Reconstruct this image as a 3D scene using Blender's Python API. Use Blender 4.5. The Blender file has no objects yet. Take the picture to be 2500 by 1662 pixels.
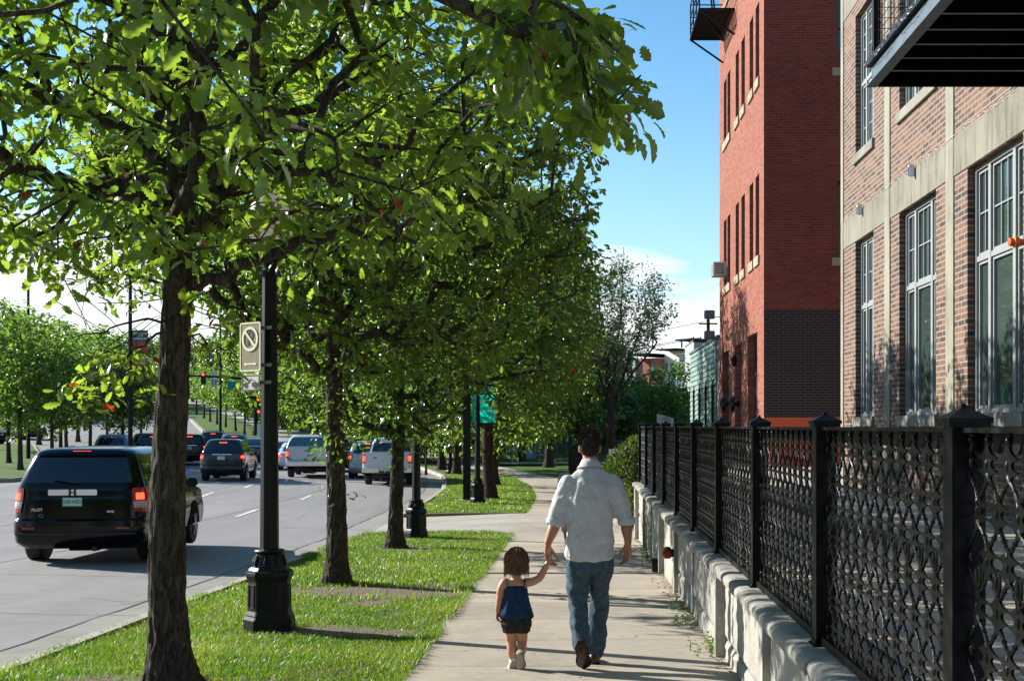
import bpy, bmesh, math, random
import numpy as np
from mathutils import Vector, Matrix, noise
R = math.radians
scene = bpy.context.scene
col = scene.collection
random.seed(7)
# ---------------------------------------------------------------- camera
EYE = 1.84
F = 3000.0            # focal length in pixels of the 2500 px wide photograph
cam_d = bpy.data.cameras.new("camera"); cam = bpy.data.objects.new("camera", cam_d); col.objects.link(cam)
cam.location = (0, 0, EYE); cam.rotation_euler = (R(90), 0, 0)
cam_d.sensor_width = 36; cam_d.lens = F / 2500 * 36
cam_d.shift_x = -(1410 - 1250) / 2500; cam_d.shift_y = (1039 - 831) / 2500
cam_d.clip_start = 0.05; cam_d.clip_end = 6000
scene.camera = cam
scene.render.resolution_x = 1024; scene.render.resolution_y = 680
# ---------------------------------------------------------------- light
SUN_EL, SUN_AZ = 26.5, 65       # azimuth: degrees from +Y towards -X
sd = Vector((-math.sin(R(SUN_AZ)) * math.cos(R(SUN_EL)), math.cos(R(SUN_AZ)) * math.cos(R(SUN_EL)), math.sin(R(SUN_EL))))
sl = bpy.data.lights.new("sun", 'SUN'); sl.energy = 5.0; sl.angle = R(0.5); sl.color = (1, .955, .87)
so = bpy.data.objects.new("sun", sl); col.objects.link(so); so.rotation_euler = sd.to_track_quat('Z', 'Y').to_euler()
world = bpy.data.worlds.new("World"); scene.world = world; world.use_nodes = True
nt = world.node_tree; nt.nodes.clear()
def wn(t, **k):
    n = nt.nodes.new(t)
    for a, b in k.items(): setattr(n, a, b)
    return n
wout = wn('ShaderNodeOutputWorld'); bg = wn('ShaderNodeBackground'); bg.inputs[1].default_value = 0.10
sky = wn('ShaderNodeTexSky', sky_type='NISHITA', sun_disc=False, sun_elevation=R(SUN_EL), sun_rotation=R(-SUN_AZ))
sky.altitude = 1600; sky.air_density = 1.0; sky.dust_density = 0.6; sky.ozone_density = 1.6
tc = wn('ShaderNodeTexCoord'); sep = wn('ShaderNodeSeparateXYZ')
nt.links.new(tc.outputs['Generated'], sep.inputs[0])
# a bank of clouds low over the horizon: project the direction on a plane overhead
def m(op, a, b=None, c=None, clamp=False):
    n = wn('ShaderNodeMath', operation=op, use_clamp=clamp)
    for i, v in enumerate((a, b, c)):
        if v is None: continue
        if isinstance(v, (int, float)): n.inputs[i].default_value = v
        else: nt.links.new(v, n.inputs[i])
    return n.outputs[0]
zc = m('MAXIMUM', sep.outputs[2], 0.0); zz = m('ADD', zc, 0.10)
cx_ = m('DIVIDE', sep.outputs[0], zz); cy_ = m('DIVIDE', sep.outputs[1], zz)
comb = wn('ShaderNodeCombineXYZ'); nt.links.new(cx_, comb.inputs[0]); nt.links.new(cy_, comb.inputs[1])
nz = wn('ShaderNodeTexNoise'); nz.inputs['Scale'].default_value = 0.9; nz.inputs['Detail'].default_value = 9; nz.inputs['Roughness'].default_value = .55
nt.links.new(comb.outputs[0], nz.inputs['Vector'])
# coverage grows to the horizon and to the left (-X)
lowz = m('SUBTRACT', 1.0, m('MULTIPLY', zc, 5.2), clamp=True)
left = m('MULTIPLY', m('ADD', m('MULTIPLY', sep.outputs[0], -1.5), 0.05), 1.0, clamp=True)
low2 = m('SUBTRACT', 1.0, m('MULTIPLY', m('ABSOLUTE', m('SUBTRACT', zc, 0.07)), 9.0), clamp=True)
cov = m('ADD', m('ADD', m('MULTIPLY', lowz, 0.22), m('MULTIPLY', low2, .30)), m('MULTIPLY', m('MULTIPLY', left, lowz), 0.55))
nz2 = wn('ShaderNodeTexNoise'); nz2.inputs['Scale'].default_value = 3.1; nz2.inputs['Detail'].default_value = 6; nt.links.new(comb.outputs[0], nz2.inputs['Vector'])
cov = m('ADD', cov, m('MULTIPLY', m('SUBTRACT', nz2.outputs[0], .5), .35))
dens = m('MULTIPLY', m('SUBTRACT', m('ADD', nz.outputs[0], cov), 0.66), 5.5, clamp=True)
mixc = wn('ShaderNodeMix', data_type='RGBA')
nt.links.new(dens, mixc.inputs[0]); hs = wn('ShaderNodeHueSaturation'); hs.inputs['Saturation'].default_value = 1.22; hs.inputs['Hue'].default_value = .489; hs.inputs['Value'].default_value = 1.05; nt.links.new(sky.outputs[0], hs.inputs['Color']); 
veil = m('MULTIPLY', m('POWER', m('SUBTRACT', 1.0, m('MULTIPLY', zc, 2.6), clamp=True), 2.2), .80); vm = wn('ShaderNodeMix', data_type='RGBA'); nt.links.new(veil, vm.inputs[0]); nt.links.new(hs.outputs[0], vm.inputs[6]); vm.inputs[7].default_value = (3.5, 4.7, 5.5, 1)
nt.links.new(vm.outputs[2], mixc.inputs[6]); mixc.inputs[7].default_value = (5.8, 6.0, 6.1, 1)
# a pale veil right above the horizon
nt.links.new(mixc.outputs[2], bg.inputs[0]); nt.links.new(bg.outputs[0], wout.inputs[0])
scene.view_settings.view_transform = 'Standard'; scene.view_settings.look = 'None'
scene.view_settings.exposure = 1.08; scene.view_settings.gamma = 1
scene.render.engine = 'CYCLES'
scene.cycles.max_bounces = 8; scene.cycles.transparent_max_bounces = 8; scene.cycles.transmission_bounces = 4; scene.cycles.diffuse_bounces = 3

# ---------------------------------------------------------------- helpers
def base(y):
    return float(np.interp(y, [-20, 0, 8.9, 25, 45, 60, 75, 85, 105, 150, 250, 400, 3000],
                           [.5, .21, 0, -.38, -.5, -.53, -.48, -.12, .9, 3.1, 8, 13, 16]))
def XK(y):
    return float(np.interp(y, [-20, 16, 26, 38, 46, 52, 60, 71, 80, 90, 98, 115, 140, 200, 300],
                           [-4.45, -4.5, -4.6, -4.75, -5.1, -5.7, -6.7, -9.2, -13, -20, -28, -35, -44, -75, -130]))
def XS0(y):   # left edge of the walk
    return float(np.interp(y, [-20, 9, 26, 34, 39, 47, 57, 64, 80, 95], [-1.3, -1.3, -1.38, -1.3, -1.3, -1.75, -3.0, -4.6, -9.5, -16]))
def XS1(y):
    return float(np.interp(y, [-20, 25, 35, 45, 55, 62, 69, 85, 95], [1.2, 1.2, 1.1, .5, -.75, -2.5, -4.1, -8.5, -12.5]))
def RD(x, y):
    return base(y) - .14 + min(.32, max(0, (XK(y) - x) * .022))
def px(u, v, z):
    """point at height z seen at photo pixel u,v"""
    Y = F * (EYE - z) / (v - 1039.0)
    return Vector(((u - 1410) * Y / F, Y, z))
def at(u, Y): return (u - 1410) * Y / F
def zat(v, Y): return EYE + (1039 - v) * Y / F

class MB:
    def __init__(s): s.v = []; s.f = []
    def add(s, V, Fc):
        o = len(s.v); s.v.extend([tuple(p) for p in V]); s.f.extend([tuple(i + o for i in f) for f in Fc]); return s
    def box(s, x0, x1, y0, y1, z0, z1):
        return s.add([(x0,y0,z0),(x1,y0,z0),(x1,y1,z0),(x0,y1,z0),(x0,y0,z1),(x1,y0,z1),(x1,y1,z1),(x0,y1,z1)],
                     [(0,3,2,1),(4,5,6,7),(0,1,5,4),(1,2,6,5),(2,3,7,6),(3,0,4,7)])
    def quad(s, a, b, c, d): return s.add([a, b, c, d], [(0, 1, 2, 3)])
    def tube(s, pts, rad, seg=8, cap=True, flat=None):
        V, Fc = tube(pts, rad, seg, cap, flat); return s.add(V, Fc)
    def bar(s, a, b, w, h=None):
        """rectangular bar from a to b"""
        a = Vector(a); b = Vector(b); d = (b - a).normalized(); h = h or w
        up = Vector((0, 0, 1)) if abs(d.z) < .95 else Vector((0, 1, 0))
        x = d.cross(up).normalized() * w / 2; z = x.normalized().cross(d).normalized() * h / 2
        V = [a - x - z, a + x - z, a + x + z, a - x + z, b - x - z, b + x - z, b + x + z, b - x + z]
        return s.add(V, [(0,1,2,3),(7,6,5,4),(0,4,5,1),(1,5,6,2),(2,6,7,3),(3,7,4,0)])
    def lathe(s, prof, seg=16, c=(0, 0, 0), axis='z', sq=0):
        """prof: (r, h) list"""
        V = []; n = len(prof)
        for r, h in prof:
            for k in range(seg):
                a = 2 * math.pi * (k + .5 * (sq)) / seg
                p = (r * math.cos(a), r * math.sin(a), h)
                if axis == 'x': p = (h, p[0], p[1])
                if axis == 'y': p = (p[0], h, p[1])
                V.append((p[0] + c[0], p[1] + c[1], p[2] + c[2]))
        Fc = [(i*seg+k, i*seg+(k+1)%seg, (i+1)*seg+(k+1)%seg, (i+1)*seg+k) for i in range(n-1) for k in range(seg)]
        Fc.append(tuple(range(seg))[::-1]); Fc.append(tuple((n-1)*seg+k for k in range(seg)))
        return s.add(V, Fc)
    def ball(s, c, r, seg=10, rings=7, sc=(1, 1, 1)):
        V = []; Fc = []
        for i in range(rings + 1):
            t = math.pi * i / rings
            for k in range(seg):
                a = 2 * math.pi * k / seg
                V.append((c[0] + r*sc[0]*math.sin(t)*math.cos(a), c[1] + r*sc[1]*math.sin(t)*math.sin(a), c[2] + r*sc[2]*math.cos(t)))
        for i in range(rings):
            for k in range(seg):
                Fc.append((i*seg+k, (i+1)*seg+k, (i+1)*seg+(k+1)%seg, i*seg+(k+1)%seg))
        return s.add(V, Fc)
    def prism(s, poly, axis, a0, a1):
        """polygon (2-tuples) extruded along axis between a0 and a1"""
        n = len(poly)
        def P(p, a):
            return {'x': (a, p[0], p[1]), 'y': (p[0], a, p[1]), 'z': (p[0], p[1], a)}[axis]
        V = [P(p, a0) for p in poly] + [P(p, a1) for p in poly]
        Fc = [tuple(range(n)), tuple(range(2*n-1, n-1, -1))] + [(i, (i+1) % n, n+(i+1) % n, n+i) for i in range(n)]
        return s.add(V, Fc)
    def xf(s, M):
        M = Matrix(M); s.v = [tuple(M @ Vector(p)) for p in s.v]; return s
    def build(s, name, mat, parent=None, smooth=False, loc=None, bevel=0, fixn=True, auto=None):
        me = bpy.data.meshes.new(name); me.from_pydata(s.v, [], s.f); me.update()
        if fixn or bevel:
            bm = bmesh.new(); bm.from_mesh(me)
            if fixn: bmesh.ops.recalc_face_normals(bm, faces=bm.faces)
            if bevel:
                es = [e for e in bm.edges if len(e.link_faces) == 2 and e.calc_face_angle(0) > .5]
                bmesh.ops.bevel(bm, geom=es, offset=bevel, segments=2, affect='EDGES', clamp_overlap=True)
            bm.to_mesh(me); bm.free()
        if smooth: me.shade_smooth()
        if auto is not None:
            me.shade_smooth(); me.set_sharp_from_angle(angle=auto)
        o = bpy.data.objects.new(name, me); col.objects.link(o)
        if mat: me.materials.append(mat)
        if parent: o.parent = parent
        if loc: o.location = loc
        return o

def tube(pts, rad, seg=8, cap=True, flat=None):
    pts = [Vector(p) for p in pts]; n = len(pts)
    if not hasattr(rad, '__len__'): rad = [rad] * n
    T = []
    for i in range(n):
        a = pts[max(i-1, 0)]; b = pts[min(i+1, n-1)]; d = (b - a)
        T.append(d.normalized() if d.length > 1e-9 else Vector((0, 0, 1)))
    ref = Vector((1, 0, 0)) if abs(T[0].x) < .9 else Vector((0, 1, 0))
    x = (ref - T[0] * ref.dot(T[0])).normalized()
    V = []; Fc = []
    for i in range(n):
        x = (x - T[i] * x.dot(T[i])).normalized(); y = T[i].cross(x)
        fl = 1 if flat is None else (flat[i] if hasattr(flat, '__len__') else flat)
        for k in range(seg):
            a = 2 * math.pi * k / seg
            V.append(pts[i] + x * math.cos(a) * rad[i] + y * math.sin(a) * rad[i] * fl)
    for i in range(n - 1):
        for k in range(seg):
            Fc.append((i*seg+k, i*seg+(k+1) % seg, (i+1)*seg+(k+1) % seg, (i+1)*seg+k))
    if cap:
        Fc.append(tuple(range(seg))[::-1]); Fc.append(tuple((n-1)*seg+k for k in range(seg)))
    return V, Fc

def tag(o, label=None, cat=None, group=None, kind=None):
    if label: o['label'] = label
    if cat: o['category'] = cat
    if group: o['group'] = group
    if kind: o['kind'] = kind
    return o
def empty(name, loc, label=None, cat=None, group=None, rz=0):
    o = bpy.data.objects.new(name, None); col.objects.link(o); o.location = loc; o.rotation_euler = (0, 0, rz)
    o.empty_display_size = .2
    return tag(o, label, cat, group)
def children_of(o): return [c for c in bpy.data.objects if c.parent == o]
def copy_tree(o, parent=None):
    c = o.copy(); col.objects.link(c)
    if parent: c.parent = parent
    for ch in children_of(o): copy_tree(ch, c)
    return c
def np_mesh(name, V, Fq, mat, parent=None, attr=None, smooth=False, loc=None):
    """V (n,3) array, Fq (m,k) array of equal sized faces"""
    me = bpy.data.meshes.new(name); V = np.ascontiguousarray(V, dtype=np.float32); Fq = np.ascontiguousarray(Fq, dtype=np.int32)
    me.vertices.add(len(V)); me.vertices.foreach_set('co', V.ravel())
    m_, k = Fq.shape
    me.loops.add(m_ * k); me.loops.foreach_set('vertex_index', Fq.ravel())
    me.polygons.add(m_); me.polygons.foreach_set('loop_start', np.arange(0, m_ * k, k, dtype=np.int32))
    me.polygons.foreach_set('loop_total', np.full(m_, k, dtype=np.int32))
    if attr is not None:
        a = me.attributes.new('rnd', 'FLOAT', 'POINT'); a.data.foreach_set('value', np.ascontiguousarray(attr, dtype=np.float32))
    me.update(calc_edges=True)
    if smooth: me.shade_smooth()
    o = bpy.data.objects.new(name, me); col.objects.link(o)
    if mat: me.materials.append(mat)
    if parent: o.parent = parent
    if loc: o.location = loc
    return o
def text_mb(s, size, depth=.002, align='CENTER', bold=0.0):
    """text lying in the XZ plane facing -Y, centred on the origin; returns MB"""
    cu = bpy.data.curves.new('t', 'FONT'); cu.body = s; cu.size = size; cu.extrude = depth / 2; cu.align_x = align; cu.align_y = 'CENTER'; cu.offset = bold
    ob = bpy.data.objects.new('t', cu); col.objects.link(ob)
    dg = bpy.context.evaluated_depsgraph_get(); me = bpy.data.meshes.new_from_object(ob.evaluated_get(dg))
    mb = MB(); mb.add([(v.co.x, -v.co.z, v.co.y) for v in me.vertices], [tuple(p.vertices) for p in me.polygons])
    bpy.data.objects.remove(ob); bpy.data.curves.remove(cu); bpy.data.meshes.remove(me)
    return mb

# ---------------------------------------------------------------- materials
class NT:
    def __init__(s, mat): s.t = mat.node_tree; s.t.nodes.clear()
    def n(s, t, **k):
        nd = s.t.nodes.new(t)
        for a, b in k.items(): setattr(nd, a, b)
        return nd
    def l(s, a, b): s.t.links.new(a, b)
    def val(s, sock, v):
        if isinstance(v, bpy.types.NodeSocket): s.l(v, sock)
        elif hasattr(v, '__len__'): sock.default_value = (*v[:3], 1) if len(sock.default_value) == 4 else v[:3]
        else: sock.default_value = v
    def math(s, op, a, b=0.0, c=None, clamp=False):
        nd = s.n('ShaderNodeMath', operation=op, use_clamp=clamp); s.val(nd.inputs[0], a); s.val(nd.inputs[1], b)
        if c is not None: s.val(nd.inputs[2], c)
        return nd.outputs[0]
    def mix(s, f, a, b, blend='MIX'):
        nd = s.n('ShaderNodeMix', data_type='RGBA', blend_type=blend); s.val(nd.inputs[0], f); s.val(nd.inputs[6], a); s.val(nd.inputs[7], b)
        return nd.outputs[2]
    def obj(s): return s.n('ShaderNodeTexCoord').outputs['Object']
    def geo(s): return s.n('ShaderNodeNewGeometry').outputs['Position']
    def scale(s, vec, sc):
        nd = s.n('ShaderNodeMapping'); s.l(vec, nd.inputs[0]); nd.inputs['Scale'].default_value = sc; return nd.outputs[0]
    def noise(s, vec, scale, detail=4, rough=.55, dist=0):
        nd = s.n('ShaderNodeTexNoise'); s.l(vec, nd.inputs['Vector']); nd.inputs['Scale'].default_value = scale
        nd.inputs['Detail'].default_value = detail; nd.inputs['Roughness'].default_value = rough; nd.inputs['Distortion'].default_value = dist
        return nd.outputs[0]
    def ramp(s, f, stops, interp='LINEAR'):
        nd = s.n('ShaderNodeValToRGB'); s.l(f, nd.inputs[0]); cr = nd.color_ramp; cr.interpolation = interp
        while len(cr.elements) > 1: cr.elements.remove(cr.elements[-1])
        cr.elements[0].position = stops[0][0]; cr.elements[0].color = (*stops[0][1], 1)
        for p, c in stops[1:]:
            e = cr.elements.new(p); e.color = (*c, 1)
        return nd.outputs[0]
    def step(s, f, lo, hi):
        nd = s.n('ShaderNodeMapRange'); s.l(f, nd.inputs[0]); nd.inputs[1].default_value = lo; nd.inputs[2].default_value = hi; return nd.outputs[0]
    def bump(s, h, strength=.3, dist=.01):
        nd = s.n('ShaderNodeBump'); s.l(h, nd.inputs['Height']); nd.inputs['Strength'].default_value = strength; nd.inputs['Distance'].default_value = dist
        return nd.outputs[0]
    def out(s, sh): o = s.n('ShaderNodeOutputMaterial'); s.l(sh, o.inputs[0])
    def bsdf(s, color, rough=.6, metal=0, normal=None, spec=.5, **k):
        b = s.n('ShaderNodeBsdfPrincipled'); s.val(b.inputs['Base Color'], color); s.val(b.inputs['Roughness'], rough); s.val(b.inputs['Metallic'], metal)
        b.inputs['Specular IOR Level'].default_value = spec
        if normal: s.l(normal, b.inputs['Normal'])
        for a, v in k.items(): s.val(b.inputs[a.replace('_', ' ')], v)
        return b.outputs[0]
def newmat(name):
    mt = bpy.data.materials.new(name); mt.use_nodes = True; return mt, NT(mt)
MATS = {}
def simple(name, c, rough=.6, metal=0, var=.12, sc=6, bump=0, bsc=60, spec=.5, **k):
    if name in MATS: return MATS[name]
    mt, t = newmat(name); o = t.obj()
    n1 = t.noise(o, sc, 5); dark = tuple(x * (1 - var * 1.6) for x in c); lite = tuple(min(1, x * (1 + var)) for x in c)
    cc = t.ramp(n1, [(.3, dark), (.7, lite)])
    nm = t.bump(t.noise(o, bsc, 4), bump, .01) if bump else None
    t.out(t.bsdf(cc, rough, metal, nm, spec, **k)); MATS[name] = mt; return mt
def emit(name, c, s, basec=None):
    mt, t = newmat(name); t.out(t.bsdf(basec or c, .3, Emission_Color=c, Emission_Strength=s)); return mt
# ---- big surface materials
def m_concrete(name, c, joints=None, cracks=True, rough=.85, sc=1.0):
    c = tuple(x * .92 for x in c)
    mt, t = newmat(name); p = t.geo()
    n1 = t.noise(p, .9 * sc, 6, .6); n2 = t.noise(p, 9 * sc, 5, .6); n3 = t.noise(p, 130, 3, .6)
    f = t.math('ADD', t.math('MULTIPLY', n1, .5), t.math('ADD', t.math('MULTIPLY', n2, .3), t.math('MULTIPLY', n3, .2)))
    cc = t.ramp(f, [(.34, tuple(x*.68 for x in c)), (.5, c), (.66, tuple(min(1, x*1.18) for x in c))])
    st = t.noise(p, 2.3, 7, .7)
    cc = t.mix(t.step(st, .62, .75), cc, tuple(x * .72 for x in c))
    sp = t.noise(p, 34, 2, .5)
    cc = t.mix(t.math('MULTIPLY', t.step(sp, .70, .74), .6), cc, (.06, .05, .04))
    hgt = t.math('MULTIPLY', n3, .4)
    if joints:
        xyz = t.n('ShaderNodeSeparateXYZ'); t.l(p, xyz.inputs[0]); y = xyz.outputs[1]
        wob = t.math('MULTIPLY', t.math('SUBTRACT', t.noise(p, 1.5, 3), .5), .02)
        ph = t.math('FRACT', t.math('DIVIDE', t.math('ADD', t.math('ADD', y, wob), -10.84 + 100 * joints), joints))
        d = t.math('MULTIPLY', t.math('MINIMUM', ph, t.math('SUBTRACT', 1.0, ph)), joints)
        j = t.math('SUBTRACT', 1.0, t.step(d, .004, .013), clamp=True)
        # each slab a little different in tone
        wn_ = t.n('ShaderNodeTexWhiteNoise', noise_dimensions='1D')
        t.l(t.math('FLOOR', t.math('DIVIDE', t.math('ADD', y, -10.84 + 100 * joints), joints)), wn_.inputs['W'])
        cc = t.mix(1.0, cc, t.ramp(wn_.outputs[0], [(0, (.86, .86, .88)), (1, (1.08, 1.06, 1.02))]), 'MULTIPLY')
        cc = t.mix(t.math('MULTIPLY', j, .8), cc, (.09, .08, .06))
        hgt = t.math('SUBTRACT', hgt, j)
    if cracks:
        vo = t.n('ShaderNodeTexVoronoi', feature='DISTANCE_TO_EDGE'); vo.inputs['Scale'].default_value = .28
        wv = t.n('ShaderNodeVectorMath', operation='ADD'); nn = t.n('ShaderNodeTexNoise'); nn.inputs['Scale'].default_value = 1.6; nn.inputs['Detail'].default_value = 6
        t.l(p, nn.inputs['Vector']); t.l(p, wv.inputs[0]); t.l(nn.outputs['Color'], wv.inputs[1]); t.l(wv.outputs[0], vo.inputs['Vector'])
        k = t.math('SUBTRACT', 1.0, t.step(vo.outputs['Distance'], .0008, .0028), clamp=True)
        k = t.math('MULTIPLY', k, t.step(t.noise(p, .35, 2), .5, .6))
        cc = t.mix(t.math('MULTIPLY', k, .75), cc, (.07, .06, .05)); hgt = t.math('SUBTRACT', hgt, k)
    t.out(t.bsdf(cc, rough, 0, t.bump(hgt, .35, .004), .3)); return mt
M_walk = m_concrete('walk_concrete', (.40, .352, .285), joints=1.365)
M_drive = m_concrete('drive_concrete', (.36, .335, .29))
M_kerb = m_concrete('kerb_concrete', (.36, .33, .285), cracks=False)
M_gutter = m_concrete('gutter_concrete', (.27, .255, .235), cracks=True)
M_plaza = m_concrete('plaza_concrete', (.44, .39, .32), joints=1.1)
def m_road():
    mt, t = newmat('road_surface'); p = t.geo()
    n1 = t.noise(t.scale(p, (1.2, .12, 1)), .8, 5, .6); n3 = t.noise(p, 90, 3, .7); n2 = t.noise(p, 3, 6, .65)
    f = t.math('ADD', t.math('MULTIPLY', n1, .5), t.math('ADD', t.math('MULTIPLY', n2, .25), t.math('MULTIPLY', n3, .25)))
    cc = t.ramp(f, [(.34, (.15, .143, .14)), (.5, (.205, .196, .192)), (.66, (.26, .248, .24))])
    vo = t.n('ShaderNodeTexVoronoi', feature='DISTANCE_TO_EDGE'); vo.inputs['Scale'].default_value = .16
    wv = t.n('ShaderNodeVectorMath', operation='ADD'); nn = t.n('ShaderNodeTexNoise'); nn.inputs['Scale'].default_value = .9; nn.inputs['Detail'].default_value = 6
    t.l(p, nn.inputs['Vector']); t.l(p, wv.inputs[0]); t.l(nn.outputs['Color'], wv.inputs[1]); t.l(wv.outputs[0], vo.inputs['Vector'])
    k = t.math('SUBTRACT', 1.0, t.step(vo.outputs['Distance'], .0008, .003), clamp=True)
    cc = t.mix(t.math('MULTIPLY', k, .6), cc, (.05, .05, .05))
    t.out(t.bsdf(cc, .8, 0, t.bump(n3, .3, .004), .35)); return mt
M_road = m_road()
M_seam = simple('joint_tar', (.035, .034, .033), .8)
M_paint = simple('road_paint', (.62, .62, .58), .7, var=.25, sc=4)
def m_lawn(name='lawn_soil', far=False):
    mt, t = newmat(name); p = t.geo()
    n1 = t.noise(p, 1.2, 6, .65); n2 = t.noise(p, 22, 5, .7); n3 = t.noise(p, 160, 3, .7)
    g = t.ramp(t.math('ADD', t.math('MULTIPLY', n2, .6), t.math('MULTIPLY', n3, .4)), [(.35, (.020, .045, .008)), (.5, (.06, .12, .016)), (.66, (.12, .19, .03))])
    s = t.ramp(t.math('ADD', t.math('MULTIPLY', n2, .5), t.math('MULTIPLY', n3, .5)), [(.35, (.09, .07, .05)), (.65, (.21, .165, .125))])
    sa = t.n('ShaderNodeAttribute', attribute_name='rnd').outputs['Fac']
    cc = t.mix(t.step(n1, .58 if far else .50, .64 if far else .58), g, s if not far else (.10, .13, .03))
    if not far: cc = t.mix(t.step(t.math('ADD', sa, t.math('MULTIPLY', t.math('SUBTRACT', n2, .5), .9)), .25, .5), cc, s)
    t.out(t.bsdf(cc, .9, 0, t.bump(n2, .6, .02), .2)); return mt
M_lawn = m_lawn(); M_lawnfar = m_lawn('lawn_far', True)
def m_grass():
    mt, t = newmat('grass_blade'); a = t.n('ShaderNodeAttribute', attribute_name='rnd').outputs['Fac']; p = t.geo()
    big = t.noise(p, 1.4, 3)
    cc = t.ramp(a, [(0, (.055, .10, .012)), (.45, (.108, .152, .027)), (.8, (.17, .225, .04)), (.93, (.26, .27, .08)), (1, (.36, .31, .15))])
    cc = t.mix(t.step(big, .45, .62), cc, t.mix(.5, cc, (.06, .15, .02)))
    b = t.bsdf(cc, .42, spec=.5); tr = t.n('ShaderNodeBsdfTranslucent'); t.l(t.mix(1.0, cc, (1.9, 2.1, .9), 'MULTIPLY'), tr.inputs[0])
    mx = t.n('ShaderNodeMixShader'); mx.inputs[0].default_value = .45; t.l(b, mx.inputs[1]); t.l(tr.outputs[0], mx.inputs[2])
    t.out(mx.outputs[0]); return mt
M_grass = m_grass()
def m_leaf(name, c, tcol, dead=.004, mixf=.5, rough=.27):
    mt, t = newmat(name); a = t.n('ShaderNodeAttribute', attribute_name='rnd').outputs['Fac']
    stops = [(0, tuple(x*.62 for x in c)), (.5, c), (.93, (c[0]*1.7, c[1]*1.35, c[2]*1.3))]
    cc = t.ramp(a, stops)
    t2 = t.ramp(a, [(0, tuple(x*.7 for x in tcol)), (.5, tcol), (.93, (tcol[0]*1.25, tcol[1]*1.1, tcol[2]))])
    if dead:
        k = t.math('GREATER_THAN', a, 1 - dead); cc = t.mix(k, cc, (.22, .045, .012)); t2 = t.mix(k, t2, (.35, .06, .01))
    b = t.bsdf(cc, rough, spec=.55); tr = t.n('ShaderNodeBsdfTranslucent'); t.l(t2, tr.inputs[0])
    mx = t.n('ShaderNodeMixShader'); mx.inputs[0].default_value = mixf; t.l(b, mx.inputs[1]); t.l(tr.outputs[0], mx.inputs[2])
    t.out(mx.outputs[0]); return mt
M_oak = m_leaf('oak_leaf', (.024, .060, .012), (.31, .50, .042), dead=.006)
M_oak2 = m_leaf('oak_leaf_shaded', (.021, .052, .011), (.215, .37, .036), dead=.004)  # same oak leaf, crown shade put into darker colours
M_oak3 = m_leaf('oak_leaf_deep_shaded', (.019, .046, .010), (.155, .28, .03), dead=.004)  # oak leaf again, deeper crown shade put into the colour
M_ash = m_leaf('ash_leaf', (.045, .095, .018), (.24, .42, .045), dead=0)
M_deep = m_leaf('deep_leaf', (.03, .065, .018), (.14, .24, .035), dead=0)
M_grey = m_leaf('grey_leaf', (.045, .07, .035), (.20, .30, .13), dead=0, mixf=.4, rough=.6)
M_juniper = m_leaf('juniper', (.035, .065, .015), (.12, .20, .02), dead=0, mixf=.35, rough=.6)
def m_bark(name, c1, c2, sc=1.0):
    mt, t = newmat(name); o = t.obj()
    w = t.noise(t.scale(o, (1, 1, .24)), 26 * sc, 7, .66, 1.1); n2 = t.noise(o, 60 * sc, 4, .7); n3 = t.noise(o, 2.2, 4)
    f = t.math('ADD', t.math('MULTIPLY', w, .75), t.math('MULTIPLY', n2, .25))
    cc = t.ramp(f, [(.36, tuple(x*.25 for x in c1)), (.47, c1), (.62, c2)])
    cc = t.mix(t.step(n3, .5, .75), cc, t.mix(.5, cc, (.05, .055, .03)))
    t.out(t.bsdf(cc, .92, 0, t.bump(f, 1.0, .03), .2)); return mt
M_bark = m_bark('oak_bark', (.040, .031, .023), (.115, .092, .068))
M_bark2 = m_bark('brown_bark', (.035, .022, .015), (.085, .055, .038), .7)
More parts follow.
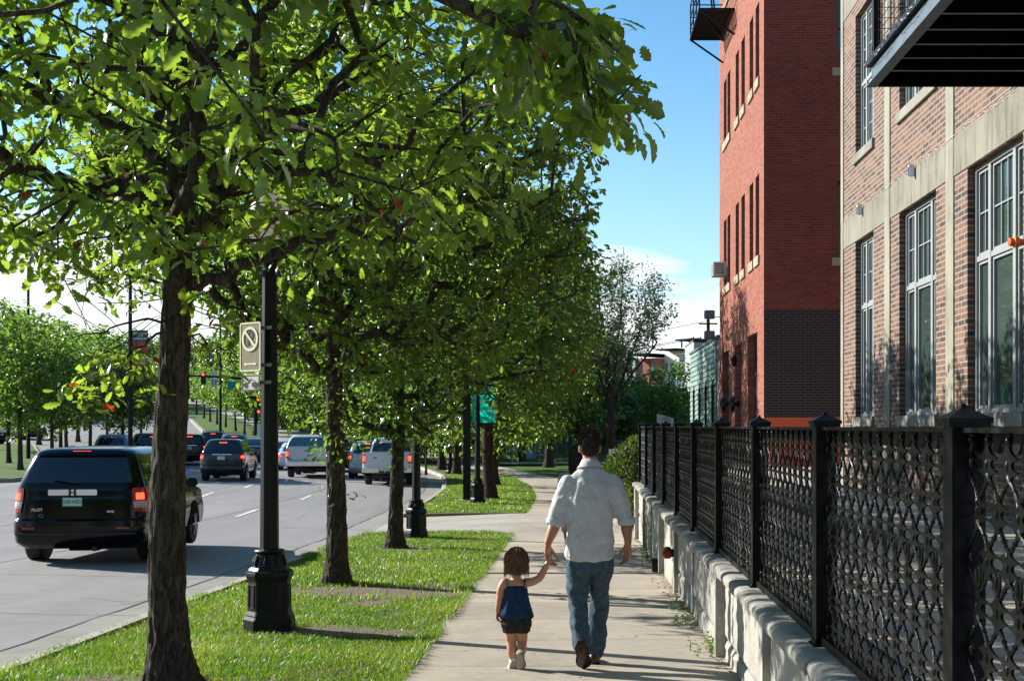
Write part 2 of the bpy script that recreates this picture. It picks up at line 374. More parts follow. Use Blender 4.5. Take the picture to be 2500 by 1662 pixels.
def m_brick(name, ax, bw, bh, cols, mortar, ms=.012, rough=.85, stain=None, dirt=.5, zsplit=None):
    """ax: which horizontal axis runs along the wall"""
    cols = [(q, tuple(x * .74 for x in c_)) for q, c_ in cols]; mortar = tuple(x * .74 for x in mortar)
    mt, t = newmat(name); p = t.geo(); s = t.n('ShaderNodeSeparateXYZ'); t.l(p, s.inputs[0])
    c = t.n('ShaderNodeCombineXYZ'); t.l(s.outputs[ax], c.inputs[0]); t.l(s.outputs[2], c.inputs[1])
    b = t.n('ShaderNodeTexBrick'); t.l(c.outputs[0], b.inputs['Vector']); b.inputs['Scale'].default_value = 1
    b.inputs['Brick Width'].default_value = bw; b.inputs['Row Height'].default_value = bh; b.inputs['Mortar Size'].default_value = ms
    b.inputs['Mortar Smooth'].default_value = .15; b.inputs['Color1'].default_value = (0, 0, 0, 1); b.inputs['Color2'].default_value = (1, 1, 1, 1)
    b.inputs['Mortar'].default_value = (.5, .5, .5, 1); b.offset = .5
    n2 = t.noise(p, 30, 4, .7); n1 = t.noise(p, .5, 5, .6); n4 = t.noise(p, 4, 5, .6)
    v = t.math('ADD', t.math('MULTIPLY', b.outputs['Color'], .78), t.math('MULTIPLY', t.math('SUBTRACT', n4, .5), .55), clamp=True)
    cc = t.ramp(v, cols)
    cc = t.mix(t.math('MULTIPLY', n2, .35), cc, t.mix(1.0, cc, (.62, .6, .6), 'MULTIPLY'))
    cc = t.mix(t.math('MULTIPLY', t.step(n1, .4, .7), dirt), cc, t.mix(1.0, cc, (.72, .7, .72), 'MULTIPLY'))
    if zsplit:
        for (za, zb, colr) in zsplit:
            wob = t.math('MULTIPLY', t.math('SUBTRACT', n4, .5), .18)
            zz_ = t.math('ADD', s.outputs[2], wob)
            k = t.math('MULTIPLY', t.math('GREATER_THAN', zz_, za), t.math('LESS_THAN', s.outputs[2], zb))
            k = t.math('MULTIPLY', k, t.step(t.noise(p, 7, 6, .7), .18, .36))
            cc = t.mix(k, cc, t.mix(t.math('MULTIPLY', n2, .8), colr, tuple(x * 2.2 for x in colr)))
    mo = t.mix(n2, tuple(x * .75 for x in mortar), mortar)
    if zsplit:
        mo = t.mix(.5, mo, cc)
    cc = t.mix(b.outputs['Fac'], cc, mo)
    h = t.math('SUBTRACT', t.math('MULTIPLY', n2, .4), b.outputs['Fac'])
    t.out(t.bsdf(cc, rough, 0, t.bump(h, .6, .008), .25)); return mt
M_brickA = m_brick('weathered_brick', 1, .26, .075, [(0, (.075, .060, .058)), (.2, (.155, .090, .074)), (.5, (.225, .118, .085)), (.72, (.30, .165, .115)), (.86, (.15, .118, .112)), (1, (.10, .092, .092))], (.37, .315, .245), .012)
M_brickAx = m_brick('weathered_brick_end', 0, .26, .075, [(0, (.17, .12, .11)), (.3, (.36, .19, .15)), (.7, (.46, .24, .18)), (1, (.30, .22, .21))], (.60, .52, .42), .013)
REDC = [(0, (.27, .075, .045)), (.5, (.36, .12, .075)), (1, (.44, .18, .12))]
M_brickR = m_brick('red_brick_side', 1, .215, .0677, REDC, (.40, .17, .115), .008, dirt=.35)
M_brickRx = m_brick('red_brick_front_shaded', 0, .215, .0677, [(0, (.20, .045, .028)), (.6, (.30, .07, .042)), (1, (.13, .035, .028))], (.30, .15, .12), .009, dirt=.6, zsplit=[(2.05, 4.75, (.016, .017, .020)), (-5, 2.05, (.40, .075, .03))])  # same red paint as the side, front's shade put into darker colours
def m_stain(name, c, vert=True, drip=.6):
    c = tuple(x * .74 for x in c)
    mt, t = newmat(name); p = t.geo()
    dr = t.noise(t.scale(p, (3, 3, .35)), 2.4, 7, .7); n1 = t.noise(p, 1.2, 6, .65); n3 = t.noise(p, 60, 3, .6)
    cc = t.ramp(t.math('ADD', t.math('MULTIPLY', n1, .6), t.math('MULTIPLY', n3, .4)), [(.36, tuple(x*.66 for x in c)), (.52, c), (.66, tuple(min(1, x*1.15) for x in c))])
    cc = t.mix(t.math('MULTIPLY', t.step(dr, .5, .72), drip), cc, tuple(x*.38 for x in c))
    t.out(t.bsdf(cc, .85, 0, t.bump(n3, .4, .005), .25)); return mt
M_beam = m_stain('stained_concrete', (.29, .275, .215), drip=1.0)
M_pil = m_stain('pale_concrete', (.35, .335, .265), drip=.7)
M_sill = m_stain('grey_stone', (.34, .32, .27), drip=.4)
M_sillR = m_stain('tan_stone', (.42, .36, .26), drip=.3)
M_wall = m_stain('retaining_wall_concrete', (.45, .435, .385), drip=.75)
M_coping = m_stain('coping_stone', (.34, .325, .295), drip=.7)
M_frame = simple('window_paint', (.25, .265, .27), .5, var=.06)
M_frameR = simple('dark_window_paint', (.06, .07, .08), .5)
def m_glass(name, tint, rough=.04):
    mt, t = newmat(name); p = t.geo(); n = t.noise(p, .7, 2)
    t.out(t.bsdf(t.mix(n, tuple(x*.5 for x in tint), tint), rough, 0, t.bump(t.noise(p, 1.1, 2), .06, .02), 1.0)); return mt
M_edge = simple('blue_grey_beam', (.075, .105, .135), .5, .1, var=.2, sc=5)
M_glass = m_glass('window_glass', (.05, .075, .07))
M_glassD = m_glass('dark_glass', (.012, .014, .018))
M_carglass = m_glass('car_glass', (.003, .004, .005), .03)
M_iron = simple('black_iron', (.0028, .003, .0032), .34, var=.3, sc=14, spec=.25, bump=.15, bsc=120)
M_ironpost = simple('black_painted_steel', (.003, .0034, .0036), .5, var=.25, sc=9, spec=.18)
M_green = simple('dark_green_iron', (.003, .007, .0068), .42, var=.25, sc=9, spec=.25, bump=.1, bsc=60)
M_steel = simple('grey_steel', (.15, .19, .23), .42, .3, var=.2, sc=5)
M_flange = simple('caught_light_steel', (.30, .27, .24), .6, .2)  # joist flange steel, pale for the light it catches
M_black = simple('black_rubber', (.012, .012, .012), .7)
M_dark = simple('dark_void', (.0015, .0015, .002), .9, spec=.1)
M_chrome = simple('chrome', (.72, .73, .75), .12, 1.0, var=.05)
M_rim = simple('alloy_rim', (.42, .43, .45), .3, .8)
M_white = simple('white_sheet', (.72, .72, .70), .5)
# ================================================================= SETTING
def sheet(name, fl, fr, ys, zf, mat, nx=6, kind='structure', skirt=None):
    mb = MB(); V = []; n = nx + 1
    for y in ys:
        a, b = fl(y), fr(y)
        for i in range(n):
            x = a + (b - a) * i / nx; V.append((x, y, zf(x, y)))
    Fc = [(j*n+i, j*n+i+1, (j+1)*n+i+1, (j+1)*n+i) for j in range(len(ys)-1) for i in range(nx)]
    mb.add(V, Fc)
    if skirt:
        for (i) in (0, nx):
            for j in range(len(ys) - 1):
                a = V[j*n+i]; b = V[(j+1)*n+i]; mb.quad(a, b, (b[0], b[1], b[2]-skirt), (a[0], a[1], a[2]-skirt))
        for j in (0, len(ys) - 1):
            for i in range(nx):
                a = V[j*n+i]; b = V[j*n+i+1]; mb.quad(a, b, (b[0], b[1], b[2]-skirt), (a[0], a[1], a[2]-skirt))
    o = mb.build(name, mat, fixn=False); tag(o, kind=kind); return o
def fr_(a, b, st): 
    n = max(1, int(round((b - a) / st))); return [a + (b - a) * i / n for i in range(n + 1)]
YS = fr_(-6, 100, 2) + fr_(105, 250, 7)[0:] + [300, 400, 600, 1000, 3000]
# one base sheet to the horizon
def gz(x, y): return base(y) - .42
sheet('ground', lambda y: -900, lambda y: 900, YS, gz, M_lawnfar, 30)
def roadz(x, y): return RD(x, y)
YR = fr_(-6, 110, 1.5)
sheet('road', lambda y: XK(y) - 75, lambda y: XK(y), YR, roadz, M_road, 60)
# the road up the hill beyond the crossing
def hk(y): return float(np.interp(y, [96, 115, 140, 190, 260], [-28, -35, -44, -70, -112]))
def hr(y): return float(np.interp(y, [96, 103, 130, 180, 260], [-26, -25.6, -35, -55, -92]))
sheet('hill_road', lambda y: hk(y) - 16, hk, fr_(110, 260, 5), lambda x, y: base(y) - .05, M_road, 6)
sheet('hill_verge', hk, hr, fr_(98, 260, 5), lambda x, y: base(y) + .12, M_lawnfar, 3, skirt=.3)
sheet('hill_kerb', lambda y: hk(y) - .3, lambda y: hk(y) - .004, fr_(98, 260, 5), lambda x, y: base(y) + .12, M_kerb, 1, skirt=.3)
sheet('hill_sidewalk', lambda y: hr(y) + .01, lambda y: hr(y) + 5, fr_(98, 260, 5), lambda x, y: base(y) + .10, M_drive, 2, skirt=.3)
# gutter pan, its tar joint and the kerb
DRY0, DRY1 = 25.9, 31.8       # driveway
sheet('gutter', lambda y: XK(y) - .66, lambda y: XK(y) + .02, fr_(-6, 80, 1), lambda x, y: RD(x, y) + .006, M_gutter, 2)
def seam(y): return XK(y) - .66 + .012 * math.sin(y * 2.3) + .008 * math.sin(y * 5.1)
sheet('gutter_joint', lambda y: seam(y) - .012, lambda y: seam(y) + .012, fr_(-6, 80, .33), lambda x, y: RD(x, y) + .0115, M_seam, 1)
def kerbz(x, y):
    up = 1
    if DRY0 - 1.6 < y < DRY1 + 1.6: up = max(0, max((DRY0 - y) / 1.6, (y - DRY1) / 1.6))
    return RD(XK(y), y) + .02 + .12 * up
def kerb(name, ya, yb):
    mb = MB(); ys = fr_(ya, yb, .8); V = []
    for y in ys:
        x = XK(y); z1 = kerbz(0, y); z0 = z1 - .32
        V += [(x - .02, y, z0), (x, y, z1 - .03), (x + .035, y, z1), (x + .17, y, z1 + .004), (x + .17, y, z0)]
    Fc = [(j*5+i, j*5+i+1, (j+1)*5+i+1, (j+1)*5+i) for j in range(len(ys)-1) for i in range(4)]
    mb.add(V, Fc); tag(mb.build(name, M_kerb), kind='structure')
kerb('kerb', -6, 80)
BARE = [(-2.95, 8.35, 1.5, .75), (-2.4, 14.7, 1.5, .6), (-2.2, 11.3, .95, .30), (-2.35, 13.5, .35, .3), (-2.9, 21.3, .6, .5), (-3.6, 8.2, 1.3, .5), (-1.75, 14.2, .8, .2), (-2.3, 11.45, .5, .35)]
def bare(x, y):
    d = 1.0
    for (bx, by, rx, ry) in BARE:
        q = ((x - bx) / rx) ** 2 + ((y - by) / ry) ** 2 + .5 * noise.noise((x * 4, y * 4, 1)) + .5 * noise.noise((x * 11, y * 11, 5))
        d = min(d, max(0, (q - .3) * .85))
    n = noise.noise((x * .8, y * .8, 7.7)) * .6 + noise.noise((x * 2.4, y * 2.4, 2.2)) * .5
    return max(.03, d * min(1, .9 + n * 1.3))
# grass verge between kerb and walk, in two pieces either side of the driveway
def vz(x, y):
    t = (x - XK(y)) / max(.1, XS0(y) - XK(y)); return base(y) - .02 * (1 - t) + .018 * math.sin(3.1 * t) + .012 * noise.noise((x * 1.3, y * 1.3, 0)) - .01
def vr1(y):   # rounded corner at the driveway
    return XS0(y) - max(0, y - 25.1) ** 2 * .9
vg = sheet('verge', lambda y: XK(y) + .17, vr1, fr_(-6, DRY0, .12), vz, M_lawn, 30, skirt=.25)
a_ = vg.data.attributes.new('rnd', 'FLOAT', 'POINT'); a_.data.foreach_set('value', [1 - min(1, bare(v.co.x, v.co.y) * 1.2) for v in vg.data.vertices])
sheet('verge', lambda y: XK(y) + .17, lambda y: XS0(y) - .002, fr_(DRY1, 90, .8), vz, M_lawn, 10, skirt=.25)
sheet('sidewalk', lambda y: XS0(y), XS1, fr_(-6, 95, .8), lambda x, y: base(y) + .002, M_walk, 4, skirt=.3)
def dz(x, y):
    t = min(1, max(0, (x - XK(y)) / 3.0)); return (RD(XK(y), y) + .02) * (1 - t) + (base(y) - .004) * t
sheet('driveway', lambda y: XK(y) + .17, lambda y: XS0(y) + .02, fr_(DRY0 - .85, DRY1 + .05, .7), lambda x, y: dz(x, y), M_drive, 8, skirt=.25)
# right of the walk beyond the wall
sheet('park_lawn', lambda y: XS1(y) + .002, lambda y: 60, fr_(25.1, 110, 2.5), lambda x, y: base(y) - .01 + .10 * min(1, max(0, (x - XS1(y)) / 2.5)), M_lawnfar, 14, skirt=.3)
sheet('park_path', lambda y: XS1(y) + .3, lambda y: 30, fr_(71, 74, 1), lambda x, y: base(y) + .135, M_drive, 10)
# terrace behind the wall
sheet('plaza', lambda y: 1.52, lambda y: 5.2, fr_(2, 25, 1), lambda x, y: .72 + (x - 1.52) * .0248, M_plaza, 4)
sheet('plaza', lambda y: 1.52, lambda y: 9.0, fr_(25, 60, 2.5), lambda x, y: .718 + (x - 1.52) * .0248, M_plaza, 4, skirt=1.4)
# lane dashes
def dash(u, v, ln, yaw=0, w=.11):
    for _ in range(3):
        z = RD(at(u, 40), 40) if _ == 0 else RD(P.x, P.y)
        P = px(u, v, z)
    mb = MB(); d = Vector((math.sin(yaw), math.cos(yaw), 0)); n = Vector((d.y, -d.x, 0)) * w / 2; V = []
    for k in range(5):
        c = P + d * (k / 4 - .5) * ln
        for s_ in (-1, 1): q = c + n * s_; V.append((q.x, q.y, RD(q.x, q.y) + .008))
    mb.add(V, [(2*k, 2*k+1, 2*k+3, 2*k+2) for k in range(4)])
    tag(mb.build('road_marking', M_paint, fixn=False), kind='structure')
for (u, v, l, yw) in [(506, 1207, 3, -.16), (608, 1186, 3, -.16), (604, 1252, 3, -.08), (748, 1214, 3, -.1), (849, 1163, 3, -.16), (700, 1172, 3, -.2), (330, 1222, 3, -.2), (150, 1262, 3, -.2), (395, 1300, 3, -.05)]:
    dash(u, v, l, yw)
for k, v in enumerate((1077, 1093)):
    for u in (-30, 12, 60, 110, 180):
        dash(u, v + .02 * u, 2.2, -1.2, .2)
dash(640, 1104, 9, 1.3, .5); dash(560, 1112, 9, 1.3, .5)
# longitudinal lane joints
for off in (3.75, 7.35, 11.0):
    f0 = lambda y, off=off: XK(y) - .66 - off + .014 * math.sin(y * 1.7 + off)
    sheet('lane_joint', lambda y: f0(y) - .009, lambda y: f0(y) + .009, fr_(8, 62, .8), lambda x, y: RD(x, y) + .005, M_seam, 1)
for y0 in (9.5, 13.4, 17.4, 21.3, 28, 36, 44):
    mb = MB(); V = []
    for k in range(13):
        x = -4.7 - k * 1.2; yy = y0 + .02 * math.sin(k * 1.3 + y0); V += [(x, yy - .007, RD(x, yy) + .0085), (x, yy + .007, RD(x, yy) + .0085)]
    mb.add(V, [(2*k, 2*k+1, 2*k+3, 2*k+2) for k in range(12)])
    tag(mb.build('cross_joint', M_seam, fixn=False), kind='structure')
# medians
def island(name, fl, fr, ya, yb, mat=M_lawnfar):
    sheet(name, fl, fr, fr_(ya, yb, 1), lambda x, y: RD(x, y) + .17, mat, 6, skirt=.3)
    for sg, f in ((-1, fl), (1, fr)):
        g = (lambda y: f(y) - .2) if sg < 0 else f; h = f if sg < 0 else (lambda y: f(y) + .2)
        sheet('median_kerb', g, h, fr_(ya, yb, 1), lambda x, y: RD(x, y) + .155, M_kerb, 1, skirt=.3)
def mr(y): return float(np.interp(y, [44, 47, 50, 58, 66, 90], [-24, -21.9, -22.3, -25.2, -28.2, -40]))
island('median', lambda y: mr(y) - float(np.interp(y, [44, 48, 60, 90], [1, 4.2, 5.5, 4])), mr, 44, 90)
# grated drain across the walk
mb = MB(); y0 = 16.9; zz0 = base(y0)
mb.box(-1.3, 1.14, y0 - .07, y0 + .07, zz0 - .02, zz0 + .006)
gr = mb.build('drain_cover', M_seam); tag(gr, 'dark slotted drain cover running straight across the walkway', 'drain')
mb = MB()
for k in range(80): mb.box(-1.28 + k * .03, -1.28 + k * .03 + .012, y0 - .06, y0 + .06, zz0 + .004, zz0 + .011)
mb.build('slat', simple('drain_iron', (.10, .09, .08), .6), gr)

# ================================================================= GRASS
def blades(name, n, region, h0, h1, w, seed, zf, mask=None):
    rs = np.random.RandomState(seed); xs = []; ys = []
    (xa, xb, ya, yb) = region
    X = rs.uniform(xa, xb, n * 2); Y = rs.uniform(ya, yb, n * 2)
    keep = []
    for i in range(len(X)):
        x, y = X[i], Y[i]
        if mask is not None:
            d = mask(x, y)
            if d <= 0 or rs.rand() > d: continue
        keep.append(i)
        if len(keep) >= n: break
    X = X[keep]; Y = Y[keep]; k = len(X)
    Z = np.array([zf(x, y) for x, y in zip(X, Y)]) - .004
    a = rs.uniform(0, 2*np.pi, k); nb = np.array([noise.noise((x * .9, y * .9, 3.3)) for x, y in zip(X, Y)])
    H = rs.uniform(h0, h1, k) * (1 + .75 * nb); Wd = rs.uniform(.6, 1.3, k) * w; ln = rs.uniform(.2, 1.0, k) * H
    dx, dy = np.cos(a), np.sin(a); b = rs.uniform(0, 2*np.pi, k); lx, ly = np.cos(b) * ln, np.sin(b) * ln
    V = np.empty((k, 5, 3)); 
    V[:, 0] = np.c_[X - dx*Wd/2, Y - dy*Wd/2, Z]; V[:, 1] = np.c_[X + dx*Wd/2, Y + dy*Wd/2, Z]
    V[:, 2] = np.c_[X + dx*Wd*.4 + lx*.35, Y + dy*Wd*.4 + ly*.35, Z + H*.6]; V[:, 3] = np.c_[X - dx*Wd*.4 + lx*.35, Y - dy*Wd*.4 + ly*.35, Z + H*.6]
    V[:, 4] = np.c_[X + lx, Y + ly, Z + H]
    o5 = np.arange(k)[:, None] * 5
    Ft = np.concatenate([o5 + [0, 1, 2], o5 + [0, 2, 3], o5 + [3, 2, 4]])
    r = np.clip(rs.rand(k) * .75 + .35 * (nb + .3), 0, 1)
    o = np_mesh(name, V.reshape(-1, 3), Ft, M_grass, attr=np.repeat(r, 5)); tag(o, kind='stuff'); return o
def m_near(x, y):
    if x < XK(y) + .12 or x > vr1(y) + .02: return 0
    return bare(x, y)
blades('grass', 56000, (-4.5, -1.25, 8.0, 13.6), .022, .06, .0068, 1, vz, m_near)
blades('grass', 46000, (-4.6, -1.25, 13.6, 25.9), .025, .065, .011, 2, vz, m_near)
blades('grass', 30000, (-7, -1.2, 31.9, 60), .03, .08, .024, 3, vz, lambda x, y: 1 if XK(y) + .2 < x < XS0(y) + .02 else 0)
blades('grass', 9000, (-4.65, -4.3, 8.0, 25.5), .03, .075, .009, 4, lambda x, y: vz(max(x, XK(y) + .17), y), lambda x, y: max(0, .5 + noise.noise((x * 3, y * 1.3, 9))) if x > XK(y) + .06 else 0)
blades('grass', 7000, (-1.42, -1.24, 8.0, 25.5), .03, .08, .007, 5, lambda x, y: base(y), lambda x, y: max(0, .5 + noise.noise((x * 3, y * 1.3, 9))) if x < vr1(y) + .09 and y < 25.2 else 0)
# fallen leaves, twigs and litter on verge and walk
def litter(name, n, region, zf, s0, s1, mat, seed, label=None):
    rs = np.random.RandomState(seed); V = []; Q = []; A = []
    for i in range(n):
        x, y = rs.uniform(region[0], region[1]), rs.uniform(region[2], region[3]); s = rs.uniform(s0, s1); a = rs.uniform(0, 6.28)
        z = zf(x, y) + .012; c, d = math.cos(a) * s, math.sin(a) * s; o = len(V)
        V += [(x - c, y - d, z), (x + d * .5, y - c * .5, z + s * .3), (x + c, y + d, z + s * rs.uniform(0, .4)), (x - d * .5, y + c * .5, z)]
        Q.append((o, o+1, o+2, o+3)); A += [rs.rand()] * 4
    o = np_mesh(name, np.array(V), np.array(Q), mat, attr=np.array(A)); tag(o, kind='stuff')
M_litter = simple('dry_leaf', (.20, .13, .06), .8, var=.5, sc=3)
litter('leaf_litter', 160, (-4.3, 1.1, 8.6, 24), lambda x, y: (vz(x, y) if x < -1.3 else base(y) + .002), .008, .022, M_litter, 5)
litter('gravel', 1500, (-4.4, -1.7, 7.9, 9.0), vz, .004, .013, simple('soil_crumbs', (.16, .13, .10), .9, var=.5, sc=30), 6)
# ================================================================= RETAINING WALL
WX = 1.17
wall = empty('retaining_wall', (1.3, 15, base(15)), 'low pale concrete retaining wall with rounded coping that carries the iron fence', 'wall')
def wloc(mb): return mb.xf(Matrix.Translation((-1.3, -15, -base(15))))
mb = MB()
# rough faced panels with ribs between, stepping down with the walk
ys = [3.0]
while ys[-1] < 24.9: ys.append(min(24.95, ys[-1] + 2.31))
for i in range(len(ys) - 1):
    y0, y1 = ys[i], ys[i+1]; off = .0 if i % 3 else -.03
    mb.box(WX + .035 + off, 1.62, y0, y1 + (.0), base(y1) - .5, .62)
    # two rows of split faced blocks in the panel
    zb = base(y1) - .3
    for (za, zc) in ((zb, .12), (.135, .60)):
        nb = 3
        for k in range(nb):
            a = y0 + .10 + (y1 - y0 - .16) * k / nb; b = y0 + .10 + (y1 - y0 - .16) * (k + 1) / nb - .012
            n = 12; V = []
            for jj in range(n + 1):
                for ii in range(n + 1):
                    yy = a + (b - a) * jj / n; z_ = za + (zc - za) * ii / n
                    e = 1 if 0 < ii < n and 0 < jj < n else 0
                    V.append((WX + off + .03 - e * (.020 + .006 * noise.noise((yy * 3, z_ * 5, i)) + .010 * noise.noise((yy * 11, z_ * 13, i)) + .007 * noise.noise((yy * 31, z_ * 31, i))), yy, z_))
            mb.add(V, [(j_*(n+1)+q, j_*(n+1)+q+1, (j_+1)*(n+1)+q+1, (j_+1)*(n+1)+q) for j_ in range(n) for q in range(n)])
    mb.box(WX - .03 + off, WX + .06, y0 - .04, y0 + .06, base(y0) - .35, .615)      # rib
mb.box(WX - .02, 1.62, 24.9, 25.0, base(25) - .5, .615)
wloc(mb).build('wall_block', M_wall, wall, auto=R(14))
mb = MB()
# coping: rounded stones end to end
a = 3.0; k = 0
while a < 25.02:
    b = min(25.03, a + 1.52); j = .006 * math.sin(k * 2.1)
    prof = [(1.125+j, .615), (1.118+j, .65), (1.125+j, .675), (1.15+j, .692), (1.19+j, .70), (1.6, .708), (1.64, .69), (1.64, .615)]
    mb.prism([(p[0], p[1]) for p in prof], 'y', a + .004, b - .004); a = b; k += 1
wloc(mb).build('coping', M_coping, wall, auto=R(45))
mb = MB(); mb.box(1.15, 1.6, 3, 24.98, .60, .690); wloc(mb).build('bedding', M_coping, wall)

# ================================================================= IRON FENCE
FX = 1.24; LX = .055            # street face and half depth
fence = empty('iron_fence', (FX + .05, 14.5, .70), 'tall black cast iron lattice fence with capped posts standing on the concrete wall', 'fence')
def floc(mb): return mb.xf(Matrix.Translation((-FX - .05, -14.5, -.70)))
PY = [1.845 + 2.31 * k for k in range(11)]      # far edge of each post
pm = MB(); pm.box(-.055, .055, -.11, 0, -.0, 1.155)
pm.box(-.062, .062, -.117, .007, 0, .03); pm.box(-.075, .075, -.13, .02, -.003, .010)
pm.v and None
cm = MB(); cm.box(-.068, .068, -.123, .013, 1.135, 1.150); cm.add([(-.074, -.129, 1.150), (.074, -.129, 1.150), (.074, .019, 1.150), (-.074, .019, 1.150), (-.074, -.129, 1.166), (.074, -.129, 1.166), (.074, .019, 1.166), (-.074, .019, 1.166), (0, -.055, 1.205)],
    [(0, 3, 2, 1), (0, 1, 5, 4), (1, 2, 6, 5), (2, 3, 7, 6), (3, 0, 4, 7), (4, 5, 8), (5, 6, 8), (6, 7, 8), (7, 4, 8)])
cm.ball((0, -.055, 1.203), .012, 8, 5)
post0 = pm.build('post', M_ironpost, fence, bevel=.004); cap0 = cm.build('post_cap', M_ironpost, post0, auto=R(35))
for k, y in enumerate(PY):
    o = post0 if k == 0 else copy_tree(post0, fence)
    o.location = (0, y - 14.5, 0)
# lattice panel (local: y 0..L, z from rail to rail)
L = 2.31 - .11; NC = 12; p_ = L / NC
rows = [1.72, 1.567, 1.414, 1.261, 1.108, .955, .802]
lm = MB(); BM = MB(); BT = .016
def node(y, z, s=1.0):
    # cast cluster: lens body with four thorn arms and a raised bead
    pts = []
    w = p_ * .5; h = .040
    arm = w * .96
    shape = [(0, -.060), (.05*p_, -.060), (.11*p_, -.046), (.20*p_, -.035), (.33*p_, -.028), (.465*p_, -.0235)] + [(.5*p_ - .325*p_*math.sqrt(max(0, 1 - (q/.0185)**2)), q) for q in (-.0180, -.0155, -.010, 0, .010, .0155, .0180)] + [(.465*p_, .0235), (.33*p_, .028), (.20*p_, .035), (.11*p_, .046), (.05*p_, .060), (0, .060)]
    # round the openings: arms curve towards the neighbours
    poly = [(y + a * s, z + b * s) for a, b in shape] + [(y - a * s, z + b * s) for a, b in shape[::-1][1:-1]]
    lm.prism(poly, 'x', -.0045, .0045)
    lm.ball((0, y, z), .012, 8, 6, (1.0, .95, 1.7))
def leg(y0, z0, y1, z1):
    n = 6; pts = []; rad = []
    for i in range(n + 1):
        t = i / n; sx = math.sin(t * math.pi * 2) * .013 * (1 if y1 > y0 else -1)
        pts.append((0.004 * math.sin(t * 3.1), y0 + (y1 - y0) * (t * t * (3 - 2 * t)) + sx * .4, z0 + (z1 - z0) * t)); rad.append(.0058 + .003 * abs(math.cos(t * math.pi)))
    lm.tube(pts, rad, 6, False)
    m_ = pts[n // 2]; lm.ball(m_, .0095, 7, 5)
for r_, z in enumerate(rows):
    off = 0 if r_ % 2 == 0 else .5
    for c in range(NC + 1 if off == 0 else NC):
        y = (c + off) * p_
        if y < .005 or y > L - .005:
            sh = .5
        node(min(max(y, .03), L - .03), z, 1.0 if .03 < y < L - .03 else .55)
        if r_ + 1 < len(rows):
            for d in (-.5, .5):
                y1 = y + d * p_
                if -.01 <= y1 <= L + .01 and -.01 <= y <= L + .01: leg(y, z - .03, y1, rows[r_ + 1] + .03)
    if r_ == 2:
        for c in range(NC):
            yy = (c + .5) * p_ ; 
            lm.ball((0, yy, z - .055), .030, 10, 7, (.30, .8, 1.45)); lm.ball((-.004, yy, z - .055), .022, 10, 7, (.5, .8, 1.45))
for c in range(NC + 1):
    y = min(max(c * p_, .02), L - .02)
    lm.tube([(0, y - .012, 1.815), (.004, y - .010, 1.79), (0, y, 1.76)], [.010, .0075, .007], 6, True); lm.ball((-.004, y - .012, 1.795), .011, 7, 5)
for c in range(NC):
    y = (c + .5) * p_
    lm.tube([(0, (c + .0) * p_ + .02, .77), (0, y - .02, .735)], [.008, .008], 6, True)
    lm.tube([(0, (c + 1.) * p_ - .02, .77), (0, y + .02, .735)], [.008, .008], 6, True)
lm.xf(Matrix.Translation((0, 0, -.70)))
rl = MB()
rl.box(-.030, .045, 0, L, 1.118, 1.134); rl.box(.030, .040, 0, L, 1.055, 1.118)         # top channel: flange + web
rl2 = MB(); rl2.box(-.030, .045, 0, L, .040, .052); rl2.box(-.030, -.020, 0, L, .010, .040); 
pan0 = lm.build('lattice_panel', M_iron, fence, auto=R(50)); top0 = rl.build('top_rail', M_ironpost, fence); bot0 = rl2.build('bottom_rail', M_ironpost, fence)
for k in range(len(PY) - 1):
    for q in (pan0, top0, bot0):
        o = q if k == 0 else copy_tree(q, fence)
        o.location = (0, PY[k] + .0 - 14.5, 0)

# ================================================================= THINGS ON AND BY THE WALL
z0 = .33
mb = MB(); mb.lathe([(.075, 0), (.075, .012), (.05, .016), (.045, .12)], 16, (0, 0, 0), 'x'); mb.xf(Matrix.Scale(-1, 4, (1, 0, 0)))
fc = empty('fire_hose_inlet', (WX, 14.6, z0), 'black fire hose inlet pipe with red cap sticking out of the concrete wall', 'hose inlet')
mb.build('pipe', M_black, fc, smooth=False)
mb = MB(); mb.box(-.14, -.06, -.07, .07, -.06, .07); mb.build('body', M_black, fc, bevel=.012)
mb = MB(); mb.lathe([(.05, 0), (.058, .01), (.058, .05), (.03, .065)], 14, (0, 0, 0), 'y')
mb.xf(Matrix.Translation((-.13, -.06, .0)) @ Matrix.Rotation(R(200), 4, 'Z')); mb.build('cap', simple('red_enamel', (.35, .02, .02), .35), fc, auto=R(40))
mb = MB(); zg = base(17.1)
mb.prism([(17.05, zg), (17.25, zg), (17.25, zg + .17), (17.21, zg + .18), (17.12, zg + .07)], 'x', WX - .13, WX - .01)
o = mb.build('drain_spout', M_black, bevel=.01); tag(o, 'black metal drain spout at the foot of the wall below the red capped inlet', 'drain')
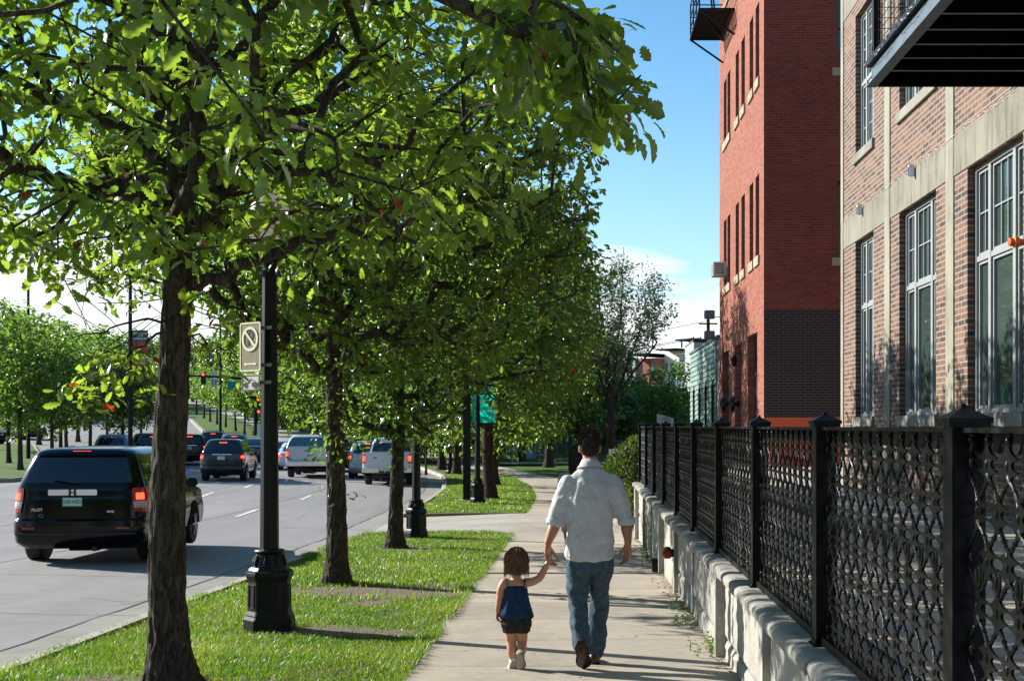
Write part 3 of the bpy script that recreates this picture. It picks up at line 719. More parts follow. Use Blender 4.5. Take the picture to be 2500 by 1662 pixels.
# weeds at the foot of the wall
def weed(x, y, h, n, seed, label, tall=False):
    rs = np.random.RandomState(seed); z = base(y); V = []; Fq = []; A = []; root = empty('weed', (x, y, z), label, 'weed', 'weeds along the foot of the wall')
    st = MB()
    def leaf(p, d, l, w):
        o = len(V); d = Vector(d).normalized(); s = d.cross(Vector((0, 0, 1))).normalized() * w; up = Vector((0, 0, 1))
        q = [p, p + d * l * .5 + s + up * l * .12, p + d * l - up * l * .15, p + d * l * .5 - s + up * l * .12]
        V.extend([tuple(a) for a in q]); Fq.append((o, o+1, o+2, o+3)); r = rs.rand() * .8; A.extend([r] * 4)
    for k in range(n):
        a = rs.uniform(0, 6.28); r = rs.uniform(0, .05 if tall else .16); b = Vector((math.cos(a) * r, math.sin(a) * r * (3 if not tall else 1), 0)); hh = h * rs.uniform(.5, 1)
        lean = Vector((rs.uniform(-.15, .05), rs.uniform(-.12, .12), 0)) * hh
        top = b + lean + Vector((0, 0, hh)); st = MB(); st.tube([b, b + lean * .3 + Vector((0, 0, hh * .5)), top], [.003, .0025, .001], 5); st.build('stem', simple('weed_stem', (.08, .13, .03), .6), root)
        m_ = int(26 if tall else 8)
        for i in range(m_):
            t = (i + 1) / m_; p = b + lean * t * t + Vector((0, 0, hh * t)); aa = rs.uniform(0, 6.28)
            leaf(p, (math.cos(aa), math.sin(aa), rs.uniform(-.1, .5)), rs.uniform(.04, .075) * (1 if tall else .9), rs.uniform(.004, .007) * (1 if tall else 2.2))
    np_mesh('foliage', np.array(V), np.array(Fq), M_ash, root, attr=np.array(A))
weed(WX - .09, 19.3, .95, 9, 1, 'tall feathery weed standing against the far stretch of wall', True)
weed(WX - .10, 17.8, .45, 10, 2, 'bushy green weed at the wall foot just past the drain spout')
weed(WX - .08, 13.0, .14, 8, 3, 'small weed in the wall joint just before the hose inlet')
weed(WX - .12, 11.9, .12, 10, 4, 'low spreading weed between the hose inlet and the yellowish tuft')
weed(WX - .08, 10.1, .15, 12, 5, 'yellowish grass tuft at the wall foot nearest the viewer')
def litter2():
    rs = np.random.RandomState(8); V = []; Q = []; A = []
    for i in range(420):
        y = rs.uniform(9, 24); x = WX - .02 - abs(rs.normal(0, .07)); s = rs.uniform(.008, .03); a = rs.uniform(0, 6.28); z = base(y) + .008 + rs.uniform(0, .012); c, d = math.cos(a) * s, math.sin(a) * s; o = len(V)
        V += [(x - c, y - d, z), (x + d * .4, y - c * .4, z + s * .4), (x + c, y + d, z + s * .3), (x - d * .4, y + c * .4, z)]; Q.append((o, o+1, o+2, o+3))
    np_mesh('leaf_litter', np.array(V), np.array(Q), M_litter, attr=np.zeros(len(V)))['kind'] = 'stuff'
litter2()
# ================================================================= BUILDINGS
def cells(us, vs, holes):
    out = []
    for i in range(len(us) - 1):
        for j in range(len(vs) - 1):
            cu, cv = (us[i] + us[i+1]) / 2, (vs[j] + vs[j+1]) / 2
            if any(h[0] < cu < h[1] and h[2] < cv < h[3] for h in holes): continue
            out.append((us[i], us[i+1], vs[j], vs[j+1]))
    return out
def facade(mb, ax, pos, u0, u1, v0, v1, holes, depth, sgn=1):
    """flat wall with openings; ax 'x': plane x=pos, u along y; ax 'y': plane y=pos, u along x. depth goes inwards (sgn)."""
    us = sorted({u0, u1, *[h[0] for h in holes], *[h[1] for h in holes]}); vs = sorted({v0, v1, *[h[2] for h in holes], *[h[3] for h in holes]})
    P = (lambda u, v, d: (pos + sgn * d, u, v)) if ax == 'x' else (lambda u, v, d: (u, pos + sgn * d, v))
    for a, b, c, d in cells(us, vs, holes): mb.quad(P(a, c, 0), P(b, c, 0), P(b, d, 0), P(a, d, 0))
    for a, b, c, d in holes:
        mb.quad(P(a, c, 0), P(a, d, 0), P(a, d, depth), P(a, c, depth)); mb.quad(P(b, c, 0), P(b, d, 0), P(b, d, depth), P(b, c, depth))
        mb.quad(P(a, d, 0), P(b, d, 0), P(b, d, depth), P(a, d, depth)); mb.quad(P(a, c, 0), P(b, c, 0), P(b, c, depth), P(a, c, depth))
# ---- the near brick building on the right -------------------------------------------------
BX = 4.75; root = Vector((BX + 3, 14, .75))
nb = empty('brick_building', root, 'weathered brick building on the right with pale concrete bands and tall multi pane windows', 'building')
def bl(mb): return mb.xf(Matrix.Translation(-root))
W1 = [(19.72, 21.0), (16.28, 18.14), (13.1, 14.97), (9.96, 11.83), (6.8, 8.7)]; H1 = (1.99, 4.97)
H2 = (6.45, 8.82); H3 = (10.6, 12.6)
holes = [(a, b, H1[0], H1[1]) for a, b in W1] + [(a, b, H2[0], H2[1]) for a, b in W1] + [(a, b, H3[0], H3[1]) for a, b in W1]
mb = MB(); facade(mb, 'x', BX, 3.2, 22.1, -.3, 14, holes, .22)
bl(mb).build('wall', M_brickA, nb, fixn=False)
for yy in (22.1, 3.2):
    mb = MB(); mb.quad((BX, yy, -.3), (BX + 14, yy, -.3), (BX + 14, yy, 14), (BX, yy, 14)); bl(mb).build('end_wall', M_brickAx, nb, fixn=False)
mb = MB(); mb.box(BX + .24, BX + 14, 3.3, 22.0, 13.8, 14.0); mb.box(BX + .5, BX + .6, 3.3, 22.0, -.3, 13.8); bl(mb).build('roof', M_sill, nb)
PIL = [(21.9, 22.105), (18.64, 18.97), (15.48, 15.81), (12.34, 12.67), (9.2, 9.53), (6.05, 6.38)]
for a, b in PIL:
    mb = MB(); mb.box(BX - .018, BX + .05, a, b, -.3, 13.99); bl(mb).build('pilaster', M_pil, nb, bevel=.004)
for (za, zb) in ((4.98, 5.46), (9.02, 9.5), (13.3, 13.95)):
    mb = MB()
    for i in range(len(PIL) - 1):
        mb.box(BX - .012, BX + .06, PIL[i+1][1] + .002, PIL[i][0] - .002, za, zb)
    bl(mb).build('concrete_band', M_beam, nb)
def window_tall(y0, y1, z0_, z1_, kind):
    """frame of the triple window; bars as one frame, three glass panes behind"""
    x = BX + .10; mb = MB(); w = y1 - y0; f = .055; sx = .09
    y0 += .004; y1 -= .004
    def V(y, wd, za, zb, d=0, dep=.09): mb.box(x - d, x + dep, y - wd / 2, y + wd / 2, za, zb)
    def Hh(z, ht, ya, yb, d=0, dep=.09): mb.box(x - d, x + dep, ya, yb, z - ht / 2, z + ht / 2)
    V(y0 + f / 2, f, z0_, z1_, .012); V(y1 - f / 2, f, z0_, z1_, .012); Hh(z0_ + f / 2, f, y0 + f, y1 - f, .012); Hh(z1_ - f / 2, f, y0 + f, y1 - f, .012)
    iw = w - 2 * f; side = iw * .265; m1 = y0 + f + side; m2 = y1 - f - side; mu = .085
    if w < 1.5: side = iw * .3; m1 = y0 + f + side; m2 = y1 - f - side; mu = .07
    V(m1, mu, z0_ + f, z1_ - f, .008); V(m2, mu, z0_ + f, z1_ - f, .008)
    tz = z0_ + (z1_ - z0_) * (.625 if kind == 1 else .5)
    segs = [(y0 + f, m1 - mu / 2), (m1 + mu / 2, m2 - mu / 2), (m2 + mu / 2, y1 - f)]
    for si, (a, b) in enumerate(segs):
        Hh(tz, .065, a, b, .004)
        for (za, zb, rws) in ((z0_ + f, tz - .0325, 0 if kind == 1 else 3), (tz + .0325, z1_ - f, 2 if kind == 1 else 4)):
            s = .038                                                 # sash
            for yy in (a + s / 2, b - s / 2): V(yy, s, za, zb, -.018, .06)
            Hh(za + s / 2, s, a + s, b - s, -.018, .06); Hh(zb - s / 2, s, a + s, b - s, -.018, .06)
            if rws:
                nc = (3 if si == 1 else 2)
                for c in range(1, nc): V(a + s + (b - a - 2*s) * c / nc, .018, za + s, zb - s, -.028, .045)
                for c in range(1, rws): Hh(za + s + (zb - za - 2*s) * c / rws, .018, a + s, b - s, -.026, .047)
    fr = bl(mb).build('window', M_frame, nb)
    for (a, b) in segs:
        g = MB(); g.quad((x + .05, a, z0_ + f), (x + .05, b, z0_ + f), (x + .05, b, z1_ - f), (x + .05, a, z1_ - f)); bl(g).build('pane', M_glass, fr, fixn=False)
    g = MB(); g.box(BX - .045, BX + .14, y0 - .07, y1 + .07, z0_ - .16, z0_ - .004); bl(g).build('sill', M_sill, fr, bevel=.006)
for a, b in W1:
    window_tall(a, b, *H1, 1); window_tall(a, b, *H2, 2); window_tall(a, b, *H3, 2)
# balcony over the terrace
y1 = 12.82; y0b = 7.6; xl = 3.07; zu = 5.38
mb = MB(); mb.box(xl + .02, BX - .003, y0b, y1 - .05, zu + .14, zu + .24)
bal = bl(mb).build('balcony', M_dark, nb)  # deck near black, the shade beneath it put into the colour
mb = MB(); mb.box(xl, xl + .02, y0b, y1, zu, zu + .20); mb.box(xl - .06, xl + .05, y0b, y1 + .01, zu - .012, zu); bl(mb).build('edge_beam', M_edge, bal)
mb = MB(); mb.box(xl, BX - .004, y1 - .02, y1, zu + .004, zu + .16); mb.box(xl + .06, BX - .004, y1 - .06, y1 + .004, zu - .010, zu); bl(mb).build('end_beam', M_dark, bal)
for k in range(12):
    yy = y1 - .55 - k * .425
    if yy < y0b: break
    mb = MB(); mb.box(xl + .05, BX - .004, yy, yy + .012, zu + .004, zu + .14); jo_ = bl(mb).build('joist', M_dark, bal); mb = MB(); mb.box(xl + .05, BX - .004, yy - .012, yy + .004, zu - .004, zu + .003); bl(mb).build('flange', M_flange, jo_)  # black webs and pale flanges: shade and caught light put into colour
mb = MB(); mb.box(xl - .05, xl + .02, y0b, y1 + .05, zu + .205, zu + .27); mb.box(xl + .02, xl + .1, y0b, y1, zu + .30, zu + .36)
for yy in (y1 - .04, y1 - 1.7, y1 - 3.4, y0b + .05): mb.box(xl + .0, xl + .075, yy - .04, yy + .04, zu + .24, zu + 1.3)
mb.box(xl, xl + .06, y0b, y1, zu + 1.3, zu + 1.35)
for xx in (xl + .9, ): mb.box(xx - .03, xx + .03, y1 - .06, y1, zu + .24, zu + 1.3)
mb.box(xl, BX - .005, y1 - .05, y1 - .0, zu + .36, zu + .40); mb.box(xl, BX - .005, y1 - .05, y1, zu + 1.3, zu + 1.35)
bl(mb).build('railing', M_ironpost, bal)
mb = MB()
for k in range(40):
    yy = y0b + (y1 - y0b) * k / 40; mb.box(xl + .035, xl + .041, yy, yy + .006, zu + .3, zu + 1.3)
for k in range(8): mb.box(xl + .041, xl + .046, y0b, y1, zu + .42 + k * .11, zu + .426 + k * .11)
for k in range(14):
    xx = xl + .1 + k * .115; mb.box(xx, xx + .006, y1 - .03, y1 - .024, zu + .4, zu + 1.3)
for k in range(8): mb.box(xl + .05, BX - .01, y1 - .024, y1 - .018, zu + .48 + k * .11, zu + .486 + k * .11)
bl(mb).build('mesh_infill', M_ironpost, bal)
# string of lights along the balcony edge
rs = np.random.RandomState(3)
def string_lights(name, p0, p1, sag, label, cat, n, mat, amp):
    mb = MB(); pts = []; bulbs = []; p0 = Vector(p0); p1 = Vector(p1)
    for k in range(n):
        t = k / (n - 1); s = abs(math.sin(t * math.pi * 5)) if sag else 0
        p = p0.lerp(p1, t) + Vector((rs.uniform(-1, 1) * amp * .4 - abs(amp) * .5, 0, -sag * s + rs.uniform(-1, 1) * amp)); pts.append(p)
        if k % 2 == 0 and sag: d = Vector((rs.uniform(-.5, .1), rs.uniform(-.6, .6), rs.uniform(-1, .3))).normalized(); bulbs.append((p, d))
    mb.tube(pts, .0035, 5); r_ = empty(name, p0, label, cat)
    mb.xf(Matrix.Translation(-p0)).build('wire', mat, r_)
    for p, d in bulbs: MB().tube([p - p0, p - p0 + d * .035], [.0055, .004], 5).build('bulb', M_white, r_)
    return r_
string_lights('string_lights', (xl - .07, y1 + .04, zu + .24), (xl - .07, y0b, zu + .24), .06, 'string of small lights draped along the metal balcony edge', 'string lights', 90, M_iron, .012)
string_lights('string_lights', (BX - .03, 22.0, 5.475), (BX - .03, 6.2, 5.475), 0, 'line of clear rope lights running along the top of the concrete band', 'rope light', 260, simple('clear_cord', (.62, .62, .60), .4), .014)
for yy, lb in ((at(0, 1) and 14250 / 697.6, 'small white floodlight box under the rope light nearer the building corner'), (14250 / 825.6, 'small white floodlight box under the rope light nearer the balcony')):
    L_ = 14250 / yy; zc = EYE + (1039 - (510 if L_ < 750 else 414)) * BX / L_
    mb = MB(); mb.box(-.085, 0, -.03, .03, -.10, .07); o = mb.build('floodlight_box', M_white, bevel=.008); o.location = (BX - .02, yy, zc)
    tag(o, lb, 'floodlight', 'floodlights on the concrete band')
    g = MB(); g.box(-.088, -.084, -.022, .022, -.09, .03); g.build('lens', M_glassD, o)
# orange horn at the window edge
hn = empty('alarm_horn', (BX, 12.92, 3.77), 'orange red alarm horn sticking out from the wall beside the large window', 'alarm horn')
mb = MB(); mb.lathe([(.055, 0), (.055, .03), (.035, .04), (.035, .10), (.06, .12), (.06, .15), (.045, .155), (.045, .21), (.02, .215)], 16, axis='x'); mb.xf(Matrix.Scale(-1, 4, (1, 0, 0)))
mb.build('body', simple('orange_enamel', (.62, .10, .015), .4), hn, auto=R(35))
mb = MB(); mb.lathe([(.062, .155), (.062, .165)], 16, axis='x'); mb.xf(Matrix.Scale(-1, 4, (1, 0, 0))); mb.build('ring', simple('yellow_enamel', (.75, .42, .12), .4), hn)

# ---- the tall red brick building ----------------------------------------------------------
RX = 4.67; Y0 = 30.8; Y1 = 40.4; rroot = Vector((RX + 3, 35, .75))
rb = empty('red_brick_building', rroot, 'tall painted red brick building with narrow windows behind the terrace fence', 'building')
def rl_(mb): return mb.xf(Matrix.Translation(-rroot))
def yl(u): return RX * F / (u - 1410)
pairs = [(1830, 1839), (1844.6, 1853.6), (1796, 1804), (1810, 1818.6), (1767, 1774), (1776, 1783)]
zrows = [(6.22, 8.33), (10.8, 12.75), (15.2, 17.1)]
doors = [(1763, 1779.6, 4.18), (1794.5, 1810, 4.2), (1826, 1849, 4.28)]
holes = [(yl(b), yl(a), z0_, z1_) for a, b in pairs for z0_, z1_ in zrows] + [(yl(b), yl(a), .7, t) for a, b, t in doors]
mb = MB(); facade(mb, 'x', RX, Y0, Y1, -.6, 21, holes, .28); rl_(mb).build('wall', M_brickR, rb, fixn=False)
fh = [(6.5, 7.5, 6.05, 7.96), (6.5, 7.5, 10.8, 12.9), (6.5, 7.5, 15.3, 17.2), (9.5, 10.5, 6.05, 7.96), (9.5, 10.5, 10.8, 12.9)]
mb = MB(); facade(mb, 'y', Y0, RX, 18, -.6, 21, fh, .25); mb.quad((RX, Y1, -.6), (18, Y1, -.6), (18, Y1, 21), (RX, Y1, 21)); rl_(mb).build('front_wall', M_brickRx, rb, fixn=False)
mb = MB(); mb.box(RX + .3, 18, Y0 + .3, Y1 - .1, 20.7, 20.9); mb.box(RX + .6, RX + .7, Y0 + .6, Y1, -.5, 20.7); mb.box(RX + .6, 18, Y0 + .5, Y0 + .6, -.5, 20.7); rl_(mb).build('roof', M_dark, rb)
def slim_window(ax, pos, a, b, z0_, z1_, sill=True):
    mb = MB(); f = .05; P = (lambda p0, p1, q0, q1, c0, c1: mb.box(p0, p1, q0, q1, c0, c1)) if ax == 'x' else (lambda p0, p1, q0, q1, c0, c1: mb.box(q0, q1, p0, p1, c0, c1))
    d = pos + .13; a += .003; b -= .003
    P(d, d + .08, a, a + f, z0_, z1_); P(d, d + .08, b - f, b, z0_, z1_); P(d, d + .08, a + f, b - f, z1_ - f, z1_); P(d, d + .08, a + f, b - f, z0_, z0_ + f); zm = (z0_ + z1_) / 2
    P(d - .01, d + .07, a + f, b - f, zm - .03, zm + .03)
    fr = rl_(mb).build('window', M_frameR, rb)
    g = MB(); q = d + .05
    if ax == 'x': g.quad((q, a + f, z0_ + f), (q, b - f, z0_ + f), (q, b - f, z1_ - f), (q, a + f, z1_ - f))
    else: g.quad((a + f, q, z0_ + f), (b - f, q, z0_ + f), (b - f, q, z1_ - f), (a + f, q, z1_ - f))
    rl_(g).build('pane', M_glassD, fr, fixn=False)
    if sill:
        g = MB()
        if ax == 'x': g.box(pos - .05, pos + .12, a - .09, b + .09, z0_ - .24, z0_ - .003)
        else: g.box(a - .12, b + .12, pos - .05, pos + .1, z0_ - .2, z0_ - .003)
        rl_(g).build('sill', M_sillR, fr)
for a, b in pairs:
    for z0_, z1_ in zrows: slim_window('x', RX, yl(b), yl(a), z0_, z1_)
for a, b, z0_, z1_ in fh: slim_window('y', Y0, a, b, z0_, z1_)
for a, b, t in doors:
    mb = MB(); ya, yb = yl(b) + .003, yl(a) - .003; mb.box(RX + .2, RX + .25, ya, yb, .72, t); mb.box(RX + .17, RX + .2, ya, ya + .09, .72, t); mb.box(RX + .17, RX + .2, yb - .09, yb, .72, t); mb.box(RX + .17, RX + .2, ya + .09, yb - .09, 3.2, 3.3)
    rl_(mb).build('door', simple('dark_door', (.045, .02, .015), .6), rb)
# fire escape (part of the building)
fe = MB(); xa, xb, ya, yb, z = 3.62, RX - .003, 36.5, 39.35, 14.2
for k in range(26): fe.box(xa, xb, ya + (yb - ya) * k / 26, ya + (yb - ya) * k / 26 + .05, z, z + .03)
fo = rl_(fe).build('fire_escape', M_ironpost, rb)
fe = MB()
for y in (ya, yb): fe.bar((xa, y, z), (xb, y, z), .06); fe.bar((xa, y, z - .02), (xb, y, z - .75), .05)
fe.bar((xa, ya, z), (xa, yb, z), .06); fe.bar((xb - .05, ya, z - .02), (xb - .05, yb, z - .02), .05); fe.bar((xa, ya, z), (xb, yb, z - .05), .04)
rl_(fe).build('bracket', M_ironpost, fo)
fe = MB()
for y in (ya, ya + .95, ya + 1.9, yb): fe.bar((xa, y, z), (xa, y, z + 1.1), .04)
for h in (.35, .7, 1.1): fe.bar((xa, ya, z + h), (xa, yb, z + h), .03); fe.bar((xa, yb, z + h), (xb, yb, z + h), .03); fe.bar((xa, ya, z + h), (xb, ya, z + h), .03)
fe.bar((xb - .3, yb - .3, z), (xa + .2, yb - .9, z + 4.4), .05); fe.bar((xb - .3, yb - .8, z), (xa + .2, yb - 1.4, z + 4.4), .05)
rl_(fe).build('railing', M_ironpost, fo)
# window air conditioner
ac = empty('air_conditioner', (RX, yl(1771), 6.55), 'boxy grey air conditioner hanging out of a red building window', 'air conditioner')
mb = MB(); mb.box(-.42, .05, -.33, .33, 0, .42); mb.build('casing', simple('beige_metal', (.52, .50, .46), .5), ac, bevel=.015)
mb = MB()
for k in range(7): mb.box(-.425, -.421, -.28, .28, .05 + k * .05, .075 + k * .05)
for k in range(6): mb.box(-.36, -.08, -.335, -.331, .06 + k * .055, .085 + k * .055)
mb.build('grille', M_frameR, ac)
for u, lb in ((1782, 'round black wall bell farther from the terrace corner of the red building'), (1805, 'round black wall bell nearer to the terrace corner of the red building')):
    y = yl(u); o = empty('wall_bell', (RX, y, EYE + 53 * RX / (u - 1410)), lb, 'bell', 'bells on the red building')
    mb = MB(); mb.lathe([(.05, 0), (.05, .14), (.24, .16), (.25, .19), (.21, .26), (.08, .30), (.02, .31)], 18, axis='x'); mb.xf(Matrix.Scale(-1, 4, (1, 0, 0))); mb.build('gong', M_iron, o, auto=R(40))
    mb = MB(); mb.box(-.06, 0, -.07, .07, -.1, .1); mb.build('back_plate', M_ironpost, o)
wl = empty('wall_lantern', (RX, yl(1811), 3.72), 'small black lantern on a bracket beside the red building doorway', 'lantern')
mb = MB(); mb.tube([(0, 0, .1), (-.12, 0, .2), (-.22, 0, .12)], .015, 6); mb.build('bracket', M_iron, wl)
mb = MB(); mb.lathe([(.02, .12), (.09, .06), (.08, 0), (.07, -.16), (.03, -.2)], 8, (-.22, 0, 0)); mb.build('lamp', M_iron, wl)
for zc, lb in ((zat(768, 41), 'upper of two grey metal boxes on the far edge of the red building'), (zat(818, 41), 'lower of two grey metal boxes on the far edge of the red building')):
    o = empty('transformer', (4.4, 41, zc), lb, 'metal box', 'boxes at the far edge of the red building')
    mb = MB(); mb.box(-.17, .17, -.15, .15, -.14, .14); mb.build('body', M_steel, o, bevel=.02)
    mb = MB(); mb.bar((.1, 0, -.1), (.6, -.6, -.1), .03); mb.build('arm', M_steel, o)

# ---- green slatted building beyond --------------------------------------------------------
GX = 4.8; gy0, gy1 = 41.6, 52.0; groot = Vector((GX + 4, 46, .7)); gt = 4.86
gb = empty('slatted_building', groot, 'low grey green building clad in horizontal slats past the red brick one', 'building')
gl = lambda mb: mb.xf(Matrix.Translation(-groot))
M_slat = simple('green_cladding', (.20, .30, .26), .45, .2, var=.2, sc=2)
gh = [(42.9 + k * 2.35, 43.7 + k * 2.35, .6, 3.3) for k in range(4)]
mb = MB(); nsl = 22
for k in range(nsl):
    z0_ = .5 + (gt - .5) * k / nsl; z1_ = .5 + (gt - .5) * (k + 1) / nsl
    for a, b in ([(gy0 + .9, gy1)] if z0_ > 3.3 else [(gy0 + .9, 42.9), (43.7, 45.25), (46.05, 47.6), (48.4, 49.95), (50.75, gy1)]):
        mb.prism([(GX - .05, z0_), (GX + .02, z0_ + .004), (GX + .02, z1_), (GX - .005, z1_)], 'y', a, b)
gl(mb).build('cladding', M_slat, gb)
mb = MB(); mb.box(GX + .02, GX + 9, gy0, gy1, -.6, gt - .03); gl(mb).build('wall', simple('brown_panel', (.19, .14, .12), .7), gb)
mb = MB(); mb.box(GX - .08, GX + 9.1, gy0, gy1 + .1, gt - .02, gt + .06); gl(mb).build('roof', M_steel, gb)
for a, b, c, d in gh:
    mb = MB(); mb.box(GX - .01, GX + .03, a, b, c, d); w_ = gl(mb).build('window', M_glassD, gb)
    mb = MB(); mb.box(GX - .04, GX - .01, a - .06, a, c, d); mb.box(GX - .04, GX - .01, b, b + .06, c, d); mb.box(GX - .04, GX - .01, a, b, d, d + .06); gl(mb).build('frame', M_frameR, w_)

# ---- modern blocks of flats in the distance ----------------------------------------------
M_mod_w = simple('white_render', (.78, .78, .76), .6, var=.04, sc=1); M_mod_r = simple('terracotta_brick', (.42, .17, .10), .8, sc=3); M_mod_g = simple('grey_metal_panel', (.30, .31, .33), .5)
M_mod_t = simple('tinted_glass', (.10, .20, .22), .1, spec=1.0)
YD = 150.0; fl = empty('apartment_building', (at(1600, YD), YD, 3), 'distant modern apartment block in brick, white render and glass', 'building')
fo_ = Vector(fl.location)
def far_box(name, u0, u1, v0, v1, mat, y=YD, dep=10, par=None):
    mb = MB(); mb.box(at(u0, YD), at(u1, YD), y, y + dep, zat(v1, YD), zat(v0, YD)); return mb.xf(Matrix.Translation(-fo_)).build(name, mat, par or fl)
far_box('white_wall', 1597, 1694, 853, 1060, M_mod_w, YD + 2)
far_box('brick_wall', 1552, 1597, 873, 1060, M_mod_r, YD + .5); far_box('brick_wall', 1492, 1524, 877, 1060, M_mod_r, YD + 1)
far_box('glass_bay', 1524, 1545, 880, 1060, M_mod_t, YD + .2); far_box('grey_wall', 1545, 1552, 874, 1060, M_mod_g, YD + .1)
far_box('brick_recess', 1567, 1582, 876, 1060, simple('dark_brick_panel', (.25, .07, .04), .8), YD + .3)
far_box('glass_bay', 1642, 1672, 876, 1060, M_mod_t, YD + 1); far_box('grey_wall', 1672, 1682, 866, 1060, M_mod_g, YD + 1.2)
far_box('roof_slab', 1550, 1596, 862, 867, M_dark, YD - 1.2, 8); far_box('roof_slab', 1606, 1652, 853, 856, M_dark, YD - .5, 8)
cn = far_box('roof_canopy', 1651, 1694, 832, 836, M_dark, YD - .5, 8)
for u in (1655, 1672, 1690): far_box('post', u, u + 1.2, 836, 852, M_dark, YD + .2, .2, cn)
far_box('cornice', 1640, 1684, 864, 868, M_white, YD + .6, 6)
for (u0, u1, v0, v1) in [(1612, 1618, 884, 906), (1626, 1632, 882, 900), (1600, 1604, 884, 904), (1556, 1562, 886, 905), (1586, 1592, 888, 906), (1556, 1562, 935, 952), (1586, 1592, 935, 952), (1500, 1506, 895, 915), (1512, 1518, 895, 915)]:
    y = YD + 1.9 if u0 > 1597 else YD + .4
    w_ = far_box('window', u0, u1, v0, v1, M_mod_t, y, .3)
for k in range(9):
    v = 886 + k * 12; far_box('mullion', 1642, 1672, v, v + 1.2, M_white, YD + .9, .2); far_box('mullion', 1524, 1545, v, v + 1.2, M_white, YD + .1, .2)
for u in (1649, 1657, 1665): far_box('mullion', u, u + 1, 876, 1000, M_white, YD + .85, .2)
for u in (1530, 1538): far_box('mullion', u, u + 1, 880, 1000, M_white, YD + .05, .2)
fl.rotation_euler = (0, 0, R(-44)); fl.scale = (1.4, 1, 1)
g2 = empty('office_block', (at(1720, 120), 124, 2), 'plain grey flat roofed block rising behind the slatted building', 'building')
mb = MB(); mb.box(at(1694, 120), at(1760, 120), 120, 130, 0, zat(832, 120)); mb.xf(Matrix.Translation(-Vector(g2.location))).build('wall', M_mod_g, g2)
mb = MB(); mb.box(at(1692, 120), at(1762, 120), 119.7, 130.3, zat(832, 120) + .003, zat(829.5, 120)); mb.xf(Matrix.Translation(-Vector(g2.location))).build('roof', M_sill, g2)
# utility pole and wires
up = empty('utility_pole', (at(1729, 80), 80, base(80)), 'wooden utility pole with crossarm rising behind the slatted building', 'utility pole')
mb = MB(); hz = zat(779, 80) - base(80); mb.lathe([(.15, 0), (.11, hz)], 8); mb.build('pole', M_bark2, up)
mb = MB(); mb.box(-1.0, .9, -.06, .06, hz - 1.5, hz - 1.35); mb.box(-.6, .6, -.06, .06, hz - .35, hz - .25)
for x in (-.95, -.5, .5, .85): mb.lathe([(.04, hz - 1.35), (.05, hz - 1.15)], 6, (x, 0, 0))
mb.build('crossarm', M_bark2, up)
mb = MB()
for (x, dz_) in ((-.95, -1.2), (-.5, -1.2), (0, -.1)):
    pts = [(x - 30 * t, 22 * t, hz + dz_ - 2.2 * math.sin(t * math.pi) * .5 - 1.4 * t) for t in [i / 12 for i in range(13)]]; mb.tube(pts, .02, 4)
mb.build('wire', M_black, up)
# parking sign above the fence
ps = empty('parking_sign', (at(1624, 38), 38, base(38)), 'slanted pale blue grey parking sign with a circled P behind the fence end', 'sign')
z1 = zat(1011, 38) - base(38); z0_ = zat(1040, 38) - base(38)
mb = MB(); mb.prism([(at(1604, 38) - at(1624, 38), z0_ - .35), (at(1645, 38) - at(1624, 38), z0_ - .35), (at(1645, 38) - at(1624, 38), z1 - .12), (at(1604, 38) - at(1624, 38), z1 + .02)], 'y', 0, .03); mb.build('panel', simple('pale_blue_sign', (.36, .40, .46), .5), ps)
mb = MB(); mb.lathe([(.10, 0), (.10, .001)], 20, (.0, 0, 0), 'y'); 
tm = text_mb('P', .2, .004); tm.xf(Matrix.Translation((.02, -.004, (z0_ + z1) / 2 - .05))); tm.build('letter', M_black, ps)
mb = MB(); n = 24; V = []
for k in range(n):
    a = 2 * math.pi * k / n; V += [(.02 + .12 * math.cos(a), -.003, (z0_ + z1) / 2 - .05 + .12 * math.sin(a)), (.02 + .138 * math.cos(a), -.003, (z0_ + z1) / 2 - .05 + .138 * math.sin(a))]
mb.add(V, [(2*k, 2*k+1, (2*k+3) % (2*n), (2*k+2) % (2*n)) for k in range(n)]); mb.build('ring', M_black, ps, fixn=False)
mb = MB(); mb.box(-.03, .03, .03, .09, -.1, z1 - .1); mb.build('post', M_ironpost, ps)
# ================================================================= TREES
def leaf_template(kind):
    """returns verts (k,3) in leaf space: y along the leaf (0..1), x across, z up; quads"""
    if kind == 'oak':
        half = [(0, .015), (.13, .10), (.24, .25), (.32, .16), (.44, .34), (.53, .22), (.65, .40), (.75, .27), (.85, .33), (.95, .16), (1.0, .02)]
    elif kind == 'mid':
        half = [(0, .02), (.25, .26), (.42, .20), (.65, .42), (.85, .28), (1, .02)]
    elif kind == 'small':
        half = [(0, .03), (.5, .34), (1, .03)]
    elif kind == 'narrow':
        half = [(0, .02), (.5, .15), (1, .02)]
    V = []; n = len(half); kk = {'oak': .66, 'mid': .72, 'small': .85, 'narrow': 1}[kind]
    for (t, w) in half:
        w *= kk
        dz = -.35 * t * t; V += [(-w, t, dz + w * .35), (0, t, dz), (w, t, dz + w * .35)]
    Q = []
    for i in range(n - 1):
        a = 3 * i; Q += [(a, a+1, a+4, a+3), (a+1, a+2, a+5, a+4)]
    return np.array(V), np.array(Q)
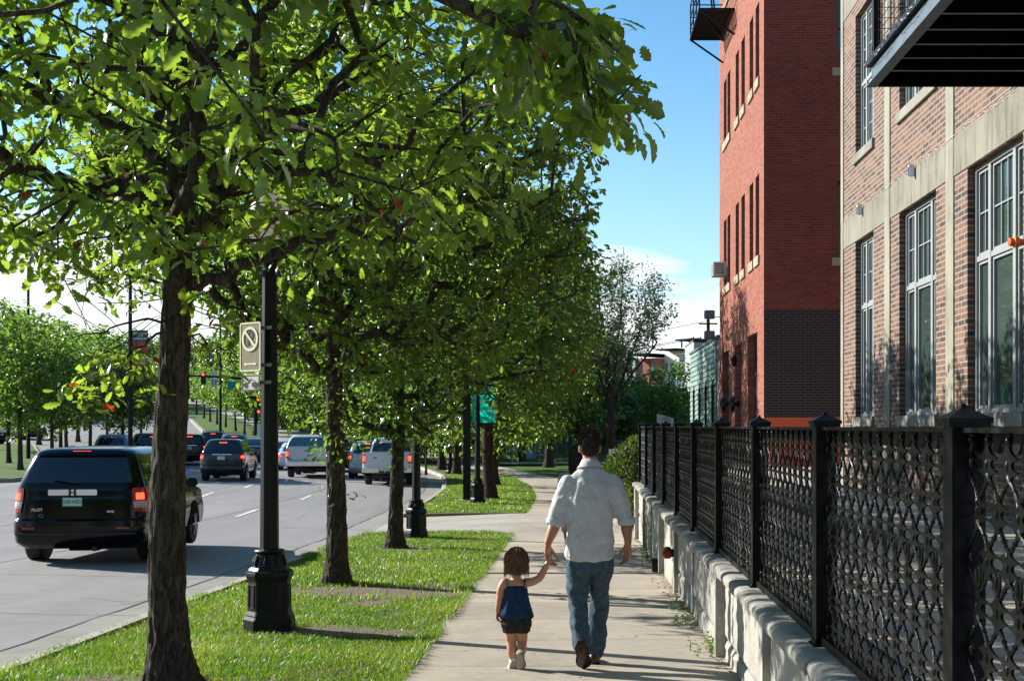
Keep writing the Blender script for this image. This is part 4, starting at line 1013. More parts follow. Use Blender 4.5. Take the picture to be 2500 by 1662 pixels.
def leaves_mesh(name, P, D, S, kind, mat, parent, rs, flat=.72, tone=None):
    """P positions (n,3), D unit directions, S sizes"""
    T, Q = leaf_template(kind); n = len(P); k = len(T)
    up = np.tile([0, 0, 1.0], (n, 1)) + rs.normal(0, flat, (n, 3))
    X = np.cross(D, up); X /= np.linalg.norm(X, axis=1, keepdims=True) + 1e-9; Z = np.cross(X, D)
    curl = rs.uniform(.2, 1.7, n)
    Tt = np.tile(T, (n, 1, 1)); Tt[:, :, 2] *= curl[:, None]
    V = (Tt[:, :, 0:1] * X[:, None, :] + Tt[:, :, 1:2] * D[:, None, :] + Tt[:, :, 2:3] * Z[:, None, :]) * S[:, None, None] + P[:, None, :]
    F_ = (Q[None] + (np.arange(n) * k)[:, None, None]).reshape(-1, 4)
    r = rs.rand(n) if tone is None else np.clip(tone, 0, 1)
    return np_mesh(name, V.reshape(-1, 3), F_, mat, parent, attr=np.repeat(r, k))
def unit(a): return a / (np.linalg.norm(a, axis=-1, keepdims=True) + 1e-9)
def bark_trunk(mb, pts, rad, seg, rough):
    """trunk tube with ridged bark displacement"""
    pts = [Vector(p) for p in pts]
    # densify
    n = len(pts); L_ = [0]
    for i in range(1, n): L_.append(L_[-1] + (pts[i] - pts[i-1]).length)
    m_ = max(8, int(L_[-1] / rough['step'])); P = []; Rr = []
    for j in range(m_ + 1):
        s = L_[-1] * j / m_
        P.append(Vector([float(np.interp(s, L_, [p[a] for p in pts])) for a in range(3)])); Rr.append(float(np.interp(s, L_, rad)))
    V, Fc = tube(P, Rr, seg, True)
    V2 = []
    for i, v in enumerate(V):
        j = i // seg; c = P[j]; d = Vector(v) - c; r = d.length
        if r < 1e-6: V2.append(v); continue
        q = (v[0] * 24, v[1] * 24, v[2] * 4.2); a = noise.noise(q); b = noise.noise((v[0] * 50, v[1] * 50, v[2] * 9)); e = noise.noise((v[0] * 2, v[1] * 2, v[2] * 1.3))
        V2.append(c + d * (1 + (rough['amp'] * (-abs(a) * 1.6 + .35) + rough['amp'] * .45 * b) + .05 * e))
    mb.add(V2, Fc)
def tree(name, label, group, loc, H, crown, ncl, per, lsize, lod='mid', mat=None, barkm=None, r0=.14, seed=1, limbs=None, keep=None, trunk_top=None, sprouts=None, detail=False, lean=(0, 0), cat='tree', cone=False, spread=.16, density=.0, extra=None, visible_from=None, droop=.45, bare_inner=0.0):
    """crown: (cx,cy,cz, rx,ry,rz) relative to base. Skeleton grows from trunk to the leaf clusters."""
    rs = np.random.RandomState(seed); mat = mat or M_oak; barkm = barkm or M_bark
    root = empty(name, loc, label, cat, group)
    cx, cy, cz, rx, ry, rz = crown; top = trunk_top or cz + rz * .5
    # nodes of skeleton
    nodes = []; par = []; rad_min = []
    def addn(p, q): nodes.append(np.array(p, float)); par.append(q); return len(nodes) - 1
    z = 0; prev = -1; tpts = []; trad = []
    zt = [-.3, 0, .06, .18, .4, .8, 1.4] + [1.4 + (top - 1.4) * k / 8 for k in range(1, 9)]
    for z in zt:
        t = max(0, z) / top; x = lean[0] * t + .05 * r0 / .14 * math.sin(z * .9 + seed) * min(1, z / 1.5); y = lean[1] * t + .05 * math.cos(z * .7 + seed * 2) * min(1, max(0, z) / 1.5)
        fl = 1 + .72 * math.exp(-max(0, z) / .16)
        tpts.append((x, y, z)); trad.append(r0 * fl * (1 - .80 * max(0, z / top) ** 1.3))
        if z >= min(1.4, cz - rz): prev = addn((x, y, z), prev)
    ntr = len(nodes)
    mb = MB(); bark_trunk(mb, tpts, trad, 96 if detail else 14, dict(step=.028 if detail else .22, amp=.16 if detail else .1))
    for (pts, ra, rb) in (limbs or []):
        ps = [np.array(p, float) for p in pts]; d = [np.linalg.norm(n_ - ps[0]) for n_ in nodes[:ntr]]; q = int(np.argmin(d)); n = 0
        dense = []
        for a, b in zip(ps[:-1], ps[1:]):
            for k in range(4): dense.append(a + (b - a) * k / 4)
        dense.append(ps[-1]); dense = [p + (rs.normal(0, .025, 3) if 0 < i < len(dense) - 1 else 0) for i, p in enumerate(dense)]
        bark_trunk(mb, dense, list(np.linspace(ra, rb, len(dense))), 14 if detail else 8, dict(step=.05, amp=.12))
        for p in dense: q = addn(p, q)
    # cluster points
    C = []
    tries = 0
    while len(C) < ncl and tries < ncl * 60:
        tries += 1
        u = unit(rs.normal(0, 1, 3)); r = rs.rand() ** (1 / (3 + density * 3))
        if r < bare_inner: continue
        p = np.array([cx, cy, cz]) + u * r * np.array([rx, ry, rz])
        if cone: 
            k = max(.08, 1 - max(0, (p[2] - cz)) / rz); p[0] = cx + (p[0] - cx) * k * 1.1; p[1] = cy + (p[1] - cy) * k * 1.1
        nn = noise.noise((p[0] * .55 + seed, p[1] * .55, p[2] * .7))
        if nn < -.24 and rs.rand() < .8: continue
        edge = 1 + .22 * noise.noise((u[0] * 2.2 + seed * 3, u[1] * 2.2, u[2] * 2.2))
        p = np.array([cx, cy, cz]) + (p - np.array([cx, cy, cz])) * edge
        w = p + np.array(loc)
        if p[2] < .5: continue
        if keep and not keep(w): continue
        if visible_from and not visible_from(w): continue
        C.append(p)
    for e in (extra or []):
        C.append(np.array(e, float))
    C = np.array(C)
    d0 = np.linalg.norm((C - np.array([cx * .3, cy * .3, cz - rz * .4])), axis=1); order = np.argsort(d0); C = C[order]
    NB = np.array(nodes); 
    nodes_arr = np.zeros((len(nodes) + len(C) * 4 + 10, 3)); nodes_arr[:len(nodes)] = NB; cnt = len(nodes); plen = np.zeros(len(nodes_arr))
    for i in range(cnt):
        plen[i] = 0 if par[i] < 0 else plen[par[i]] + np.linalg.norm(nodes_arr[i] - nodes_arr[par[i]])
    tips = []
    for c in C:
        dd = np.linalg.norm(nodes_arr[:cnt] - c, axis=1); below = (nodes_arr[:cnt, 2] > c[2] + .3) * .5
        q = int(np.argmin(dd * (1 + below) + .22 * plen[:cnt])); a = nodes_arr[q]; L_ = dd[q]
        ns = max(1, min(3, int(L_ / .35)))
        for k in range(1, ns + 1):
            t = k / ns; p = a + (c - a) * t + (rs.normal(0, .05 * min(1, L_), 3) if k < ns else 0) + np.array([0, 0, .12 * L_ * math.sin(t * math.pi)]) * (1 if k < ns else 0)
            if k < ns or True:
                nodes_arr[cnt] = p; par.append(q); plen[cnt] = plen[q] + L_ / ns; q = cnt; cnt += 1
        tips.append(q)
    # pipe model radii
    load = np.zeros(cnt); 
    for t_ in tips: load[t_] += 1
    for i in range(cnt - 1, -1, -1):
        if par[i] >= 0 and par[i] < i: load[par[i]] += load[i]
    base_r = .0052 if lod != 'oak' else .0036
    rr = np.minimum(base_r * np.maximum(load, .6) ** .52, r0 * .45)
    seg = 5 if detail else 4; Vb = []; Fb = []
    for i in range(ntr, cnt):
        q = par[i]; a = nodes_arr[q]; b = nodes_arr[i]; d = b - a; ln = np.linalg.norm(d)
        if ln < 1e-4: continue
        d = d / ln; h = np.array([1.0, 0, 0]) if abs(d[0]) < .8 else np.array([0, 1.0, 0]); x = np.cross(d, h); x /= np.linalg.norm(x); y = np.cross(d, x); o = len(Vb)
        ra = min(rr[q], rr[i] * 1.6); rb = rr[i]
        for (c, r) in ((a - d * ra * .3, ra), (b, rb)):
            for k in range(seg):
                an = 2 * math.pi * k / seg; Vb.append(c + x * math.cos(an) * r + y * math.sin(an) * r)
        Fb += [(o + k, o + (k+1) % seg, o + seg + (k+1) % seg, o + seg + k) for k in range(seg)]
    mb.add(Vb, Fb)
    mb.build('trunk', barkm, root, smooth=True, fixn=False)
    # leaves: whorls round every tip
    TP = nodes_arr[tips]; PR = nodes_arr[[par[t_] for t_ in tips]]; TD = unit(TP - PR + 1e-6)
    P = []; D = []; S = []; A = []; n_in = per
    Pn = np.repeat(TP, n_in, axis=0); Dn = np.repeat(TD, n_in, axis=0); n = len(Pn)
    back = rs.rand(n) ** 1.5; off = unit(rs.normal(0, 1, (n, 3))); Pn = Pn - Dn * (back * spread * 1.8)[:, None] + off * (spread * rs.uniform(.1, 1.0, n))[:, None]
    dirs = unit(Dn * .35 + off * np.array([1, 1, .45]) + np.array([0, 0, -1.0]) * (droop * rs.uniform(.2, 1.3, n))[:, None])
    tone = np.clip(rs.rand(n) * .75 + np.repeat(rs.rand(len(TP)) * .3, n_in), 0, 1) * .97
    dead = rs.rand(n) < .004; tone[dead] = .999
    sz = lsize * rs.uniform(.6, 1.25, n)
    if sprouts is not None:
        Ps = []; 
        for (za, zb, m_) in sprouts:
            for k in range(m_):
                a = rs.uniform(0, 6.28); q = rs.uniform(.10, .34); Ps.append((math.cos(a) * q, math.sin(a) * q, rs.uniform(za, zb)))
        Ps = np.array(Ps); Pn = np.vstack([Pn, Ps]); dirs = np.vstack([dirs, unit(Ps * np.array([1, 1, 0]) + rs.normal(0, .12, Ps.shape))]); sz = np.r_[sz, lsize * .8 * rs.uniform(.6, 1.2, len(Ps))]; tone = np.r_[tone, rs.rand(len(Ps)) * .9]
    leaves_mesh('crown', Pn, dirs, sz, lod, mat, root, rs, tone=tone)
    return root
def keepT(w):        # clearance pruned over the walk, crown stops short of the buildings
    return w[0] < .55
G_OAK = 'street oaks in a row along the verge'
# crown of the tree beside the viewer, its trunk stands outside the picture
def keep0(w):
    if w[1] < 4.1 + .6 * noise.noise((w[0] * 1.5, w[2] * 1.5, 4)): return False
    u = 1410 + w[0] / w[1] * F
    return w[0] < .42 - .35 * max(0, 2.9 - w[2]) and w[2] > 2.62 + .10 * abs(w[0] + 2.9) * .3 and (w[2] - EYE) / w[1] > .155 + .1 * max(0, (w[0] + 1.2)) * .35
EX0 = []
rs0 = np.random.RandomState(77)
for (u, v, n) in [(1310, 20, 3), (1380, 60, 4), (1440, 90, 4), (1500, 130, 3), (1420, 170, 4), (1480, 200, 3), (1350, 130, 3), (1290, 100, 3), (1530, 175, 2), (1460, 250, 5), (1500, 270, 4), (1545, 285, 2), (1570, 300, 1), (1400, 240, 3), (1330, 230, 3), (1240, 60, 5), (1240, 180, 4)]:
    for k in range(n):
        Y = rs0.uniform(4.7, 6.2); EX0.append((at(u + rs0.normal(0, 22), Y) + 2.9, Y - 2.6, zat(v + rs0.normal(0, 20), Y) - base(2.6)))
tree('oak_tree', 'oak whose big leaves hang down closest to the viewer along the top of the picture', G_OAK, (-2.9, 2.6, base(2.6)), 7.4, (0.1, .4, 4.6, 3.6, 3.4, 2.5), 430, 11, .112, 'oak', M_oak, seed=3, keep=keep0, extra=EX0, detail=False, r0=.15, spread=.13, droop=.6)
def T1p(u, v, Y): 
    u *= 1.0598; v *= 1.0598
    return (at(u, Y) + 2.895, Y - 8.75, zat(v, Y) - base(8.75))
lim1 = [([T1p(425, 662, 8.75), T1p(500, 640, 8.7), T1p(600, 606, 8.6), T1p(700, 548, 8.5), T1p(800, 520, 8.4), T1p(880, 492, 8.3), T1p(960, 440, 8.1)], .048, .022),
        ([T1p(430, 545, 8.75), T1p(500, 470, 8.7), T1p(560, 395, 8.8), T1p(600, 345, 8.9), T1p(640, 280, 9.1), T1p(740, 240, 9.3), T1p(850, 150, 9.6)], .066, .03),
        ([T1p(440, 440, 8.75), T1p(560, 385, 8.5), T1p(680, 395, 8.3), T1p(790, 425, 8.1), T1p(900, 500, 7.9), T1p(960, 560, 7.8)], .04, .012),
        ([T1p(450, 335, 8.75), T1p(520, 300, 8.4), T1p(660, 260, 8.0), T1p(760, 330, 7.6), T1p(900, 390, 7.4)], .05, .02),
        ([T1p(400, 470, 8.75), T1p(300, 440, 8.5), T1p(180, 432, 8.2), T1p(90, 400, 8.0), T1p(0, 350, 7.7), T1p(-120, 320, 7.4)], .05, .02),
        ([T1p(400, 440, 8.75), T1p(330, 330, 9.0), T1p(200, 240, 9.3), T1p(60, 230, 9.6), T1p(-80, 250, 9.9)], .045, .018),
        ([T1p(390, 770, 8.7), T1p(330, 800, 8.5), T1p(280, 850, 8.3), T1p(230, 900, 8.2), T1p(190, 940, 8.1)], .010, .004),
        ([T1p(390, 735, 8.7), T1p(320, 740, 8.5), T1p(240, 760, 8.3), T1p(170, 780, 8.2)], .010, .004),
        ([T1p(430, 760, 8.7), T1p(480, 785, 8.6), T1p(520, 800, 8.6), T1p(545, 850, 8.6)], .009, .003)]
def keep1(w):
    u = 1410 + w[0] / w[1] * F; v = 1039 - (w[2] - EYE) / w[1] * F
    if u > 1300 + .25 * max(0, 420 - v): return False
    if u < 460: return v < 660 + 60 * noise.noise((w[0] * 2, w[1], w[2]))
    if u < 640: return v < 600
    return w[2] > 3.0 and v < 690 + 90 * noise.noise((w[0] * 2, w[1], w[2]))
t1 = tree('oak_tree', 'oak with thick furrowed trunk nearest the viewer, beside the black SUV', G_OAK, (-2.895, 8.75, base(8.75)), 7.6, (0.0, -.1, 5.0, 3.6, 3.6, 2.5), 1900, 12, .114, 'oak', M_oak, seed=11, keep=keep1, detail=True, r0=.130, limbs=lim1, spread=.14, trunk_top=6.8)
# sparse low twigs of that tree with yellowish leaves
rs = np.random.RandomState(5); P = []; 
for (u, v, n, s) in [(250, 820, 16, 26), (200, 870, 22, 34), (180, 915, 18, 24), (290, 860, 16, 26), (235, 905, 16, 34), (300, 810, 10, 20), (340, 905, 9, 22), (330, 840, 8, 22), (150, 680, 14, 40), (210, 650, 16, 36), (470, 800, 9, 18), (530, 870, 5, 16), (120, 640, 12, 30), (250, 640, 12, 30), (500, 740, 14, 26), (470, 690, 14, 26)]:
    for k in range(n): P.append(T1p(u + rs.normal(0, s), v + rs.normal(0, s * .55), 8.3 + rs.normal(0, .12)))
P = np.array(P); D = unit(rs.normal(0, 1, P.shape) * np.array([1, .7, .5]) + np.array([-.4, 0, -.4])); tn = .55 + .42 * rs.rand(len(P)); tn[::37] = .999
lv = leaves_mesh('low_twig_leaves', P, D, .10 * rs.uniform(.6, 1.2, len(P)), 'oak', M_oak, t1, rs, tone=tn)
tw = MB()
for k in range(0, len(P), 3):
    q = P[(k + 7) % len(P)]
    if np.linalg.norm(P[k] - q) < .9: tw.tube([tuple(P[k]), tuple((P[k] + q) / 2 + rs.normal(0, .04, 3)), tuple(q)], [.002, .003, .004], 4)
tw.build('twig', M_bark, t1)
def keep2(w):
    u = 1410 + w[0] / w[1] * F; v = 1039 - (w[2] - EYE) / w[1] * F
    if u < 560: return v < 740
    if u < 700: return v < 830 + 40 * noise.noise((w[0] * 2, w[1], w[2]))
    return u < 1500
lim2 = [([(0, 0, 2.6), (-.4, -.1, 2.85), (-.8, -.2, 3.1), (-1.3, -.3, 3.15)], .045, .02), ([(0, 0, 2.75), (.3, 0, 3.1), (.75, -.1, 3.3), (1.2, -.2, 3.2), (1.9, -.3, 2.8)], .05, .015), ([(0, 0, 3.3), (.5, .2, 3.8), (1.1, .3, 4.2), (1.9, .3, 4.3)], .05, .02), ([(0, 0, 3.6), (-.5, .2, 4.1), (-1.3, .2, 4.5), (-2.2, .2, 4.6)], .05, .02)]
t2 = tree('oak_tree', 'second oak along the verge, leafy sprouts on its trunk in front of a white pickup', G_OAK, (-3.04, 15.5, base(15.5)), 7.5, (0.05, 0, 4.9, 3.4, 3.3, 2.5), 1900, 16, .104, 'mid', M_oak2, seed=21, keep=keep2, r0=.128, limbs=lim2, spread=.17, sprouts=[(1.55, 2.9, 330), (.9, 1.7, 26)], detail=True, density=.2)
t3 = tree('oak_tree', 'third oak along the verge just before the dark lamp post, thinner trunk', G_OAK, (-3.2, 21.6, base(21.6)), 7.4, (0.1, 0, 4.6, 3.5, 3.3, 2.8), 1600, 16, .115, 'mid', M_oak3, seed=31, keep=lambda w: w[0] < .5 and w[2] > 1.55 and not (1115 < 1410 + w[0] / w[1] * F < 1215 and 1039 - (w[2] - EYE) / w[1] * F > 945), r0=.126, spread=.2, sprouts=[(1.3, 2.6, 120)], detail=True, density=.2)
def k4(w):
    if w[0] > .62: return False
    d = Vector(w) - Vector((-3.0, 39, 2.45)); a = d.dot(sd)
    if a > -.3 and (d - sd * a).length < 1.0: return False  # gap carved along the sun ray so light reaches the banner
    return not (-3.9 < w[0] < -2.1 and w[1] < 39.4 and w[2] < 3.2)
tree('oak_tree', 'large dark oak beside the banner post past the driveway', G_OAK, (-2.75, 38.5, base(38.5)), 10.5, (0.2, 0, 5.6, 3.7, 3.6, 4.3), 1000, 16, .18, 'mid', M_oak2, barkm=M_bark2, seed=41, keep=k4, r0=.20, spread=.3, density=.2)
tree('oak_tree', 'dark oak just behind the large oak past the driveway', G_OAK, (-3.15, 44, base(44)), 11.5, (0.2, 0, 6.2, 3.8, 3.6, 4.8), 600, 14, .23, 'mid', M_deep, barkm=M_bark2, seed=42, keep=k4, r0=.19, spread=.32, density=.2)
tree('oak_tree', 'third dark oak in the cluster past the driveway, mostly hidden by two others', G_OAK, (-3.3, 48.5, base(48.5)), 11.5, (0.2, 0, 6.2, 4.0, 3.6, 4.9), 520, 14, .25, 'mid', M_deep, barkm=M_bark2, seed=43, r0=.19, spread=.34, density=.2)
tree('oak_tree', 'slim dark oak right of the two stubby trunks on the far island', G_OAK, (at(1114, 60), 60, base(60)), 9, (0, 0, 5.2, 3.6, 3.4, 3.9), 420, 14, .26, 'small', M_oak2, barkm=M_bark2, seed=44, r0=.2, spread=.36, density=.2)
tree('oak_tree', 'slim dark oak on the far island left of the twin trunks', G_OAK, (at(1078, 66), 66, base(66)), 9, (0, 0, 5.2, 3.8, 3.4, 3.9), 420, 14, .28, 'small', M_oak2, barkm=M_bark2, seed=45, r0=.2, spread=.36, density=.2)
tree('young_tree', 'staked young tree with thin pale stem at the island tip', None, (at(1040, 62), 62, base(62)), 5, (0, 0, 3.4, 1.6, 1.6, 1.9), 120, 12, .2, 'small', M_ash, seed=46, r0=.05, spread=.25)
# park trees right of the walk
GP = 'dark trees in the park at the end of the walk'
tree('park_tree', 'dark park tree in the mulch ring left of the green gate', GP, (-3.5, 77, base(77) + .1), 10, (0, 0, 6.2, 4.6, 4.4, 4.4), 420, 14, .33, 'small', M_deep, barkm=M_bark2, seed=51, r0=.24, spread=.45, density=.2)
tree('park_tree', 'dark park tree right beside the green gate post', GP, (-1.6, 68, base(68) + .1), 10, (0, 0, 5.8, 4.2, 4.0, 4.1), 420, 14, .30, 'small', M_deep, barkm=M_bark2, seed=52, r0=.22, spread=.42, density=.2)
tree('park_tree', 'dark park tree with its trunk hidden behind the walking man', GP, (at(1412, 72), 72, base(72) + .1), 9, (0, 0, 5.0, 3.4, 3.4, 3.6), 360, 14, .32, 'small', M_deep, barkm=M_bark2, seed=53, r0=.24, spread=.42, density=.2)
# the half bare tree against the sky
tree('bare_tree', 'tall half bare tree with greyish leaves standing out against the sky', None, (1.85, 64, base(64) + .1), 11.5, (.15, 0, 7.7, 3.5, 2.8, 3.5), 760, 14, .17, 'small', M_grey, barkm=M_bark2, seed=61, r0=.26, spread=.42, lean=(-.5, 0), trunk_top=8.2, bare_inner=.42, cone=False, droop=.1, keep=lambda w: w[2] > 3.6 + (1.2 if w[0] > 1.7 else .5) * abs(w[0] - 1.7),
     limbs=[([(-.1, 0, 2.4), (-.7, 0, 5), (-1.6, 0, 8.2), (-2.3, 0, 9.9)], .09, .02), ([(-.1, 0, 2.8), (.7, 0, 5.2), (1.5, 0, 7.6), (2.6, 0, 8.9)], .09, .02), ([(-.2, 0, 3.4), (.2, .2, 6), (.5, .3, 9.2), (.55, .3, 11.6)], .09, .012), ([(-.2, 0, 3.0), (-.4, -.2, 6), (-.8, -.3, 9.4)], .07, .015), ([(-.15, 0, 3.4), (1.2, .2, 5.2), (2.3, .3, 6.6)], .06, .015)])
GB = 'leafy trees in front of the distant flats'
tree('leafy_tree', 'rounded mid green tree in front of the distant apartment block', GB, (at(1635, 88), 88, base(88)), 7, (0, 0, 3.6, 2.7, 2.8, 2.9), 320, 14, .30, 'small', M_ash, seed=62, r0=.16, spread=.4)
tree('leafy_tree', 'darker green tree between the half bare tree and the rounded one', GB, (at(1560, 92), 92, base(92)), 7, (0, 0, 2.6, 2.4, 2.8, 2.4), 320, 14, .30, 'small', M_ash, seed=63, r0=.16, spread=.4)
tree('leafy_tree', 'dark bushy tree under the crown of the half bare tree', GB, (at(1500, 84), 84, base(84)), 6, (0, 0, 2.6, 2.0, 2.6, 2.3), 300, 14, .26, 'small', M_deep, seed=64, r0=.16, spread=.4)
# juniper at the end of the wall
jr = empty('juniper_bush', (1.15, 27.6, base(27.6)), 'tall dark feathery juniper with yellow green tips beyond the wall end', 'bush')
rs = np.random.RandomState(9); n = 5200; u_ = unit(rs.normal(0, 1, (n, 3))); rr_ = rs.uniform(.6, 1.0, n); Pj = u_ * rr_[:, None] * np.array([.52, .85, 1.0]) + np.array([.1, 0, .95]); Pj[:, 0] += .15 * np.sin(Pj[:, 2] * 4 + Pj[:, 1] * 3)
Dj = unit(u_ + np.array([0, 0, .9]) + rs.normal(0, .35, (n, 3))); leaves_mesh('foliage', Pj, Dj, .15 * rs.uniform(.5, 1.2, n), 'narrow', M_juniper, jr, rs)
mb = MB(); mb.tube([(.1, 0, -.1), (.1, 0, .6), (.15, 0, 1.2)], [.06, .05, .02], 7); mb.build('stem', M_bark2, jr)
sh = empty('shrub', (at(1208, 74), 74, base(74) + .1), 'small bright green shrub beside the tarp at the far end of the walk', 'shrub')
Pj = unit(rs.normal(0, 1, (500, 3))) * np.array([.5, .5, .7]) * rs.uniform(.5, 1, (500, 1)) + np.array([0, 0, .6]); leaves_mesh('foliage', Pj, unit(Pj - [0, 0, .4] + rs.normal(0, .3, Pj.shape)), np.full(500, .22), 'small', M_ash, sh, rs)
mb = MB(); mb.tube([(0, 0, -.1), (0, 0, .7)], [.04, .02], 6); mb.build('stem', M_bark2, sh)

# median trees on the left: three prototypes copied
protos = []
def proto(seed, H, mat, lod='small', ls=.24, cr=(2.9, 2.8, 2.9), cz=4.8, n=420, r0=.12, spread=.34):
    return tree('median_tree', 'x', 'trees on the median left of the road', (0, 0, 0), H, (0, 0, cz, *cr), n, 13, ls, lod, mat, seed=seed, r0=r0, spread=spread, barkm=M_bark)
pm1, pm2, pm3 = proto(71, 8, M_ash), proto(72, 8, M_ash), proto(73, 7.5, M_deep)
spots = [(49, 56, 0, 1.0, 'median tree with the stoutest trunk, standing by the left kerb of the grass'), (22, 66, 1, 1.0, 'median tree right behind the stoutest one, leaning stakes beside it'),
         (126, 62, 2, .85, 'slim median tree over the left half of the black SUV roof'), (148, 70, 0, .95, 'median tree whose trunk pairs with a stouter one over the black SUV'),
         (163, 76, 1, 1.0, 'stouter trunk of the pair of median trees over the black SUV'), (220, 80, 1, .98, 'median tree left of the parked silver SUV'),
         (302, 70, 2, .82, 'median tree directly right of the banner pole'), (316, 84, 0, .9, 'median tree behind the one beside the banner pole'),
         (-40, 60, 1, 1.12, 'tall median tree at the left edge of the picture'), (95, 92, 0, 1.15, 'far median tree rising above the nearer crowns'), (190, 96, 1, 1.15, 'far median tree left of the banner pole'), (345, 98, 1, .9, 'far median tree just left of the thick near trunk'),
         (-10, 84, 2, 1.2, 'dark far median tree at the left edge behind the others'), (262, 100, 2, .95, 'dark far median tree over the silver SUV')]
used = set()
for i, (u, Y, k, s, lb) in enumerate(spots):
    o = (pm1, pm2, pm3)[k]
    if k in used: o = copy_tree(o)
    used.add(k); X = at(u, Y); o.location = (X, Y, RD(X, Y) + .1); o.scale = (s, s, s); o.rotation_euler = (0, 0, i * 1.9); o['label'] = lb
# rows of young trees up the hill verge
hp = tree('hill_tree', 'x', 'young trees lining the hill verge', (0, 0, 0), 5, (0, 0, 3.7, 1.75, 1.75, 2.0), 170, 12, .24, 'small', M_ash, seed=81, r0=.10, spread=.28)
ordn = ['nearest of the hill verge trees, closest to the signal pole', 'second hill verge tree up from the signal pole', 'third hill verge tree up from the signal pole', 'fourth hill verge tree up from the signal pole', 'fifth hill verge tree up from the signal pole', 'sixth hill verge tree up from the signal pole', 'seventh hill verge tree, just right of the thick near trunk']
for i, (u, Y, s) in enumerate([(597, 106, 1), (575, 112, 1.02), (551, 119, 1), (530, 125, 1.05), (513, 131, 1.05), (498, 139, 1.1), (480, 150, 1.15)]):
    o = hp if i == 0 else copy_tree(hp)
    o.location = (at(u, Y), Y, base(Y) + .1); o.scale = (s, s, s); o.rotation_euler = (0, 0, i * 2.3); o['label'] = ordn[i]
# background woods
bp1 = tree('background_tree', 'x', 'background trees beyond the crossing', (0, 0, 0), 10, (0, 0, 5.6, 4.4, 4.2, 5.0), 420, 14, .42, 'small', M_ash, seed=91, r0=.2, spread=.55, barkm=M_bark2, density=.3)
bp2 = tree('background_tree', 'x', 'background trees beyond the crossing', (0, 0, 0), 10, (0, 0, 5.4, 4.4, 4.2, 5.0), 420, 14, .42, 'small', M_deep, seed=92, r0=.2, spread=.55, barkm=M_bark2, density=.3)
bs = [(640, 130, .8), (690, 118, .75), (735, 112, .8), (780, 108, .9), (830, 104, .95), (880, 98, .95), (930, 104, 1.0), (985, 96, 1.0), (1035, 92, 1.05), (1090, 98, 1.1), (1150, 92, 1.1), (1210, 100, 1.15), (1270, 96, 1.1), (1330, 92, 1.05), (1390, 98, 1.0), (1445, 96, .6),
      (1300, 84, .9), (1180, 110, 1.3), (600, 190, 1.0), (540, 200, 1.1), (470, 205, 1.1), (660, 170, 1.0), (720, 150, 1.1), (400, 190, 1.1), (330, 180, 1.1), (250, 170, 1.2), (150, 160, 1.2), (60, 150, 1.2), (-30, 140, 1.1), (1010, 76, .7), (940, 80, .62), (1120, 82, .8), (1490, 104, .42), (1655, 112, .40), (1560, 108, .4)]
rs = np.random.RandomState(4)
zone = lambda u: 'over the hill left of the signal pole' if u < 600 else 'behind the signal pole and white pickup' if u < 780 else 'between the two nearer verge oaks' if u < 1000 else 'behind the dark oak cluster' if u < 1300 else 'behind the walking man' if u < 1470 else 'below the distant flats'
cnt_ = {}
bs_used = set()
for i, (u, Y, s) in enumerate(bs):
    k = (i * 5) % 3 % 2; o = (bp1, bp2)[k]
    if k in bs_used: o = copy_tree(o)
    bs_used.add(k); o.location = (at(u, Y), Y, base(Y) - .2); sq = rs.uniform(.9, 1.12); o.scale = (s * sq, s * sq, s / sq); o.rotation_euler = (0, 0, rs.uniform(0, 6.28))
    z_ = zone(u); c_ = cnt_.get(z_, 0); cnt_[z_] = c_ + 1
    words = ['leftmost', 'second from left', 'third from left', 'fourth from left', 'fifth from left', 'sixth from left', 'seventh from left', 'eighth from left', 'ninth from left', 'tenth from left', 'eleventh from left']
    zz_ = sorted([b for b in bs if zone(b[0]) == z_]); o['label'] = ('pale green' if k == 0 else 'dark green') + ' tree, ' + words[zz_.index((u, Y, s))] + ' ' + z_

# unseen trees added behind the viewer to darken reflections and sky fill
for i, (x, y, s) in enumerate([(-34, -22, 1.2), (-26, -30, 1.3), (-18, -26, 1.1), (-10, -32, 1.3), (-3, -24, 1.1), (4, -34, 1.2), (-42, -12, 1.2), (-3, -8, .7), (-3, -16, .8), (-30, -40, 1.5), (-14, -44, 1.5), (2, -48, 1.6)]):
    o = copy_tree(bp2 if i % 2 else bp1); o.location = (x, y, base(y) - .2); o.scale = (s, s, s); o.rotation_euler = (0, 0, i * 1.3); o['label'] = 'added unseen tree behind the viewer, ' + ['with rounded crown by the far kerb', 'with tall crown over the far lane', 'with wide crown near the centre line', 'dark and tall at the bend', 'slim at the end of the verge', 'by the corner of the terrace', 'low and dark across the road', 'small just behind the camera', 'small second behind the camera', 'huge across the road', 'huge in the road bend', 'huge straight back'][i]; o['group'] = 'unseen trees added behind the viewer'
